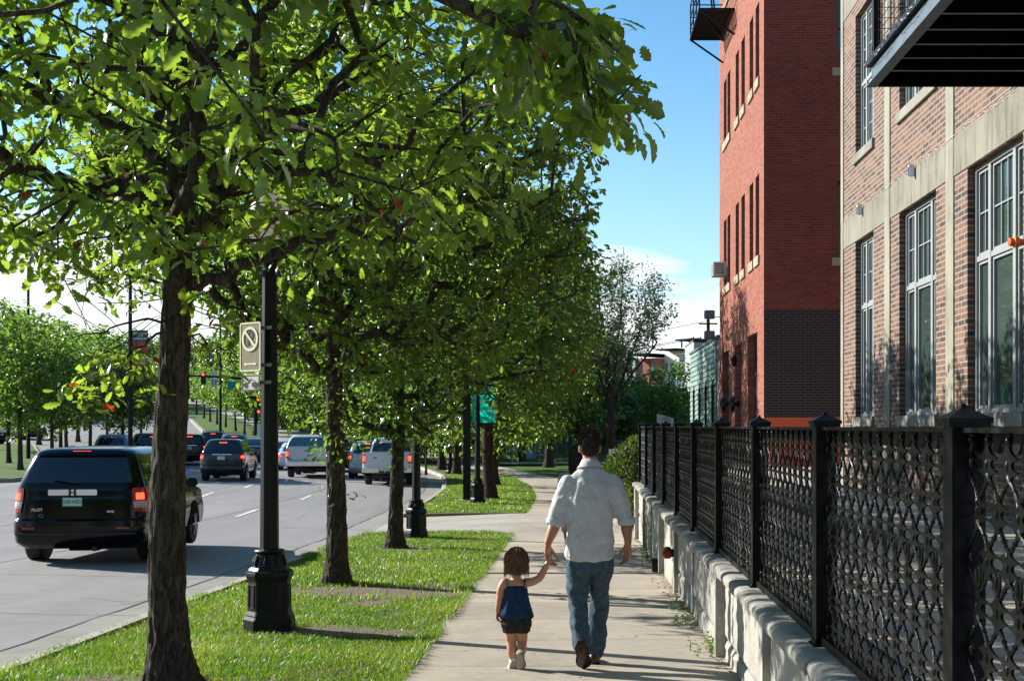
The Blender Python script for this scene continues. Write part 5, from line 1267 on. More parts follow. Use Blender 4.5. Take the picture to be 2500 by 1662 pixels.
# ================================================================= STREET FURNITURE
mt, t = newmat('frosted_globe'); b = t.bsdf((.62, .58, .56), .35); tr = t.n('ShaderNodeBsdfTranslucent'); tr.inputs[0].default_value = (.8, .74, .70, 1)
mx = t.n('ShaderNodeMixShader'); mx.inputs[0].default_value = .5; t.l(b, mx.inputs[1]); t.l(tr.outputs[0], mx.inputs[2]); t.out(mx.outputs[0]); M_globe = mt
def make_lamp():
    r = empty('street_lamp', (0, 0, 0), 'x', 'street lamp', 'dark green acorn lamp posts along the verge')
    mb = MB(); k = 1 / math.cos(math.pi / 8)
    mb.lathe([(a * k, z) for a, z in [(.225, -.3), (.225, .0), (.222, .13), (.205, .145), (.202, .165), (.188, .20), (.182, .47), (.192, .50), (.205, .525), (.205, .56), (.178, .575), (.16, .60)]], 8, sq=1)
    b0 = mb.build('base', M_green, r, bevel=.006)
    mb = MB(); mb.lathe([(.15, .595), (.142, .62), (.128, .68), (.122, .72), (.134, .735), (.138, .75), (.128, .762), (.08, .765)], 24); b1 = mb.build('collar', M_green, b0, auto=R(35))
    for i in range(8):
        mb = MB(); a = math.pi / 4 * i; c, s = math.cos(a), math.sin(a)
        if i % 2 == 0 or True:
            # raised panel moulding on every face
            for (z0_, z1_, rr0, rr1) in ((.23, .44, .187, .183),):
                for dx_ in (-.045, .045): mb.bar((c * rr0 - s * dx_, s * rr0 + c * dx_, z0_), (c * rr1 - s * dx_, s * rr1 + c * dx_, z1_), .012)
                mb.bar((c * rr0 + s * .045, s * rr0 - c * .045, z0_), (c * rr0 - s * .045, s * rr0 + c * .045, z0_), .012); mb.bar((c * rr1 + s * .045, s * rr1 - c * .045, z1_), (c * rr1 - s * .045, s * rr1 + c * .045, z1_), .012)
        mb.build('panel_moulding', M_green, b0); mb = MB()
        mb.tube([(c * .145, s * .145, .61), (c * .140, s * .140, .65), (c * .126, s * .126, .70), (c * .14, s * .14, .715)], [.016, .022, .014, .008], 6); mb.build('leaf_ornament', M_green, b1)
    mb = MB(); mb.lathe([(.082 * k, .75), (.076 * k, 1.8), (.062 * k, 3.30)], 8, sq=1); mb.build('pole', M_green, r, bevel=.004)
    mb = MB(); mb.lathe([(.062, 3.29), (.09, 3.31), (.09, 3.34), (.06, 3.37), (.065, 3.42), (.11, 3.49), (.13, 3.53), (.13, 3.56), (.10, 3.57)], 16); mb.build('capital', M_green, r, auto=R(40))
    mb = MB(); mb.lathe([(.10, 3.565), (.16, 3.62), (.205, 3.72), (.212, 3.82), (.185, 3.93), (.12, 4.03), (.06, 4.08)], 24); g = mb.build('globe', M_globe, r, smooth=True)
    mb = MB(); mb.lathe([(.065, 4.075), (.05, 4.11), (.025, 4.14), (.03, 4.17), (.008, 4.22)], 12); mb.build('finial', M_green, g, auto=R(40))
    return r
lp = make_lamp()
LL = [('dark green acorn lamp post nearest the viewer, with the no parking sign', (-2.87, 11.45)), ('dark green acorn lamp post beside the third oak, just before the driveway', (-3.16, 24.1)),
      ('dark green acorn lamp post past the driveway in front of the large dark oaks', (-2.93, 36.0)), ('small far lamp post between the island tree trunks', (at(1097, 60), 60.5))]
for i, (lb, (x, y)) in enumerate(LL):
    o = lp if i == 0 else copy_tree(lp); o.location = (x, y, base(y) - .01); o['label'] = lb
# --- signs on the first lamp
M_signback = simple('olive_sign_face', (.26, .22, .13), .5, var=.12, sc=10)
mt, t = newmat('pale_reflective'); t.out(t.bsdf((.95, .88, .58), .45)); M_pale = mt
def rounded(w, h, r, n=5):
    P = []
    for cx0, cz0, a0 in ((w/2-r, h/2-r, 0), (-w/2+r, h/2-r, 90), (-w/2+r, -h/2+r, 180), (w/2-r, -h/2+r, 270)):
        for k in range(n + 1):
            a = R(a0 + 90 * k / n); P.append((cx0 + r * math.cos(a), cz0 + r * math.sin(a)))
    return P
def ring_prism(mb, outer, inner, y0, y1):
    n = len(outer); V = [(p[0], y, p[1]) for y in (y0, y1) for p in outer] + [(p[0], y, p[1]) for y in (y0, y1) for p in inner]
    F_ = []
    for k in range(n):
        j = (k + 1) % n; F_ += [(k, j, 2*n + j, 2*n + k), (n + k, 3*n + k, 3*n + j, n + j), (k, n + k, n + j, j), (2*n + k, 2*n + j, 3*n + j, 3*n + k)]
    mb.add(V, F_)
def circ(r, n=32, c=(0, 0)): return [(c[0] + r * math.cos(2*math.pi*k/n), c[1] + r * math.sin(2*math.pi*k/n)) for k in range(n)]
sx, sy = (at(580, 11.3) + at(642, 11.3)) / 2, 11.3
zt_, zb_ = zat(786, 11.3), zat(908, 11.3); hh = zt_ - zb_; ww = .30
sg = empty('no_parking_sign', (sx, sy, zb_), 'olive no parking sign with pale ring, slash and double arrow on the nearest lamp post', 'sign', rz=-R(36))
mb = MB(); mb.prism(rounded(ww, hh, .025), 'y', 0, .006); mb.xf(Matrix.Translation((0, 0, hh / 2))); mb.build('panel', M_signback, sg)
mb = MB(); ring_prism(mb, rounded(ww - .012, hh - .012, .022), rounded(ww - .036, hh - .036, .014), -.003, -.0005); mb.xf(Matrix.Translation((0, 0, hh / 2))); mb.build('border', M_pale, sg)
pz = hh * .66
tm = text_mb('P', .19, .002, bold=.004); tm.xf(Matrix.Translation((0, -.002, pz))); tm.build('letter', M_black, sg)
mb = MB(); ring_prism(mb, circ(.112), circ(.090), -.006, -.003); mb.xf(Matrix.Translation((0, 0, pz))); mb.build('ring', M_pale, sg)
mb = MB(); mb.box(-.011, .011, -.0065, -.0035, -.095, .095); mb.xf(Matrix.Translation((0, 0, pz)) @ Matrix.Rotation(R(-45), 4, 'Y')); mb.build('slash', M_pale, sg)
mb = MB(); az = hh * .16; a = .09; mb.prism([(-a, 0), (-a + .03, .018), (-a + .03, .007), (a - .03, .007), (a - .03, .018), (a, 0), (a - .03, -.018), (a - .03, -.007), (-a + .03, -.007), (-a + .03, -.018)], 'y', -.003, -.0005); mb.xf(Matrix.Translation((0, 0, az))); mb.build('arrow', M_pale, sg)
mb = MB()
for z in (.06, hh - .06): mb.bar((.05, .012, z), (.28, .02, z), .012, .03)
mb.build('bracket', M_green, sg)
z1, z0_ = zat(914, 11.3), zat(954, 11.3); h2 = z1 - z0_; w2 = .255
tw_ = empty('tow_away_sign', (sx + .003, sy, z0_), 'small pale tow away sign with black truck pictogram under the no parking sign', 'sign', rz=-R(36))
M_palegrey = simple('pale_grey_sign', (.62, .58, .50), .5)
mb = MB(); mb.prism(rounded(w2, h2, .02), 'y', 0, .005); mb.xf(Matrix.Translation((0, 0, h2 / 2))); mb.build('panel', M_palegrey, tw_)
mb = MB(); ring_prism(mb, rounded(w2 - .012, h2 - .012, .017), rounded(w2 - .024, h2 - .024, .012), -.003, -.0005)
# car being towed and tow truck
def wheel2(c, r): ring_prism(mb, circ(r, 20, c), circ(r * .5, 20, c), -.004, -.0005)
mb.prism([(-.115, -.012), (-.06, .004), (-.04, .002), (-.045, -.012), (-.075, -.016), (-.09, -.03), (-.113, -.03)], 'y', -.003, -.0005)
mb.prism([(-.113, .028), (-.095, .028), (-.07, .008), (-.078, .006), (-.097, .022), (-.113, .022)], 'y', -.003, -.0005)
mb.prism([(-.042, -.004), (-.038, -.010), (.008, .032), (.002, .036)], 'y', -.003, -.0005); mb.prism([(.002, .036), (.006, .028), (.06, .008), (.065, .014)], 'y', -.003, -.0005)
mb.prism([(.02, .002), (.05, .004), (.08, .004), (.108, -.002), (.112, -.035), (.085, -.035), (.02, -.035)], 'y', -.003, -.0005)
wheel2((-.066, -.027), .021); wheel2((.068, -.036), .021)
mb.xf(Matrix.Translation((0, 0, h2 / 2))); mb.build('pictogram', M_black, tw_)
mb = MB(); mb.bar((.05, .012, h2 / 2), (.27, .02, h2 / 2), .012, .03); mb.build('bracket', M_green, tw_)
# --- square post with teal banner
bx, by = at(1140, 37.3), 37.3; bz = base(by)
bp_ = empty('banner_post', (bx, by, bz), 'square dark post on a concrete pad holding the teal banner', 'post')
mb = MB(); mb.box(-.11, .11, -.11, .11, -.1, 5.6); mb.build('pole', M_green, bp_, bevel=.01)
mb = MB(); mb.box(-.25, .25, -.25, .25, -.3, .05); mb.build('pad', M_kerb, bp_)
mb = MB(); mb.bar((0, 0, 3.75), (.9, 0, 3.75), .04); mb.bar((0, 0, 2.36), (.9, 0, 2.36), .04); mb.build('arm', M_green, bp_)
def m_teal(name, c1, c2, tr_=.75):
    mt, t = newmat(name); b = t.bsdf(c1, .5); tr = t.n('ShaderNodeBsdfTranslucent'); tr.inputs[0].default_value = (*c2, 1)
    mx = t.n('ShaderNodeMixShader'); mx.inputs[0].default_value = tr_; t.l(b, mx.inputs[1]); t.l(tr.outputs[0], mx.inputs[2]); t.out(mx.outputs[0]); return mt
bn = empty('banner', (bx + .16, by, bz + 2.36), 'glowing teal banner with white lettering bands among the dark oak leaves', 'banner')
mb = MB(); mb.box(0, .72, -.004, .004, .03, 1.36); mb.build('cloth', m_teal('teal_cloth', (.0, .5, .42), (.02, .95, .80)), bn)
mb = MB()
for z, h in ((.35, .07), (.62, .10), (.86, .05), (1.05, .12)): 
    for k in range(5): mb.box(.08 + k * .12, .08 + k * .12 + .09, -.007, -.0045, z, z + h)
mb.box(.665, .69, -.007, -.0045, .03, 1.36); mb.build('lettering', m_teal('white_cloth', (.9, .95, .95), (.9, 1, 1)), bn)
# --- tall road lamps and the banner pole on the median
def tall_pole(u, Y, H, label, name='road_lamp'):
    X = at(u, Y); r = empty(name, (X, Y, RD(X, Y)), label, 'road lamp', 'tall road lamps on the median')
    mb = MB(); mb.lathe([(.13, 0), (.12, 1), (.07, H)], 10); mb.build('pole', M_green, r)
    mb = MB(); mb.tube([(0, 0, H - .1), (.6, 0, H + .15), (1.8, 0, H + .2)], [.05, .04, .03], 6); mb.build('arm', M_green, r)
    mb = MB(); mb.box(1.7, 2.4, -.15, .15, H + .1, H + .28); mb.build('lamp_head', M_steel, r, bevel=.03); return r
tall_pole(69, 74, 12, 'tall thin road lamp pole farthest left over the median trees'); r1 = tall_pole(318, 58, 11.5, 'tall dark pole carrying the festival banner left of the thick trunk')
tall_pole(538, 104, 12.5, 'thin pole over the traffic signal arm')
Y = 58; x0, x1 = at(323, Y), at(361, Y); za, zb = zat(893, Y), zat(807, Y)
fb = empty('festival_banner', (x0, Y, za), 'three part festival banner, dark top with white letters over red and pink', 'banner'); W_ = x1 - x0; Hb = zb - za
def fpart(n, a, b, mat):
    mb = MB(); mb.box(0, W_, -.01, .01, Hb * a, Hb * b); return mb.build(n, mat, fb)
fpart('dark_panel', .70, 1, simple('dark_teal_cloth', (.035, .065, .08), .7)); fpart('image_panel', .345, .697, simple('scarlet_print', (.42, .07, .045), .7, var=.35, sc=3)); fpart('pink_panel', 0, .17, simple('pink_cloth', (.42, .08, .12), .7))
for s_, z_, sz_ in (('BIENNIAL', .92, .155), ('OF THE', .85, .08), ('AMERICAS', .77, .145), ('7.1.10', .09, .19)):
    tm = text_mb(s_, sz_, .004, bold=.002); tm.xf(Matrix.Translation((W_ / 2, -.014, Hb * z_))); tm.build('lettering', M_white, fb)
mb = MB(); mb.bar((-.1, 0, Hb), (W_, 0, Hb), .03); mb.bar((-.1, 0, Hb * .2), (W_, 0, Hb * .2), .03); mb.build('arm', M_green, fb)
# --- traffic signals at the crossing
Y = 105.0; SX = at(624.5, Y); SZ = base(Y) + .08
def K(u, v): return Vector((at(u, Y) - SX, 0, zat(v, Y) - SZ))
ts = empty('signal_pole', (SX, Y, SZ), 'traffic signal pole with long mast arm at the far crossing', 'traffic signal')
mb = MB(); top = K(624.5, 922).z; mb.lathe([(.20, 0), (.17, top + .3)], 10); mb.lathe([(.34, -.05), (.30, .45), (.2, .5)], 10); mb.build('pole', M_green, ts)
mb = MB(); mb.tube([K(624.5, 926), K(560, 921.5), K(500, 918), K(440, 916)], [.13, .11, .09, .07], 8); mb.build('mast_arm', M_green, ts)
M_red = emit('red_signal', (1, .05, .03), 2.2, (.6, .02, .01)); M_sig = simple('signal_housing', (.010, .016, .014), .5)
def signal(u, v0, v1, label, lit=True, ped=False, w=.36):
    a, b = zat(v1, Y), zat(v0, Y); h = b - a; o = empty('traffic_light', (at(u, Y), Y - .3, a), label, 'traffic light', 'signal heads at the far crossing')
    mb = MB(); mb.box(-w/2, w/2, 0, .2, 0, h); mb.build('housing', M_sig, o, bevel=.02)
    n = 1 if ped else 3
    for k in range(n):
        zc = h * (1 - (k + .5) / n); mb = MB(); mb.lathe([(.125, 0), (.12, .02)], 14, (0, -.025, zc), 'y'); mb.build('lens', M_red if (k == 0 and lit) else M_glassD, o)
        mb = MB(); mb.prism([(.15 * math.cos(R(q)), zc + .15 * math.sin(R(q))) for q in range(0, 181, 15)] + [(.14 * math.cos(R(q)), zc + .14 * math.sin(R(q))) for q in range(180, -1, -15)], 'y', -.2, 0); mb.build('visor', M_sig, o, fixn=False)
    mb = MB(); mb.bar((0, .2, h * .75), (0, .34, h * .75), .05); mb.build('bracket', M_sig, o)
signal(498.5, 909, 938, 'red signal head hanging on the mast arm beside the thick near trunk'); signal(616, 961, 992, 'unlit dark signal head on the left side of the signal pole', lit=False)
signal(633, 970, 998, 'red signal head on the right side of the signal pole'); signal(634, 999, 1010, 'lit red pedestrian light under the right signal head', ped=True, w=.34)
def flat_sign(name, u0, u1, v0, v1, mat, label, texts, tm_, hang=None):
    a, b = at(u0, Y), at(u1, Y); z0_, z1_ = zat(v1, Y), zat(v0, Y); o = empty(name, (a, Y - .18, z0_), label, 'sign'); mb = MB(); mb.box(0, b - a, 0, .03, 0, z1_ - z0_); mb.build('panel', mat, o, bevel=.008)
    for s_, zf, sz in texts: q = text_mb(s_, sz, .004, bold=.004); q.xf(Matrix.Translation(((b - a) / 2, -.004, (z1_ - z0_) * zf))); q.build('lettering', tm_, o)
    mb = MB(); mb.bar(((b - a) / 2, .03, (z1_ - z0_) * .6), ((b - a) / 2, .16, (z1_ - z0_) * .6), .05); mb.build('bracket', M_sig, o); return o
flat_sign('street_name_sign', 557, 586, 931, 950, m_teal('teal_sign', (.0, .30, .27), (0, .35, .3), .2), 'teal street name sign under the mast arm beside the lamp post', [('PLATTE ST', .7, .2), ('15TH', .28, .2)][:0] , M_white)
flat_sign('lane_sign', 516, 532, 924, 945, simple('pale_lane_sign', (.55, .58, .62), .5), 'pale lane arrow sign hanging on the mast arm beside the red signal', [('17', .5, .55)], M_black)
flat_sign('plate_sign', 518, 531, 907, 917, simple('pale_lane_sign', (.55, .58, .62), .5), 'small pale plate right above the lane arrow sign on the mast arm', [], M_black)
cb = empty('signal_cabinet', (at(634, 104), 104, base(104) + .05), 'pale grey signal cabinet at the foot of the signal pole', 'cabinet')
mb = MB(); mb.box(-.17, .17, -.2, .2, 0, 1.15); mb.build('body', M_white, cb, bevel=.03); mb = MB(); mb.box(-.2, .2, -.22, .22, 1.15, 1.2); mb.build('lid', M_steel, cb)
# street sign lettering strokes, too small to be words
# --- fences, tarp and gate at the end of the walk
M_grn = simple('green_gate_paint', (.09, .17, .15), .5)
def rail_fence(name, a, b, h, label, mat, n, cat='fence'):
    a = Vector(a); b = Vector(b); o = empty(name, a, label, cat); d = b - a; mb = MB()
    for z in (.12, h * .5, h): mb.bar((0, 0, z), (d.x, d.y, d.z + z), .05)
    mb.build('rail', mat, o); mb = MB()
    for k in range(n * 8 + 1):
        t_ = k / (n * 8); mb.bar((d.x * t_, d.y * t_, d.z * t_), (d.x * t_, d.y * t_, d.z * t_ + h), .02)
    mb.build('picket', mat, o); 
    for k in range(n + 1):
        t_ = k / n; mb = MB(); mb.box(-.045, .045, -.045, .045, -.2, h + .08); mb.xf(Matrix.Translation(d * t_)); mb.build('post', mat, o)
    return o
rail_fence('green_gate', (at(1308, 80), 80, base(80) + .1), (at(1330, 80), 80, base(80) + .1), 1.15, 'pale green tubular gate between two dark park trees', simple('pale_green_tube', (.20, .34, .32), .5), 1, 'gate')
rail_fence('park_fence', (at(1334, 82), 82, base(82) + .1), (at(1455, 82), 82, base(82) + .1), 1.25, 'dark green picket fence behind the walking man', M_grn, 5)
rail_fence('picket_fence', (at(1496, 78), 78, base(78) + .1), (at(1555, 78), 78, base(78) + .1), 1.15, 'brownish picket fence seen between the half bare tree and the juniper', simple('brown_iron', (.12, .09, .07), .6), 3)
tp = empty('tarp', (at(1222, 79), 79, base(79)), 'crumpled blue grey tarp draped over a heap beside the path', 'tarp')
V = []; n_, m_ = 26, 12; wd = at(1308, 79) - at(1222, 79); mb = MB()
for j in range(m_ + 1):
    for i in range(n_ + 1):
        s_, t_ = i / n_, j / m_; env = math.sin(min(1, s_ * 1.15) * math.pi * .5 + .1) * (1 if s_ < .55 else 1 - (s_ - .55) * 1.7)
        V.append((wd * s_, 1.6 * t_ * 1.0 - .12 * noise.noise((s_ * 9, t_ * 3, 0)), max(-.02, 1.62 * env * math.sin(t_ * math.pi * .5) ** .6 + .16 * noise.noise((s_ * 8, t_ * 5, 1)))))
mb.add(V, [(j*(n_+1)+i, j*(n_+1)+i+1, (j+1)*(n_+1)+i+1, (j+1)*(n_+1)+i) for j in range(m_) for i in range(n_)]); mb.build('sheet', simple('tarp_cloth', (.20, .25, .30), .5, var=.3, sc=2), tp, smooth=True)
mb = MB(); mb.prism([(at(1254, 79) - at(1222, 79), 0.3), (at(1260, 79) - at(1222, 79), .2), (at(1264, 79) - at(1222, 79), .9), (at(1258, 79) - at(1222, 79), 1.5)], 'y', -.16, -.13); mb.build('patch', simple('pale_blue_cloth', (.40, .52, .58), .6), tp)
# ================================================================= VEHICLES
class Shape:
    """body made of rounded horizontal slices: z -> (rear y, front y, half width, corner radius)"""
    def __init__(s, keys, crown=.06): s.k = keys; s.z = [q[0] for q in keys]; s.crown = crown
    def sl(s, z): return [float(np.interp(z, s.z, [q[i] for q in s.k])) for i in (1, 2, 3, 4)]
    def P(s, z, t, out=0.0):
        yr, yf, w, r = s.sl(z); sg = 1 if t >= 0 else -1; a = abs(t); r = min(r, w * .9, (yf - yr) * .45); cr = s.crown
        def ry(x): return cr * (x / max(w, .1)) ** 2
        if a <= 1: x = (w - r) * a; y = yr + ry(x); n = (0.1 * a, -1)
        elif a <= 2: q = (a - 1) * math.pi / 2; x = w - r + r * math.sin(q); y = yr + ry(w - r) + r - r * math.cos(q); n = (math.sin(q), -math.cos(q))
        elif a <= 3: y = yr + ry(w - r) + r + (yf - yr - 2 * r - 2 * ry(w - r)) * (a - 2); x = w; n = (1, 0)
        elif a <= 4: q = (a - 3) * math.pi / 2; x = w - r + r * math.cos(q); y = yf - ry(w - r) - r + r * math.sin(q); n = (math.cos(q), math.sin(q))
        else: x = (w - r) * (5 - a); y = yf - ry(x); n = (0, 1)
        return (sg * (x + n[0] * out), y + n[1] * out, z + 0)
    def body(s, mb, sub=2):
        ts = [0, .5, .8, 1, 1.25, 1.5, 1.75, 2, 2.2, 2.4, 2.6, 2.8, 3, 3.25, 3.5, 3.75, 4, 4.3, 4.65, 5]; ts = [-t for t in ts[-2:0:-1]] + ts; zs = []
        for a, b in zip(s.z[:-1], s.z[1:]):
            for k in range(sub): zs.append(a + (b - a) * k / sub)
        zs.append(s.z[-1]); n = len(ts); V = [s.P(z, t) for z in zs for t in ts]
        F_ = [(j*n+i, j*n+(i+1) % n, (j+1)*n+(i+1) % n, (j+1)*n+i) for j in range(len(zs)-1) for i in range(n)]
        F_ += [tuple(range(n))[::-1], tuple((len(zs)-1)*n+i for i in range(n))]; mb.add(V, F_)
    def patch(s, mb, z0, z1, t0, t1, out=.006, nz=5, nt_=8, z0b=None, z1b=None):
        """panel that follows the body; z0b/z1b = heights at the t1 end"""
        z0b = z0 if z0b is None else z0b; z1b = z1 if z1b is None else z1b; V = []
        for j in range(nz + 1):
            for i in range(nt_ + 1):
                f = i / nt_; za, zb = z0 + (z0b - z0) * f, z1 + (z1b - z1) * f; V.append(s.P(za + (zb - za) * j / nz, t0 + (t1 - t0) * f, out))
        mb.add(V, [(j*(nt_+1)+i, j*(nt_+1)+i+1, (j+1)*(nt_+1)+i+1, (j+1)*(nt_+1)+i) for j in range(nz) for i in range(nt_)])
def paint(name, c, rough=.18, coat=1.0, metal=0.0, spec=.5):
    mt, t = newmat(name); n = t.noise(t.obj(), 220, 2)
    t.out(t.bsdf(t.mix(t.math('MULTIPLY', n, .2), c, tuple(x * .8 for x in c)), rough, metal, None, spec, Coat_Weight=coat, Coat_Roughness=.05)); return mt
M_tail = emit('tail_lamp_lit', (1, .03, .01), .7, (.45, .015, .01)); M_tailr = simple('tail_lamp_lens', (.42, .015, .012), .2, spec=.8); M_brake = emit('brake_lamp', (1, .05, .018), 2.2, (.8, .05, .02)); M_clear = simple('clear_lens', (.55, .52, .50), .15, spec=.8)
M_plate = simple('pale_plate', (.50, .62, .56), .5, var=.05); M_plateg = simple('plate_green', (.03, .16, .10), .6); M_trim = simple('dark_trim', (.016, .016, .017), .55)
def add_wheel(root, x, y, r, w, sg, detail=True):
    mb = MB(); mb.lathe([(r * .6, -w/2), (r * .93, -w/2), (r, -w * .38), (r, w * .38), (r * .93, w/2), (r * .6, w/2)], 28, axis='x'); o = mb.build('wheel', M_black, root, auto=R(30)); o.location = (x, y, r)
    if detail:
        mb = MB(); q = sg * w / 2; mb.lathe([(r * .62, q - sg * .02), (r * .60, q + sg * .004), (r * .5, q - sg * .03), (r * .15, q - sg * .02), (r * .12, q + sg * .01)], 24, axis='x')
        for k in range(6):
            a = k * math.pi / 3; mb.bar((q, 0, 0), (q, math.cos(a) * r * .56, math.sin(a) * r * .56), .06, .03)
        mb.build('rim', M_rim, o)
    return o
def car(name, label, cat, loc, yaw, P, group='vehicles waiting in the road'):
    """P: dict of dimensions and looks; origin under the middle of the rear bumper, front towards +y"""
    r = empty(name, loc, label, cat, group, rz=yaw); S = Shape(P['keys'], P.get('crown', .06)); pm_ = P['paint']
    mb = MB(); S.body(mb); mb.build('body', pm_, r, auto=R(38))
    C = S
    if 'cab' in P:
        C = Shape(P['cab'], .04); mb = MB(); C.body(mb); mb.build('cab', pm_, r, auto=R(38))
    g = P['glass']; mb = MB(); C.patch(mb, g['rz'][0], g['rz'][1], -g['rt'], g['rt'], .006, 6, 14); mb.build('rear_window', M_carglass, r, smooth=True, fixn=False)
    for sg in (-1, 1):
        for (a, b) in g['side']:
            mb = MB(); C.patch(mb, g['sz'][0], g['sz'][1], sg * a, sg * b, .006, 4, 6); mb.build('side_window', M_carglass, r, smooth=True, fixn=False)
    mb = MB(); C.patch(mb, g['fz'][0], g['fz'][1], 4.08, 5, .006, 4, 8); C.patch(mb, g['fz'][0], g['fz'][1], -5, -4.08, .006, 4, 8); mb.build('windscreen', M_carglass, r, smooth=True, fixn=False)
    for (z0_, z1_, t0, t1, kind) in P['lamps']:
        for sg in (-1, 1):
            mb = MB(); S.patch(mb, z0_, z1_, sg * t0, sg * t1, .014, 4, 8); o = mb.build('tail_lamp', {'lit': M_tail, 'red': M_tailr, 'clear': M_clear}[kind], r, smooth=True, fixn=False)
    for (z0_, z1_, t0, t1) in P.get('cores', []):
        for sg in (-1, 1):
            mb = MB(); S.patch(mb, z0_, z1_, sg * t0, sg * t1, .020, 3, 4); mb.build('brake_lamp', M_brake, r, smooth=True, fixn=False)
    if 'high' in P:
        z, w_ = P['high']; yr = C.sl(z)[0]; mb = MB(); mb.box(-w_/2, w_/2, yr - .035, yr + .02, z - .014, z + .014); mb.build('high_brake_lamp', M_brake, r)
    if 'plate' in P:
        px_, pz_, tx = P['plate']; yr = S.sl(pz_)[0] - .012; mb = MB(); mb.box(px_ - .155, px_ + .155, yr - .008, yr, pz_ - .077, pz_ + .077); pl = mb.build('number_plate', M_plateg if P.get('gplate', True) else M_plate, r, bevel=.004)
        mb = MB(); mb.box(px_ - .143, px_ + .143, yr - .011, yr - .0085, pz_ - .062, pz_ + .062); mb.build('plate_face', M_plate, pl)
        if tx: q = text_mb(tx, .076, .002, bold=.001); q.xf(Matrix.Translation((px_, yr - .013, pz_))); q.build('lettering', M_plateg, pl)
    for (a, b, c, d, e, nm, mt_) in P.get('trim', []):      # boxes on the tail: x0,x1,z0,z1,depth
        yr = S.sl((c + d) / 2)[0]; mb = MB(); mb.box(a, b, yr - e, yr + .03, c, d); mb.build(nm, mt_, r, bevel=min(.008, (d - c) * .2))
    for (tx, x, z, sz, mt_) in P.get('text', []):
        yr = S.sl(z)[0] + S.crown * (x / S.sl(z)[2]) ** 2; q = text_mb(tx, sz, .003, bold=.001); q.xf(Matrix.Translation((x, yr - .008, z))); q.build('badge', mt_, r)
    W_ = P['w']; wr = P['wr']
    for y in P['axles']:
        for sg in (-1, 1):
            add_wheel(r, sg * (W_ - .13), y, wr, .25, sg)
            mb = MB(); n = 14; V = [(sg * (W_ + .004), y + (wr + .06) * math.cos(math.pi * k / n), wr + (wr + .06) * math.sin(math.pi * k / n)) for k in range(n + 1)]; V += [(sg * (W_ - .25), p[1], p[2]) for p in V]
            mb.add(V, [(k, k+1, n+2+k, n+1+k) for k in range(n)] + [tuple(range(n + 1))]); mb.build('wheel_arch', M_dark, r, fixn=False)
    mb = MB(); mb.box(-W_ + .25, W_ - .25, P['axles'][0] - .3, P['axles'][1] + .3, .24, .5); mb.box(-W_ + .2, W_ - .2, P['axles'][0] - .06, P['axles'][0] + .06, wr - .06, wr + .06); mb.tube([(.25, .1, .27), (.3, 1.2, .27)], .04, 8); mb.lathe([(.02, -.3), (.14, -.22), (.14, .22), (.02, .3)], 12, (-.05, P['axles'][0] - .35, .33), 'x'); mb.build('underbody', M_trim, r)
    for sg in (-1, 1):
        my = P['mirror'][0]; mz = P['mirror'][1]; mb = MB(); mb.box(-.10, .10, -.06, .07, -.08, .08); mb.xf(Matrix.Translation((sg * (W_ + .09), my, mz))); mb.build('mirror', P.get('mirrorm', pm_), r, bevel=.03)
    if 'rack' in P:
        zr = P['rack']; mb = MB(); 
        for sg in (-1, 1): mb.tube([(sg * .62, .75, zr), (sg * .62, .9, zr + .07), (sg * .62, 2.3, zr + .08), (sg * .62, 2.5, zr)], .022, 6)
        if P.get('cross', True):
            for y in (1.1, 2.1): mb.bar((-.66, y, zr + .09), (.66, y, zr + .09), .05, .035)
        mb.build('roof_rack', P.get('rackm', M_trim), r)
    return r
def suv_keys(L, w, h, tail=.0, rake=.25, hood=1.0, zb=.27):
    s = h / 1.82
    return [(zb, .16, L - .2, w - .12, .15), (zb + .10, .05, L - .05, w - .02, .18), (.54*s, 0, L, w, .2), (.70*s, .01, L - .03, w, .2), (.735*s, .055, L - .06, w - .005, .2), (.96*s, .07, L - .2, w - .005, .22), (1.02*s, .075, L - .45, w - .01, .25), (1.08*s, .085, L - 1.05, w - .015, .25),
            (1.22*s, .10, L - 1.25, w - .035, .22), (1.48*s, .10 + rake * .5, L - 1.65, w - .12, .2), (1.69*s, .10 + rake, L - 2.0, w - .20, .2), (1.76*s, .12 + rake * 1.1, L - 2.2, w - .25, .25), (1.80*s, .22 + rake, L - 2.45, w - .33, .3), (1.82*s, .7 + rake, L - 2.8, w - .50, .3)]
P_big = dict(keys=suv_keys(4.85, .99, 1.83, rake=.22), paint=paint('black_paint', (.001, .001, .0013), .16, .12, 0, .3), w=.99, wr=.37, axles=(1.0, 3.78), mirror=(3.15, 1.16), crown=.07,
    glass=dict(rz=(1.29, 1.72), rt=1.25, sz=(1.26, 1.64), side=[(2.03, 2.24), (2.28, 2.50), (2.53, 2.74)], fz=(1.15, 1.66)),
    lamps=[(.84, 1.21, 1.22, 2.06, 'red'), (.90, 1.0, 1.2, 1.9, 'clear')], cores=[(1.03, 1.13, 1.35, 1.7)], high=(1.765, .27), plate=(-.065, 1.0, '530·NEU'), rack=None,
    trim=[(-.43, .30, 1.10, 1.19, .035, 'chrome_strip', M_chrome), (-.9, .9, .50, .53, .02, 'bumper_line', M_trim), (-.80, -.6, .585, .61, .018, 'reflector', M_tailr), (.6, .80, .585, .61, .018, 'reflector', M_tailr)],
    text=[('PILOT', -.60, .875, .062, M_chrome), ('4WD', .50, .845, .05, M_chrome)])
del P_big['rack']
c = car('sport_utility_vehicle', 'big black SUV with lit brake lamps in the nearest lane, tail towards the viewer', 'suv', (-7.72, 18.9, RD(-7.7, 20)), R(5.5), P_big)
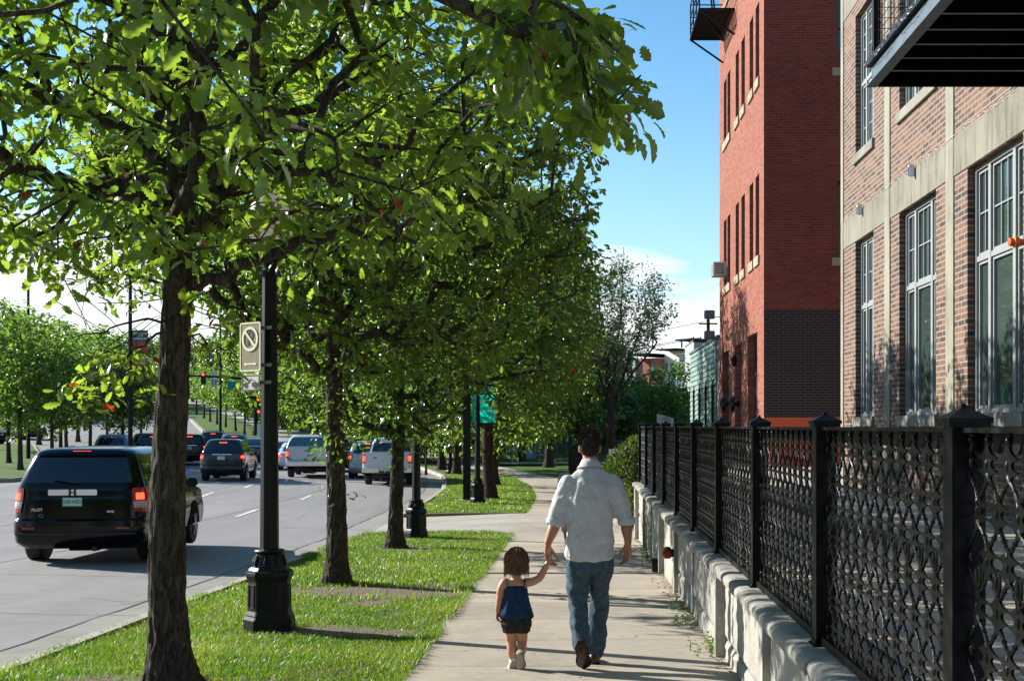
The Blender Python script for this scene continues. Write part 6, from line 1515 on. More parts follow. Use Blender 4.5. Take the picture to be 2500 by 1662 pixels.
# H shaped chrome emblem in the strip, tow club sticker, spoiler and rear wiper
yr = Shape(P_big['keys']).sl(1.145)[0]; mb = MB()
mb.prism([(-.055, -.045), (-.03, -.045), (-.022, -.008), (.022, -.008), (.03, -.045), (.055, -.045), (.050, .045), (.026, .045), (.024, .008), (-.024, .008), (-.026, .045), (-.050, .045)], 'y', -.052, -.036)
mb.xf(Matrix.Translation((-.065, yr, 1.145))); mb.build('emblem', M_trim, c)
mb = MB(); S_ = Shape(P_big['keys'], .07); S_.patch(mb, 1.715, 1.80, -1.3, 1.3, .05, 3, 12); mb.build('spoiler', P_big['paint'], c, smooth=True, fixn=False)
mb = MB(); mb.bar((0, .06, 1.30), (-.38, .10, 1.36), .02); mb.build('wiper', M_trim, c)
mb = MB(); mb.tube([(-.52 + .035 * math.cos(a_ * .52), .02, .79 + .022 * math.sin(a_ * .52)) for a_ in range(13)], .003, 4); mb.build('sticker', M_chrome, c)
def dup_paint(P, **k): q = dict(P); q.update(k); return q
P_mid = dict(keys=suv_keys(4.45, .90, 1.74, rake=.42), paint=paint('navy_black_paint', (.003, .005, .009), .2, .5), w=.90, wr=.35, axles=(.85, 3.5), mirror=(2.95, 1.08), crown=.08,
    glass=dict(rz=(1.19, 1.56), rt=1.05, sz=(1.19, 1.56), side=[(2.03, 2.24), (2.28, 2.50), (2.53, 2.74)], fz=(1.1, 1.58)),
    lamps=[(.86, 1.14, 1.1, 2.05, 'red')], cores=[(.95, 1.06, 1.3, 1.75)], high=(1.60, .3), plate=(-.02, .97, ''), gplate=False,
    trim=[(-.40, .40, 1.10, 1.13, .03, 'chrome_strip', M_chrome)])
def place(u, Y, dy=0): X = at(u, Y); return (X, Y, RD(X, Y))
car('sport_utility_vehicle', 'dark navy SUV with lit tail lamps just left of the near lamp post', 'suv', place(540.5, 50.5), R(7), dup_paint(P_mid, rack=None) if 0 else P_mid)
P_sed = dict(keys=[(.24, .14, 4.5, .78, .15), (.34, .04, 4.68, .88, .2), (.52, 0, 4.72, .9, .22), (.66, .02, 4.68, .9, .22), (.86, .06, 4.5, .89, .24), (.92, .10, 4.1, .88, .25), (.965, .22, 3.6, .86, .25), (.99, .75, 3.45, .85, .2), (1.2, 1.15, 3.0, .76, .2), (1.38, 1.55, 2.6, .66, .25), (1.44, 1.8, 2.4, .55, .3), (1.455, 2.0, 2.2, .4, .3)],
    paint=paint('silver_paint', (.30, .33, .36), .25, 1, .5), w=.9, wr=.32, axles=(.95, 3.7), mirror=(3.0, .98), crown=.1, glass=dict(rz=(1.01, 1.37), rt=1.1, sz=(1.01, 1.34), side=[(2.05, 2.45), (2.5, 2.9)], fz=(1.02, 1.36)),
    lamps=[(.68, .86, 1.0, 2.0, 'red')], cores=[(.72, .82, 1.1, 1.8)], plate=(0, .76, ''), gplate=False)
def truck_keys(L, w, ride=.12):
    return [(.42 + ride, .16, L - .2, w - .1, .12), (.50 + ride, .04, L - .05, w - .02, .14), (.70 + ride, .03, L, w, .14), (.98 + ride, .03, L - .05, w, .16), (1.06 + ride, .03, L - .3, w - .01, .16), (1.12 + ride, .03, 5.0 if L > 5.2 else 4.6, w - .015, .12), (1.13 + ride, .03, 2.2, w - .015, .10), (1.24 + ride, .03, 2.2, w - .02, .08), (1.26 + ride, .035, 2.18, w - .03, .07)]
def cab_keys(w, ride=.12, roof=1.82):
    return [(1.05 + ride, 2.12, 4.3, w - .02, .15), (1.22 + ride, 2.12, 4.1, w - .05, .14), (1.60 + ride, 2.25, 3.5, w - .14, .16), (1.72 + ride, 2.32, 3.3, w - .19, .2), (roof + ride - .03, 2.45, 3.1, w - .27, .25), (roof + ride, 2.7, 2.9, w - .45, .25)]
M_wpaint = paint('white_paint', (.62, .63, .64), .25)
P_tr = dict(keys=truck_keys(5.5, .99), cab=cab_keys(.97), paint=M_wpaint, w=.98, wr=.39, axles=(1.15, 4.4), mirror=(3.75, 1.35), mirrorm=M_trim, crown=.02,
    glass=dict(rz=(1.36, 1.72), rt=1.25, sz=(1.32, 1.68), side=[(2.1, 2.45), (2.5, 2.9)], fz=(1.3, 1.7)), lamps=[(.92, 1.30, 1.02, 1.9, 'red')], cores=[(1.0, 1.22, 1.1, 1.6)], plate=(.0, .66, ''), gplate=True,
    trim=[(-.98, .98, .56, .74, .12, 'rear_bumper', M_chrome), (-.12, .12, 1.20, 1.27, .01, 'tailgate_handle', M_trim), (-.82, .82, .80, .815, .006, 'tailgate_crease', M_steel)])
t_ = car('pickup_truck', 'white pickup with bright chrome bumper directly right of the near lamp post', 'pickup truck', place(751, 55.5), R(7), dup_paint(P_tr, trim=P_tr['trim'] + [(-.88, -.70, .86, .89, .008, 'badge', M_trim)]))
mb = MB(); C_ = Shape(cab_keys(.99, .12, 1.84), .02)
# the topper over its bed
T_ = Shape([(1.39, .06, 2.16, .96, .08), (1.6, .16, 2.14, .90, .1), (1.84, .34, 2.12, .80, .14), (1.93, .46, 2.1, .70, .2), (1.95, .8, 2.0, .5, .2)], .02); T_.body(mb); mb.build('bed_topper', M_wpaint, t_, auto=R(38))
mb = MB(); T_.patch(mb, 1.44, 1.85, -1.3, 1.3, .006, 5, 12); mb.build('topper_window', simple('pale_tinted_glass', (.05, .14, .15), .05, spec=1.0), t_, smooth=True, fixn=False)
for sg in (-1, 1): mb = MB(); T_.patch(mb, 1.48, 1.76, sg * 2.1, sg * 2.9, .006, 4, 6); mb.build('topper_side_window', M_carglass, t_, smooth=True, fixn=False)
mb = MB(); mb.tube([(-.55, -.12, .66), (-.5, -.3, .62), (.1, -.3, .58)], .02, 6); 
t2_ = car('pickup_truck', 'silver white pickup with red roof lamp behind the third oak trunk', 'pickup truck', place(944, 50), R(3.5), dup_paint(P_tr, keys=truck_keys(5.6, 1.0, .10), high=(1.86, .42), gplate=False,
    trim=[(-1.0, -.32, .54, .73, .12, 'rear_bumper', M_chrome), (.32, 1.0, .54, .73, .12, 'rear_bumper', M_chrome), (-.32, .32, .54, .60, .12, 'bumper_step', M_trim), (.30, .62, 1.20, 1.28, .012, 'tailgate_handle', M_trim)]))
# cars farther away
M_blk2 = P_big['paint']
car('sport_utility_vehicle', 'black SUV with wide red tail lamps hidden by the thick near trunk', 'suv', place(462, 68), R(14), dup_paint(P_mid, paint=M_blk2))
car('sport_utility_vehicle', 'dark SUV with roof bars between the trunk hidden SUV and the navy SUV', 'suv', place(520, 78), R(16), dup_paint(P_mid, rack=1.70))
car('station_wagon', 'silver wagon with a roof rack half hidden behind the navy SUV roof', 'car', place(572, 74), R(16), dup_paint(P_mid, paint=paint('silver_green_paint', (.26, .30, .30), .25, 1, .4), rack=1.72, lamps=[(.86, 1.14, 1.1, 2.05, 'red')]))
car('sedan', 'dark red black sedan with one lit lamp right of the navy SUV', 'car', place(616, 76), R(14), dup_paint(P_sed, paint=paint('maroon_paint', (.03, .008, .01))))
car('sedan', 'pale blue car between the near lamp post and the white pickup', 'car', place(700, 70), R(16), dup_paint(P_sed, paint=paint('pale_blue_paint', (.33, .42, .48), .25, 1, .4)))
car('sedan', 'white car right beside the cab of the white pickup', 'car', place(722, 64), R(13), dup_paint(P_sed, paint=M_wpaint))
car('sport_utility_vehicle', 'black SUV in the gap between the two pickups', 'suv', place(858, 63), R(9), dup_paint(P_mid, paint=M_blk2))
car('sedan', 'silver car peeking out left of the silver white pickup', 'car', place(898, 56), R(7), dup_paint(P_mid, paint=P_sed['paint']))
car('sport_utility_vehicle', 'silver blue SUV seen over the roof of the big black SUV', 'suv', place(270, 63), R(14), dup_paint(P_mid, paint=paint('grey_blue_paint', (.17, .20, .24), .25, 1, .5), high=(1.60, .01)))
car('sport_utility_vehicle', 'silver SUV with a lit lamp left of the thick near trunk', 'suv', place(357, 70), R(16), dup_paint(P_mid, paint=paint('grey_paint', (.2, .21, .22), .25, 1, .5)))
car('sedan', 'dark car touching the left side of the thick near trunk', 'car', place(372, 64), R(15), dup_paint(P_mid, paint=M_blk2))
car('sedan', 'dark parked car at the far left edge beyond the median', 'car', place(6, 92), R(70), dup_paint(P_sed, paint=M_blk2, cores=[]))
car('sedan', 'dark car behind the median trunks on the far carriageway', 'car', place(95, 98), R(60), dup_paint(P_sed, paint=paint('brown_paint', (.03, .02, .018)), cores=[]))
# ================================================================= PEOPLE
def add_mods(o, vox, smooth=6, disp=None, sub=0):
    m_ = o.modifiers.new('remesh', 'REMESH'); m_.mode = 'VOXEL'; m_.voxel_size = vox; m_.use_smooth_shade = True
    s = o.modifiers.new('smooth', 'SMOOTH'); s.factor = .6; s.iterations = smooth
    for (nm, scale, st, depth) in (disp or []):
        t_ = bpy.data.textures.get(nm) or bpy.data.textures.new(nm, 'CLOUDS'); t_.noise_scale = scale; t_.noise_depth = depth
        d = o.modifiers.new('folds', 'DISPLACE'); d.texture = t_; d.strength = st; d.mid_level = .5; d.texture_coords = 'LOCAL'
def skin_mat(name, c):
    mt, t = newmat(name); n = t.noise(t.obj(), 14, 4)
    t.out(t.bsdf(t.mix(t.step(n, .35, .7), c, (c[0]*.9, c[1]*.72, c[2]*.68)), .5, 0, None, .4, Subsurface_Weight=.15, Subsurface_Scale=.02)); return mt
def cloth(name, c1, c2, sc=60, rough=.85, weave=300, bs=.25, folds=0.0, trans=0.0, stretch=(1, 1, 1)):
    mt, t = newmat(name); o = t.obj(); n = t.noise(t.scale(o, stretch), sc, 5, .7); f = t.noise(o, 7, 4, .55, .8); w = t.noise(o, weave, 2)
    cc = t.ramp(n, [(.32, c1), (.68, c2)]); h = t.math('ADD', t.math('MULTIPLY', w, .06), t.math('MULTIPLY', f, folds))
    b = t.bsdf(cc, rough, 0, t.bump(h, bs, .03), .15)
    if trans:
        tr = t.n('ShaderNodeBsdfTranslucent'); t.l(cc, tr.inputs[0]); mx = t.n('ShaderNodeMixShader'); mx.inputs[0].default_value = trans; t.l(b, mx.inputs[1]); t.l(tr.outputs[0], mx.inputs[2]); b = mx.outputs[0]
    t.out(b); return mt
def loft(mb, rings, seg=32):
    """rings: (cx, cy, z, rx, ry, power)"""
    V = []; n = len(rings)
    for (cx, cy, z, rx, ry, pw) in rings:
        for k in range(seg):
            a = 2 * math.pi * k / seg; c, s = math.cos(a), math.sin(a); V.append((cx + rx * math.copysign(abs(c) ** pw, c), cy + ry * math.copysign(abs(s) ** pw, s), z))
    F_ = [(i*seg+k, i*seg+(k+1) % seg, (i+1)*seg+(k+1) % seg, (i+1)*seg+k) for i in range(n-1) for k in range(seg)]
    F_ += [tuple(range(seg))[::-1], tuple((n-1)*seg+k for k in range(seg))]; mb.add(V, F_)
def limb(mb, pts, rad, seg=16, flat=None):
    """tapered limb with rounded ends, densified"""
    P = [Vector(p) for p in pts]; Q = []; Rr = []
    for i in range(len(P) - 1):
        for k in range(6):
            t = k / 6; p0 = P[max(i-1, 0)]; p1 = P[i]; p2 = P[i+1]; p3 = P[min(i+2, len(P)-1)]
            q = .5 * ((2*p1) + (p2 - p0) * t + (2*p0 - 5*p1 + 4*p2 - p3) * t*t + (3*p1 - p0 - 3*p2 + p3) * t**3); Q.append(q); s = t*t*(3-2*t); Rr.append(rad[i] * (1-s) + rad[i+1] * s)
    Q.append(P[-1]); Rr.append(rad[-1])
    mb.tube(Q, Rr, seg, True, flat); mb.ball(Q[0], Rr[0] * .98, 12, 8); mb.ball(Q[-1], Rr[-1] * .98, 12, 8)
def hand(mb, wrist, d, side, palm_n, s, curl, thumb=1):
    """wrist point, d: direction of the fingers, side: direction towards the thumb, palm_n: palm facing"""
    w = Vector(wrist); d = Vector(d).normalized(); t = Vector(side); t = (t - d * t.dot(d)).normalized(); n = d.cross(t) * (1 if d.cross(t).dot(Vector(palm_n)) > 0 else -1)
    L_ = .10 * s
    for k in range(4):
        off = (1.5 - k) * .0195 * s; limb(mb, [w + t * off * .6, w + d * L_ * .5 + t * off, w + d * L_ + t * off * 1.05], [.014 * s, .0135 * s, .0105 * s], 10)
    ln = [.072, .080, .074, .058]
    for k in range(4):
        off = (1.5 - k) * .0198 * s; p = w + d * L_ * .95 + t * off; dd = d.copy(); pts = [p]; a = curl[k] if hasattr(curl, '__len__') else curl
        for j, fr in enumerate((.42, .33, .25)):
            dd = (dd * math.cos(a * (.8 + .25 * j)) + n * math.sin(a * (.8 + .25 * j))).normalized() if True else dd
            p = p + dd * ln[k] * s * fr; pts.append(p)
        limb(mb, pts, [.0088 * s, .0080 * s, .0072 * s, .006 * s], 10)
    p = w + d * .022 * s + t * .026 * s; q = p + (t * .28 + d * .85 + n * .55).normalized() * .045 * s; r = q + (d * .9 + t * .12 + n * .55 * thumb).normalized() * .034 * s; e = r + (d * .85 + n * .75 * thumb).normalized() * .024 * s
    limb(mb, [p - d * .01 * s, p, q, r, e], [.014 * s, .0145 * s, .012 * s, .0105 * s, .008 * s], 10)
def head(mb, c, s, yaw=0, pitch=0):
    """c: centre of skull; s: scale (1 = adult). Face towards +y"""
    h = MB(); h.ball((0, 0, .02), .1, 24, 18, (.77, .96, 1.08)); h.ball((0, .035, -.045), .066, 18, 12, (.88, 1.0, 1.05)); h.ball((0, .075, -.085), .026, 10, 8, (1.1, .8, .8))
    h.tube([(0, .088, .02), (0, .108, -.012), (0, .118, -.028), (0, .10, -.036)], [.009, .012, .016, .01], 8); h.tube([(-.02, .096, -.058), (0, .103, -.057), (.02, .096, -.058)], [.005, .008, .005], 8)
    for sg in (-1, 1):
        h.ball((sg * .079, .004, -.006), .032, 12, 8, (.32, .62, 1.0)); h.ball((sg * .032, .078, .025), .018, 8, 6, (1.3, .5, .5))
    M = Matrix.Translation(c) @ Matrix.Rotation(yaw, 4, 'Z') @ Matrix.Rotation(pitch, 4, 'X') @ Matrix.Scale(s, 4); h.xf(M); mb.add(h.v, h.f); return M
def eyes(parent, M, s, off):
    for sg in (-1, 1):
        e = MB(); e.ball((sg * .031, .082, .012), .0125, 12, 8); e.xf(M); e.xf(Matrix.Translation(-off)); o = e.build('eye', M_white, parent, smooth=True)
        e = MB(); e.ball((sg * .031, .0915, .012), .0055, 8, 6); e.xf(M); e.xf(Matrix.Translation(-off)); e.build('iris', M_black, o, smooth=True)
M_skin = skin_mat('tanned_skin', (.42, .20, .12)); M_skin2 = skin_mat('light_skin', (.50, .27, .17))
def hair(name, mat, parent, off, strands, w):
    V = []; F_ = []; A = []
    for pts, tone in strands:
        n = len(pts); o = len(V)
        for i, p in enumerate(pts):
            a = Vector(pts[max(0, i-1)]); b = Vector(pts[min(n-1, i+1)]); d = (b - a).normalized(); s = d.cross(Vector((0, 1, .2))); s = s.normalized() * w * (1 - .75 * i / (n - 1)) if s.length > 1e-5 else Vector((w, 0, 0))
            p = Vector(p) - off; V += [tuple(p - s), tuple(p + s)]
            A += [tone, tone]
        F_ += [(o+2*i, o+2*i+1, o+2*i+3, o+2*i+2) for i in range(n-1)]
    return np_mesh(name, np.array(V), np.array(F_), mat, parent, attr=np.array(A), smooth=True)
def hair_mat(name, a, b):
    mt, t = newmat(name); r = t.n('ShaderNodeAttribute', attribute_name='rnd').outputs['Fac']; t.out(t.bsdf(t.ramp(r, [(0, a), (1, b)]), .6, 0, None, .25)); return mt
# ---- the man ------------------------------------------------------------------------------
G = base(9.45); off = Vector((.10, 9.45, G)); man = empty('person', off, 'person in white linen shirt and jeans, seen from behind, holding a child by the hand', 'person')
def T_(mb, o=off): return mb.xf(Matrix.Translation(-o))
Z = lambda z: z + G * .0
body = MB(); HM = head(body, (.094, 9.47, 1.668), 1.0, R(2), R(-3))
limb(body, [(.094, 9.455, 1.60), (.094, 9.445, 1.53), (.096, 9.45, 1.45)], [.056, .056, .07])
loft(body, [(.095, 9.45, .86, .13, .10, .8), (.095, 9.45, 1.0, .15, .10, .8), (.095, 9.45, 1.2, .15, .10, .8), (.095, 9.45, 1.36, .16, .08, .9), (.095, 9.45, 1.42, .10, .06, .9)], 24)
limb(body, [(-.06, 9.45, 1.36), (-.15, 9.43, 1.15), (-.185, 9.41, 1.05), (-.222, 9.40, .955), (-.228, 9.40, .925)], [.055, .045, .044, .030, .027])
limb(body, [(.25, 9.45, 1.36), (.365, 9.47, 1.15), (.378, 9.45, 1.05), (.386, 9.42, .965), (.386, 9.415, .935)], [.055, .045, .044, .030, .027])
hand(body, (-.228, 9.40, .925), (.06, .05, -1), (.45, .8, 0), (.9, -.5, 0), 1.05, [.62, .62, .6, .55])
hand(body, (.386, 9.415, .935), (-.05, .05, -1), (-.5, .75, 0), (-.8, -.6, 0), 1.05, [.42, .50, .55, .60])
limb(body, [(.02, 9.46, .92), (.0, 9.47, .5), (.03, 9.31, .22)], [.08, .055, .04]); limb(body, [(.19, 9.47, .92), (.168, 9.62, .5), (.135, 9.63, .1)], [.08, .055, .04])
bo = T_(body).build('body', M_skin, man); add_mods(bo, .0036, 3); eyes(man, HM, 1, off)
# shirt
sh = MB()
loft(sh, [(.092, 9.43, .805, .168, .118, .82), (.092, 9.43, .84, .186, .128, .82), (.093, 9.435, .95, .186, .128, .84), (.095, 9.44, 1.05, .178, .122, .84), (.096, 9.44, 1.16, .182, .122, .84), (.098, 9.44, 1.28, .195, .128, .8), (.10, 9.44, 1.34, .205, .124, .8), (.10, 9.445, 1.40, .200, .110, .85), (.099, 9.45, 1.445, .165, .092, .95), (.097, 9.45, 1.485, .122, .080, 1), (.095, 9.45, 1.515, .088, .072, 1), (.095, 9.45, 1.535, .070, .062, 1)], 40)
limb(sh, [(-.060, 9.445, 1.385), (-.108, 9.44, 1.29), (-.140, 9.43, 1.19), (-.165, 9.425, 1.115)], [.082, .074, .070, .068], 20)
limb(sh, [(.258, 9.445, 1.385), (.312, 9.45, 1.29), (.348, 9.46, 1.19), (.372, 9.455, 1.12)], [.082, .074, .069, .066], 20)
M_linen = cloth('white_linen', (.50, .51, .53), (.58, .59, .61), 40, folds=.8, bs=.5, trans=.12, stretch=(3, 3, .25))
so_ = T_(sh).build('shirt', M_linen, man); add_mods(so_, .0095, 4, [('fold_big', .085, .034, 1), ('fold_small', .045, .006, 2)])
for (c, d, r_) in (((-.170, 9.422, 1.105), (-.2, -.1, -1), .066), ((.376, 9.452, 1.105), (.12, -.1, -1), .064)):
    mb = MB(); c = Vector(c); d = Vector(d).normalized(); mb.tube([c - d * .035, c - d * .02, c + d * .0, c + d * .022, c + d * .03, c + d * .022], [r_ * .9, r_ * 1.07, r_ * 1.10, r_ * 1.05, r_ * .95, r_ * .6], 24)
    cu = T_(mb).build('cuff', M_linen, man); add_mods(cu, .006, 2, [('fold_small', .045, .008, 2)])
mb = MB(); V = []; n = 40
for (r1, r2, z_, yo) in ((.060, .058, 1.572, 0), (.064, .062, 1.575, -.002), (.084, .080, 1.535, -.004), (.102, .088, 1.512, -.006)):
    for k in range(n):
        a = 2 * math.pi * k / n; V.append((.095 + r1 * math.cos(a), 9.452 + yo + r2 * math.sin(a), z_ - .018 * math.sin(a) - (.05 * max(0, math.sin(a)) ** 3)))
mb.add(V, [(j*n+k, j*n+(k+1) % n, (j+1)*n+(k+1) % n, (j+1)*n+k) for j in range(3) for k in range(n)]); T_(mb).build('collar', M_linen, so_, smooth=True)
# yoke seam and centre pleat
mb = MB(); 
mb.tube([(.095 + x, 9.44 - .123 * (1 - (x / .22) ** 4) ** .5 - .004, 1.405 + .006 * math.cos(x * 12)) for x in [i * .018 - .18 for i in range(21)]], .0016, 5); T_(mb).build('seam', simple('seam_thread', (.34, .34, .36), .9), so_)
# jeans
jn = MB(); loft(jn, [(.10, 9.45, .70, .155, .105, .85), (.10, 9.44, .80, .17, .118, .85), (.10, 9.45, .90, .165, .115, .85), (.10, 9.45, 1.0, .15, .10, .85)], 32)
limb(jn, [(.02, 9.44, .84), (.008, 9.45, .68), (.002, 9.46, .50), (.012, 9.40, .34), (.030, 9.335, .215), (.034, 9.315, .165)], [.094, .093, .076, .074, .073, .068], 24)
limb(jn, [(.185, 9.45, .84), (.178, 9.50, .68), (.170, 9.565, .50), (.163, 9.60, .33), (.150, 9.62, .15), (.143, 9.625, .075)], [.092, .090, .075, .073, .071, .066], 24)
M_denim = cloth('blue_denim', (.028, .052, .078), (.072, .112, .148), 26, folds=1.0, bs=.5)
jo = T_(jn).build('jeans', M_denim, man); add_mods(jo, .008, 3, [('fold_big2', .11, .036, 1), ('fold_small', .045, .010, 2)])
M_sole = simple('black_sole', (.012, .010, .010), .7); M_leather = simple('oxblood_leather', (.05, .008, .008), .35, spec=.6)
def shoe(parent, name, toe, heel, up, w, mat, sole, o_, soleout=.012):
    """shoe from heel to toe; up: top direction"""
    t_, h = Vector(toe), Vector(heel); d = (t_ - h); L_ = d.length; d.normalize(); u = Vector(up); u = (u - d * u.dot(d)).normalized(); x = d.cross(u); n = 12; V = []; seg = 18
    prof = [(0, .30, .30, .8), (.04, .40, .62, .9), (.15, .46, .85, 1), (.28, .44, .82, 1), (.42, .42, .60, 1), (.58, .50, .46, 1), (.72, .54, .38, 1), (.86, .48, .30, 1), (.95, .34, .22, 1), (1.0, .12, .12, 1)]
    for (s, ww, hh_, _) in prof:
        c = h + d * L_ * s
        for k in range(seg):
            a = 2 * math.pi * k / seg; V.append(tuple(c + x * math.cos(a) * ww * w + u * (max(0, math.sin(a)) * hh_ * w * 1.0 + min(0, math.sin(a)) * .02) - o_))
    mb = MB(); mb.add(V, [(i*seg+k, i*seg+(k+1) % seg, (i+1)*seg+(k+1) % seg, (i+1)*seg+k) for i in range(len(prof)-1) for k in range(seg)] + [tuple(range(seg))[::-1], tuple((len(prof)-1)*seg+k for k in range(seg))])
    s_ = mb.build(name, mat, parent, smooth=True)
    poly = [(h + d * L_ * s + x * ww * w * 1.06, ) for s, ww, _, _ in prof] ; left = [h + d * L_ * s - x * ww * w * 1.06 for s, ww, _, _ in prof]; P2 = [p[0] for p in poly] + left[::-1]
    mb = MB(); m_ = len(P2); V = [tuple(p - u * soleout - o_) for p in P2] + [tuple(p + u * .004 - o_) for p in P2]; mb.add(V, [tuple(range(m_)), tuple(range(2*m_-1, m_-1, -1))] + [(i, (i+1) % m_, m_+(i+1) % m_, m_+i) for i in range(m_)]); mb.build('sole', sole, s_, bevel=.003)
    return s_
shoe(man, 'shoe', (.052, 9.385, -.002), (.028, 9.215, .205), (0, .75, .65), .105, M_leather, M_sole, off)
shoe(man, 'shoe', (.10, 9.82, G + .012), (.135, 9.555, G + .014), (0, 0, 1), .105, M_leather, M_sole, off)
# hair: short, dark brown, tousled
rs = np.random.RandomState(2); st = []; hc = Vector((.094, 9.462, 1.69))
for i in range(5200):
    u_ = unit(rs.normal(0, 1, 3)); 
    if u_[1] > .35 and u_[2] < .45: continue
    if u_[2] < -.62: continue
    if abs(u_[0]) > .72 and u_[2] < .12: continue
    p = hc + Vector((u_[0] * .074, u_[1] * .094, u_[2] * .106)); crown_ = hc + Vector((.0, -.035, .10)); flow = (p - crown_); flow = flow - Vector(u_) * flow.dot(Vector(u_)); flow = flow.normalized() if flow.length > .01 else Vector((rs.normal(), rs.normal(), 0)).normalized()
    ln = rs.uniform(.024, .046) * (1.1 if u_[2] > .3 else .75); top = max(0, u_[2]) ; nrm = Vector(u_); pts = [p]; dd = (nrm * (.55 + .5 * top) + flow * .9 + Vector(rs.normal(0, .28, 3))).normalized()
    for k in range(4): pts.append(pts[-1] + dd * ln / 4); dd = (dd + flow * .35 - nrm * .32 + Vector((0, 0, -.12))).normalized()
    st.append((pts, rs.rand()))
for i in range(90):
    p = hc + Vector((rs.normal(.0, .022), rs.normal(-.03, .02), .108)); dd = Vector((rs.normal(0, .5), rs.normal(0, .4), 1)).normalized(); pts = [p]
    for k in range(4): pts.append(pts[-1] + dd * rs.uniform(.008, .016)); dd = (dd + Vector((rs.normal(0, .3), 0, -.15))).normalized()
    st.append((pts, rs.rand()))
M_hair = hair_mat('dark_brown_hair', (.010, .007, .005), (.045, .030, .020)); ho = hair('hair', M_hair, man, off, st, .0016)
mb = MB(); mb.ball((.094, 9.457, 1.690), .1, 24, 18, (.765, .95, 1.07)); mb.v = [v if not (v[1] > 9.485 and v[2] < 1.74) else (v[0] * .9 + .0094, 9.485 - .02, v[2]) for v in mb.v]; mb.v = [(v[0] if v[2] > 1.63 else .094 + (v[0] - .094) * .78, v[1], max(v[2], 1.592)) for v in mb.v]
T_(mb).build('scalp_hair', M_hair, ho, smooth=True)
# ---- the girl -----------------------------------------------------------------------------
G2 = base(9.4); of2 = Vector((-.465, 9.38, G2)); girl = empty('person', of2, 'small child in blue strappy top and dark shorts, seen from behind with raised right hand', 'person')
T2_ = lambda mb: mb.xf(Matrix.Translation(-of2))
body = MB(); HM2 = head(body, (-.466, 9.39, .795), .84, 0, R(-4))
limb(body, [(-.467, 9.385, .74), (-.468, 9.38, .69), (-.469, 9.38, .65)], [.036, .036, .05])
loft(body, [(-.468, 9.38, .30, .075, .06, .9), (-.468, 9.38, .40, .082, .066, .9), (-.47, 9.38, .50, .078, .06, .9), (-.47, 9.38, .60, .088, .058, .9), (-.472, 9.38, .645, .092, .05, .95), (-.472, 9.38, .67, .06, .042, 1)], 24)
limb(body, [(-.555, 9.38, .645), (-.583, 9.38, .60), (-.594, 9.375, .53), (-.604, 9.375, .46), (-.612, 9.38, .425)], [.036, .031, .027, .024, .018])
hand(body, (-.612, 9.38, .425), (-.02, .0, -1), (.3, .9, 0), (.9, -.2, 0), .52, [.5, .5, .5, .5])
limb(body, [(-.388, 9.38, .645), (-.345, 9.378, .652), (-.290, 9.375, .682), (-.258, 9.372, .735), (-.232, 9.375, .785), (-.227, 9.376, .80)], [.036, .031, .028, .026, .020, .018])
hand(body, (-.227, 9.376, .80), (.14, .05, 1), (-.6, .6, 0), (-.4, -.9, 0), .52, [.75, .75, .75, .75])
limb(body, [(-.506, 9.38, .32), (-.507, 9.40, .23), (-.505, 9.40, .185), (-.500, 9.39, .12), (-.493, 9.40, .05), (-.492, 9.40, .02)], [.054, .046, .038, .038, .026, .026])
limb(body, [(-.430, 9.38, .32), (-.427, 9.41, .22), (-.424, 9.40, .185), (-.428, 9.36, .13), (-.438, 9.325, .09)], [.054, .045, .037, .036, .026])
bo = T2_(body).build('body', M_skin2, girl); add_mods(bo, .0024, 3); eyes(girl, HM2, .84, of2)
tp_ = MB(); loft(tp_, [(-.470, 9.378, .378, .128, .092, .92), (-.470, 9.378, .42, .120, .088, .92), (-.470, 9.38, .48, .105, .078, .92), (-.470, 9.38, .55, .093, .068, .92), (-.470, 9.38, .60, .088, .062, .92), (-.470, 9.38, .625, .084, .058, .95)], 40)
V = []
for i, v in enumerate(tp_.v):
    k = i % 40; z = v[2]; f = max(0, (.60 - z) / .22); a = k * 2 * math.pi / 40; q = 1 + .055 * f * math.sin(a * 11) + .03 * f * math.sin(a * 5 + 1); V.append((-.470 + (v[0] + .470) * q, 9.378 + (v[1] - 9.378) * q, z + .010 * f * math.sin(a * 5)))
tp_.v = V
M_top = cloth('blue_print_cloth', (.005, .014, .04), (.018, .052, .115), 55, folds=.8, bs=.4)
to = T2_(tp_).build('top', M_top, girl, smooth=True)
for sg in (-1, 1):
    mb = MB(); xx = -.470 + sg * .066; mb.tube([(xx, 9.32, .615), (xx + sg * .002, 9.330, .65), (xx + sg * .003, 9.36, .678), (xx, 9.40, .665), (xx, 9.43, .62)], .005, 6); T2_(mb).build('strap', M_top, to)
sh_ = MB(); loft(sh_, [(-.468, 9.38, .29, .104, .08, .9), (-.468, 9.38, .33, .122, .09, .9), (-.468, 9.38, .39, .110, .08, .9)], 36)
for xx in (-.512, -.424): loft(sh_, [(xx, 9.385, .262, .052, .056, 1), (xx, 9.385, .275, .064, .066, 1), (xx, 9.385, .31, .066, .07, 1), (xx, 9.385, .34, .05, .05, 1)], 24)
sho = T2_(sh_).build('shorts', cloth('dark_floral_cloth', (.006, .006, .008), (.05, .045, .045), 70, folds=1, bs=.6), girl); add_mods(sho, .006, 2, [('fold_tiny', .025, .012, 1)])
M_canvas = simple('tan_canvas', (.36, .30, .24), .8); M_wsole = simple('grey_sole', (.14, .13, .12), .8); M_sock = simple('white_sock', (.65, .64, .62), .9)
shoe(girl, 'shoe', (-.500, 9.50, G2 + .012), (-.494, 9.355, G2 + .012), (0, 0, 1), .068, M_canvas, M_white, of2, .012)
shoe(girl, 'shoe', (-.430, 9.345, -.004), (-.436, 9.275, .128), (0, .85, .5), .072, M_canvas, M_wsole, of2, .010)
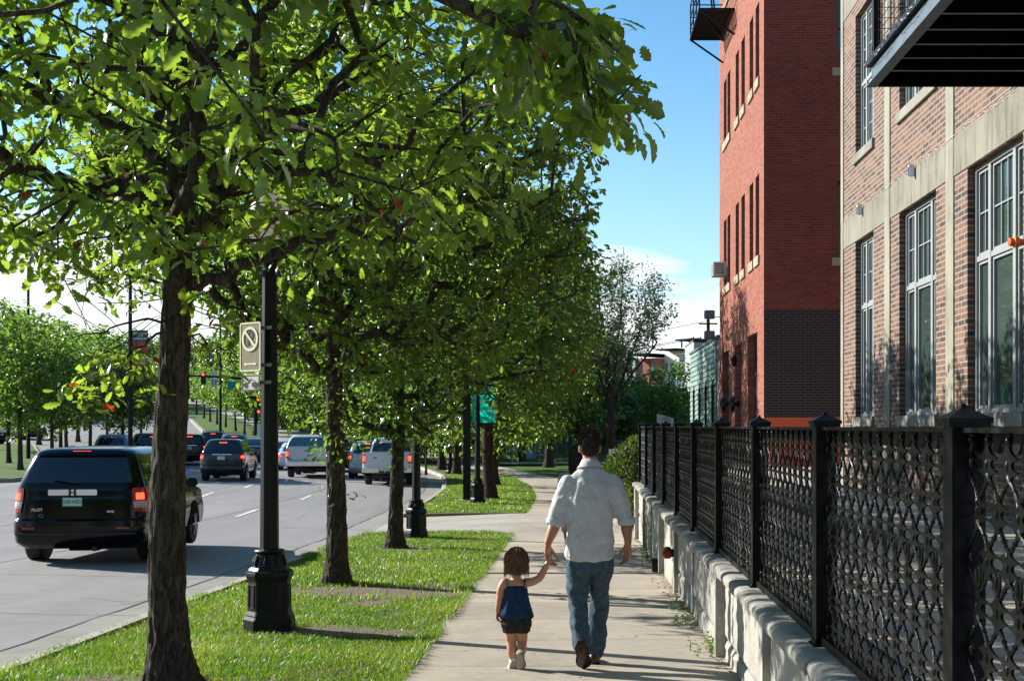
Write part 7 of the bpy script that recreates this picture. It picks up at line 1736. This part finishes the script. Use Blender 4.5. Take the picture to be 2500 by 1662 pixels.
for p in (((-.493, 9.40, .03), (-.492, 9.40, .068), .032), ((-.436, 9.318, .082), (-.430, 9.34, .118), .032)):
    mb = MB(); limb(mb, [p[0], p[1]], [p[2], p[2] * .95]); T2_(mb).build('sock', M_sock, girl, smooth=True)
rs = np.random.RandomState(12); st = []; hc = Vector((-.466, 9.385, .81))
for i in range(4200):
    u_ = unit(rs.normal(0, 1, 3))
    if u_[1] > .30 and u_[2] < .5: continue
    if u_[2] < -.45: continue
    p = hc + Vector((u_[0] * .072, u_[1] * .086, u_[2] * .094)); nrm = Vector(u_); flow = Vector((u_[0] * .5, u_[1] * .5, 0)) ; pts = [p]; dd = (nrm * .6 + flow + Vector(rs.normal(0, .15, 3)) + Vector((0, 0, -.1))).normalized(); zend = rs.uniform(.70, .765); n_ = 12; ph = rs.uniform(0, 6.28)
    ln = max(.03, (p.z - zend) * 1.12) / n_
    for k in range(n_):
        q = pts[-1] + dd * ln; h_ = Vector((q.x - hc.x, q.y - hc.y, 0)); rad_ = h_.length; lim = .088 + .008 * math.sin(ph) if q.z > .79 else .080 + .016 * math.sin(ph + k * .5)
        if rad_ > lim: q.x = hc.x + h_.x / rad_ * lim; q.y = hc.y + h_.y / rad_ * lim
        q += Vector((math.sin(ph + k * 1.35) * .0035 * (1 + k * .22), math.cos(ph + k * 1.2) * .0028 * (1 + k * .2), 0)); pts.append(q); dd = (dd * .55 + Vector((0, 0, -.75)) + flow * .12 * (1 if q.z > .8 else -.35) + Vector(rs.normal(0, .10, 3))).normalized()
    st.append((pts, rs.rand()))
for i in range(420):
    a = rs.uniform(0, 6.28) if i % 3 else rs.choice([0.0, 3.14]) + rs.normal(0, .4)
    if math.sin(a) > .45: continue
    z = rs.uniform(.735, .87); r_ = .080; p = Vector((hc.x + math.cos(a) * r_ * .95, hc.y + math.sin(a) * r_, z)); pts = [p]; out = Vector((math.cos(a), math.sin(a), 0)); sw = rs.uniform(-1, 1); ph = rs.uniform(0, 6.28)
    for k in range(7): pts.append(pts[-1] + (out * (.45 * math.cos(k * .9 + ph) + .25) + Vector((-out.y, out.x, 0)) * sw * .5 * math.sin(k * .9 + ph) + Vector((0, 0, -.75))) * rs.uniform(.009, .014))
    st.append((pts, rs.uniform(.4, 1)))
M_hair2 = hair_mat('chestnut_hair', (.030, .014, .007), (.24, .125, .065)); h2_ = hair('hair', M_hair2, girl, of2, st, .0017)
mb = MB(); mb.ball((-.466, 9.38, .81), .09, 24, 18, (.84, .96, 1.06)); loft(mb, [(-.466, 9.345, .72, .040, .03, 1), (-.466, 9.35, .76, .062, .05, 1), (-.466, 9.36, .82, .07, .06, 1)], 20); mb.v = [v if not (v[1] > 9.41 and v[2] < .85) else (v[0], 9.40, v[2]) for v in mb.v]; T2_(mb).build('inner_hair', M_hair2, h2_, smooth=True)
# ---- the woman farther ahead ---------------------------------------------------------------
YW = 13.5; G3 = base(YW); of3 = Vector((.0, YW, G3)); wo = empty('person', of3, 'person with long dark hair walking ahead, mostly hidden behind the white shirt', 'person')
T3_ = lambda mb: mb; body = MB()
HM3 = head(body, (.0, .0, 1.62), .95); limb(body, [(0, -.01, 1.55), (0, -.01, 1.45)], [.045, .055])
loft(body, [(0, 0, .85, .13, .1, .85), (0, 0, 1.05, .11, .09, .85), (0, 0, 1.3, .14, .09, .85), (0, 0, 1.40, .15, .08, .85), (0, 0, 1.46, .06, .05, 1)], 24)
for sg in (-1, 1):
    limb(body, [(sg * .155, 0, 1.38), (sg * .18, .0, 1.13), (sg * .17, .06, .9)], [.045, .038, .024]); hand(body, (sg * .17, .06, .9), (0, .1, -1), (0, 1, 0), (-sg, 0, 0), .95, [.4] * 4)
limb(body, [(-.07, 0, .88), (-.06, .05, .5), (-.05, -.05, .09), (-.05, .1, .04)], [.085, .055, .038, .032]); limb(body, [(.07, 0, .88), (.06, .14, .5), (.05, .16, .09), (.05, .32, .04)], [.085, .055, .038, .032])
b3 = body.build('body', M_skin, wo); add_mods(b3, .008, 3); eyes(wo, Matrix.Translation((0, 0, 1.62)) @ Matrix.Scale(.95, 4), 1, Vector((0, 0, 0)))
mb = MB(); loft(mb, [(0, 0, .95, .14, .11, .85), (0, 0, 1.1, .125, .10, .85), (0, 0, 1.32, .155, .105, .85), (0, 0, 1.42, .165, .09, .85), (0, 0, 1.465, .09, .06, 1)], 32)
for sg in (-1, 1): limb(mb, [(sg * .15, 0, 1.385), (sg * .18, 0, 1.25)], [.06, .055])
s3 = mb.build('shirt', cloth('blue_grey_cloth', (.16, .20, .23), (.24, .28, .31), 30, folds=1), wo); add_mods(s3, .011, 3)
mb = MB(); loft(mb, [(0, 0, .78, .14, .11, .85), (0, 0, .96, .135, .105, .85)], 28); limb(mb, [(-.07, 0, .86), (-.06, .05, .5), (-.05, -.03, .14)], [.095, .068, .058]); limb(mb, [(.07, 0, .86), (.06, .14, .5), (.05, .17, .14)], [.095, .068, .058]); j3 = mb.build('trousers', simple('dark_trousers', (.02, .02, .025), .8), wo); add_mods(j3, .011, 3)
rs = np.random.RandomState(22); st = []
for i in range(1500):
    u_ = unit(rs.normal(0, 1, 3))
    if u_[1] > .3 and u_[2] < .5 or u_[2] < -.3: continue
    p = Vector((u_[0] * .082, u_[1] * .10 - .005, 1.645 + u_[2] * .11)); pts = [p]; zend = rs.uniform(1.30, 1.42)
    for k in range(6): pts.append(Vector((p.x * (1.12 + .06 * k / 6) + rs.normal(0, .004), p.y * 1.12 - .01 * k / 6, p.z + (zend - p.z) * (k + 1) / 6)))
    st.append((pts, rs.rand()))
h3 = hair('hair', hair_mat('black_hair', (.006, .004, .004), (.022, .014, .010)), wo, Vector((0, 0, 0)), st, .004)
mb = MB(); mb.ball((0, -.01, 1.64), .1, 20, 14, (.82, .98, 1.12)); loft(mb, [(0, -.05, 1.34, .07, .03, 1), (0, -.05, 1.5, .085, .05, 1), (0, -.03, 1.62, .08, .06, 1)], 18); mb.build('inner_hair', h3.data.materials[0], h3, smooth=True)
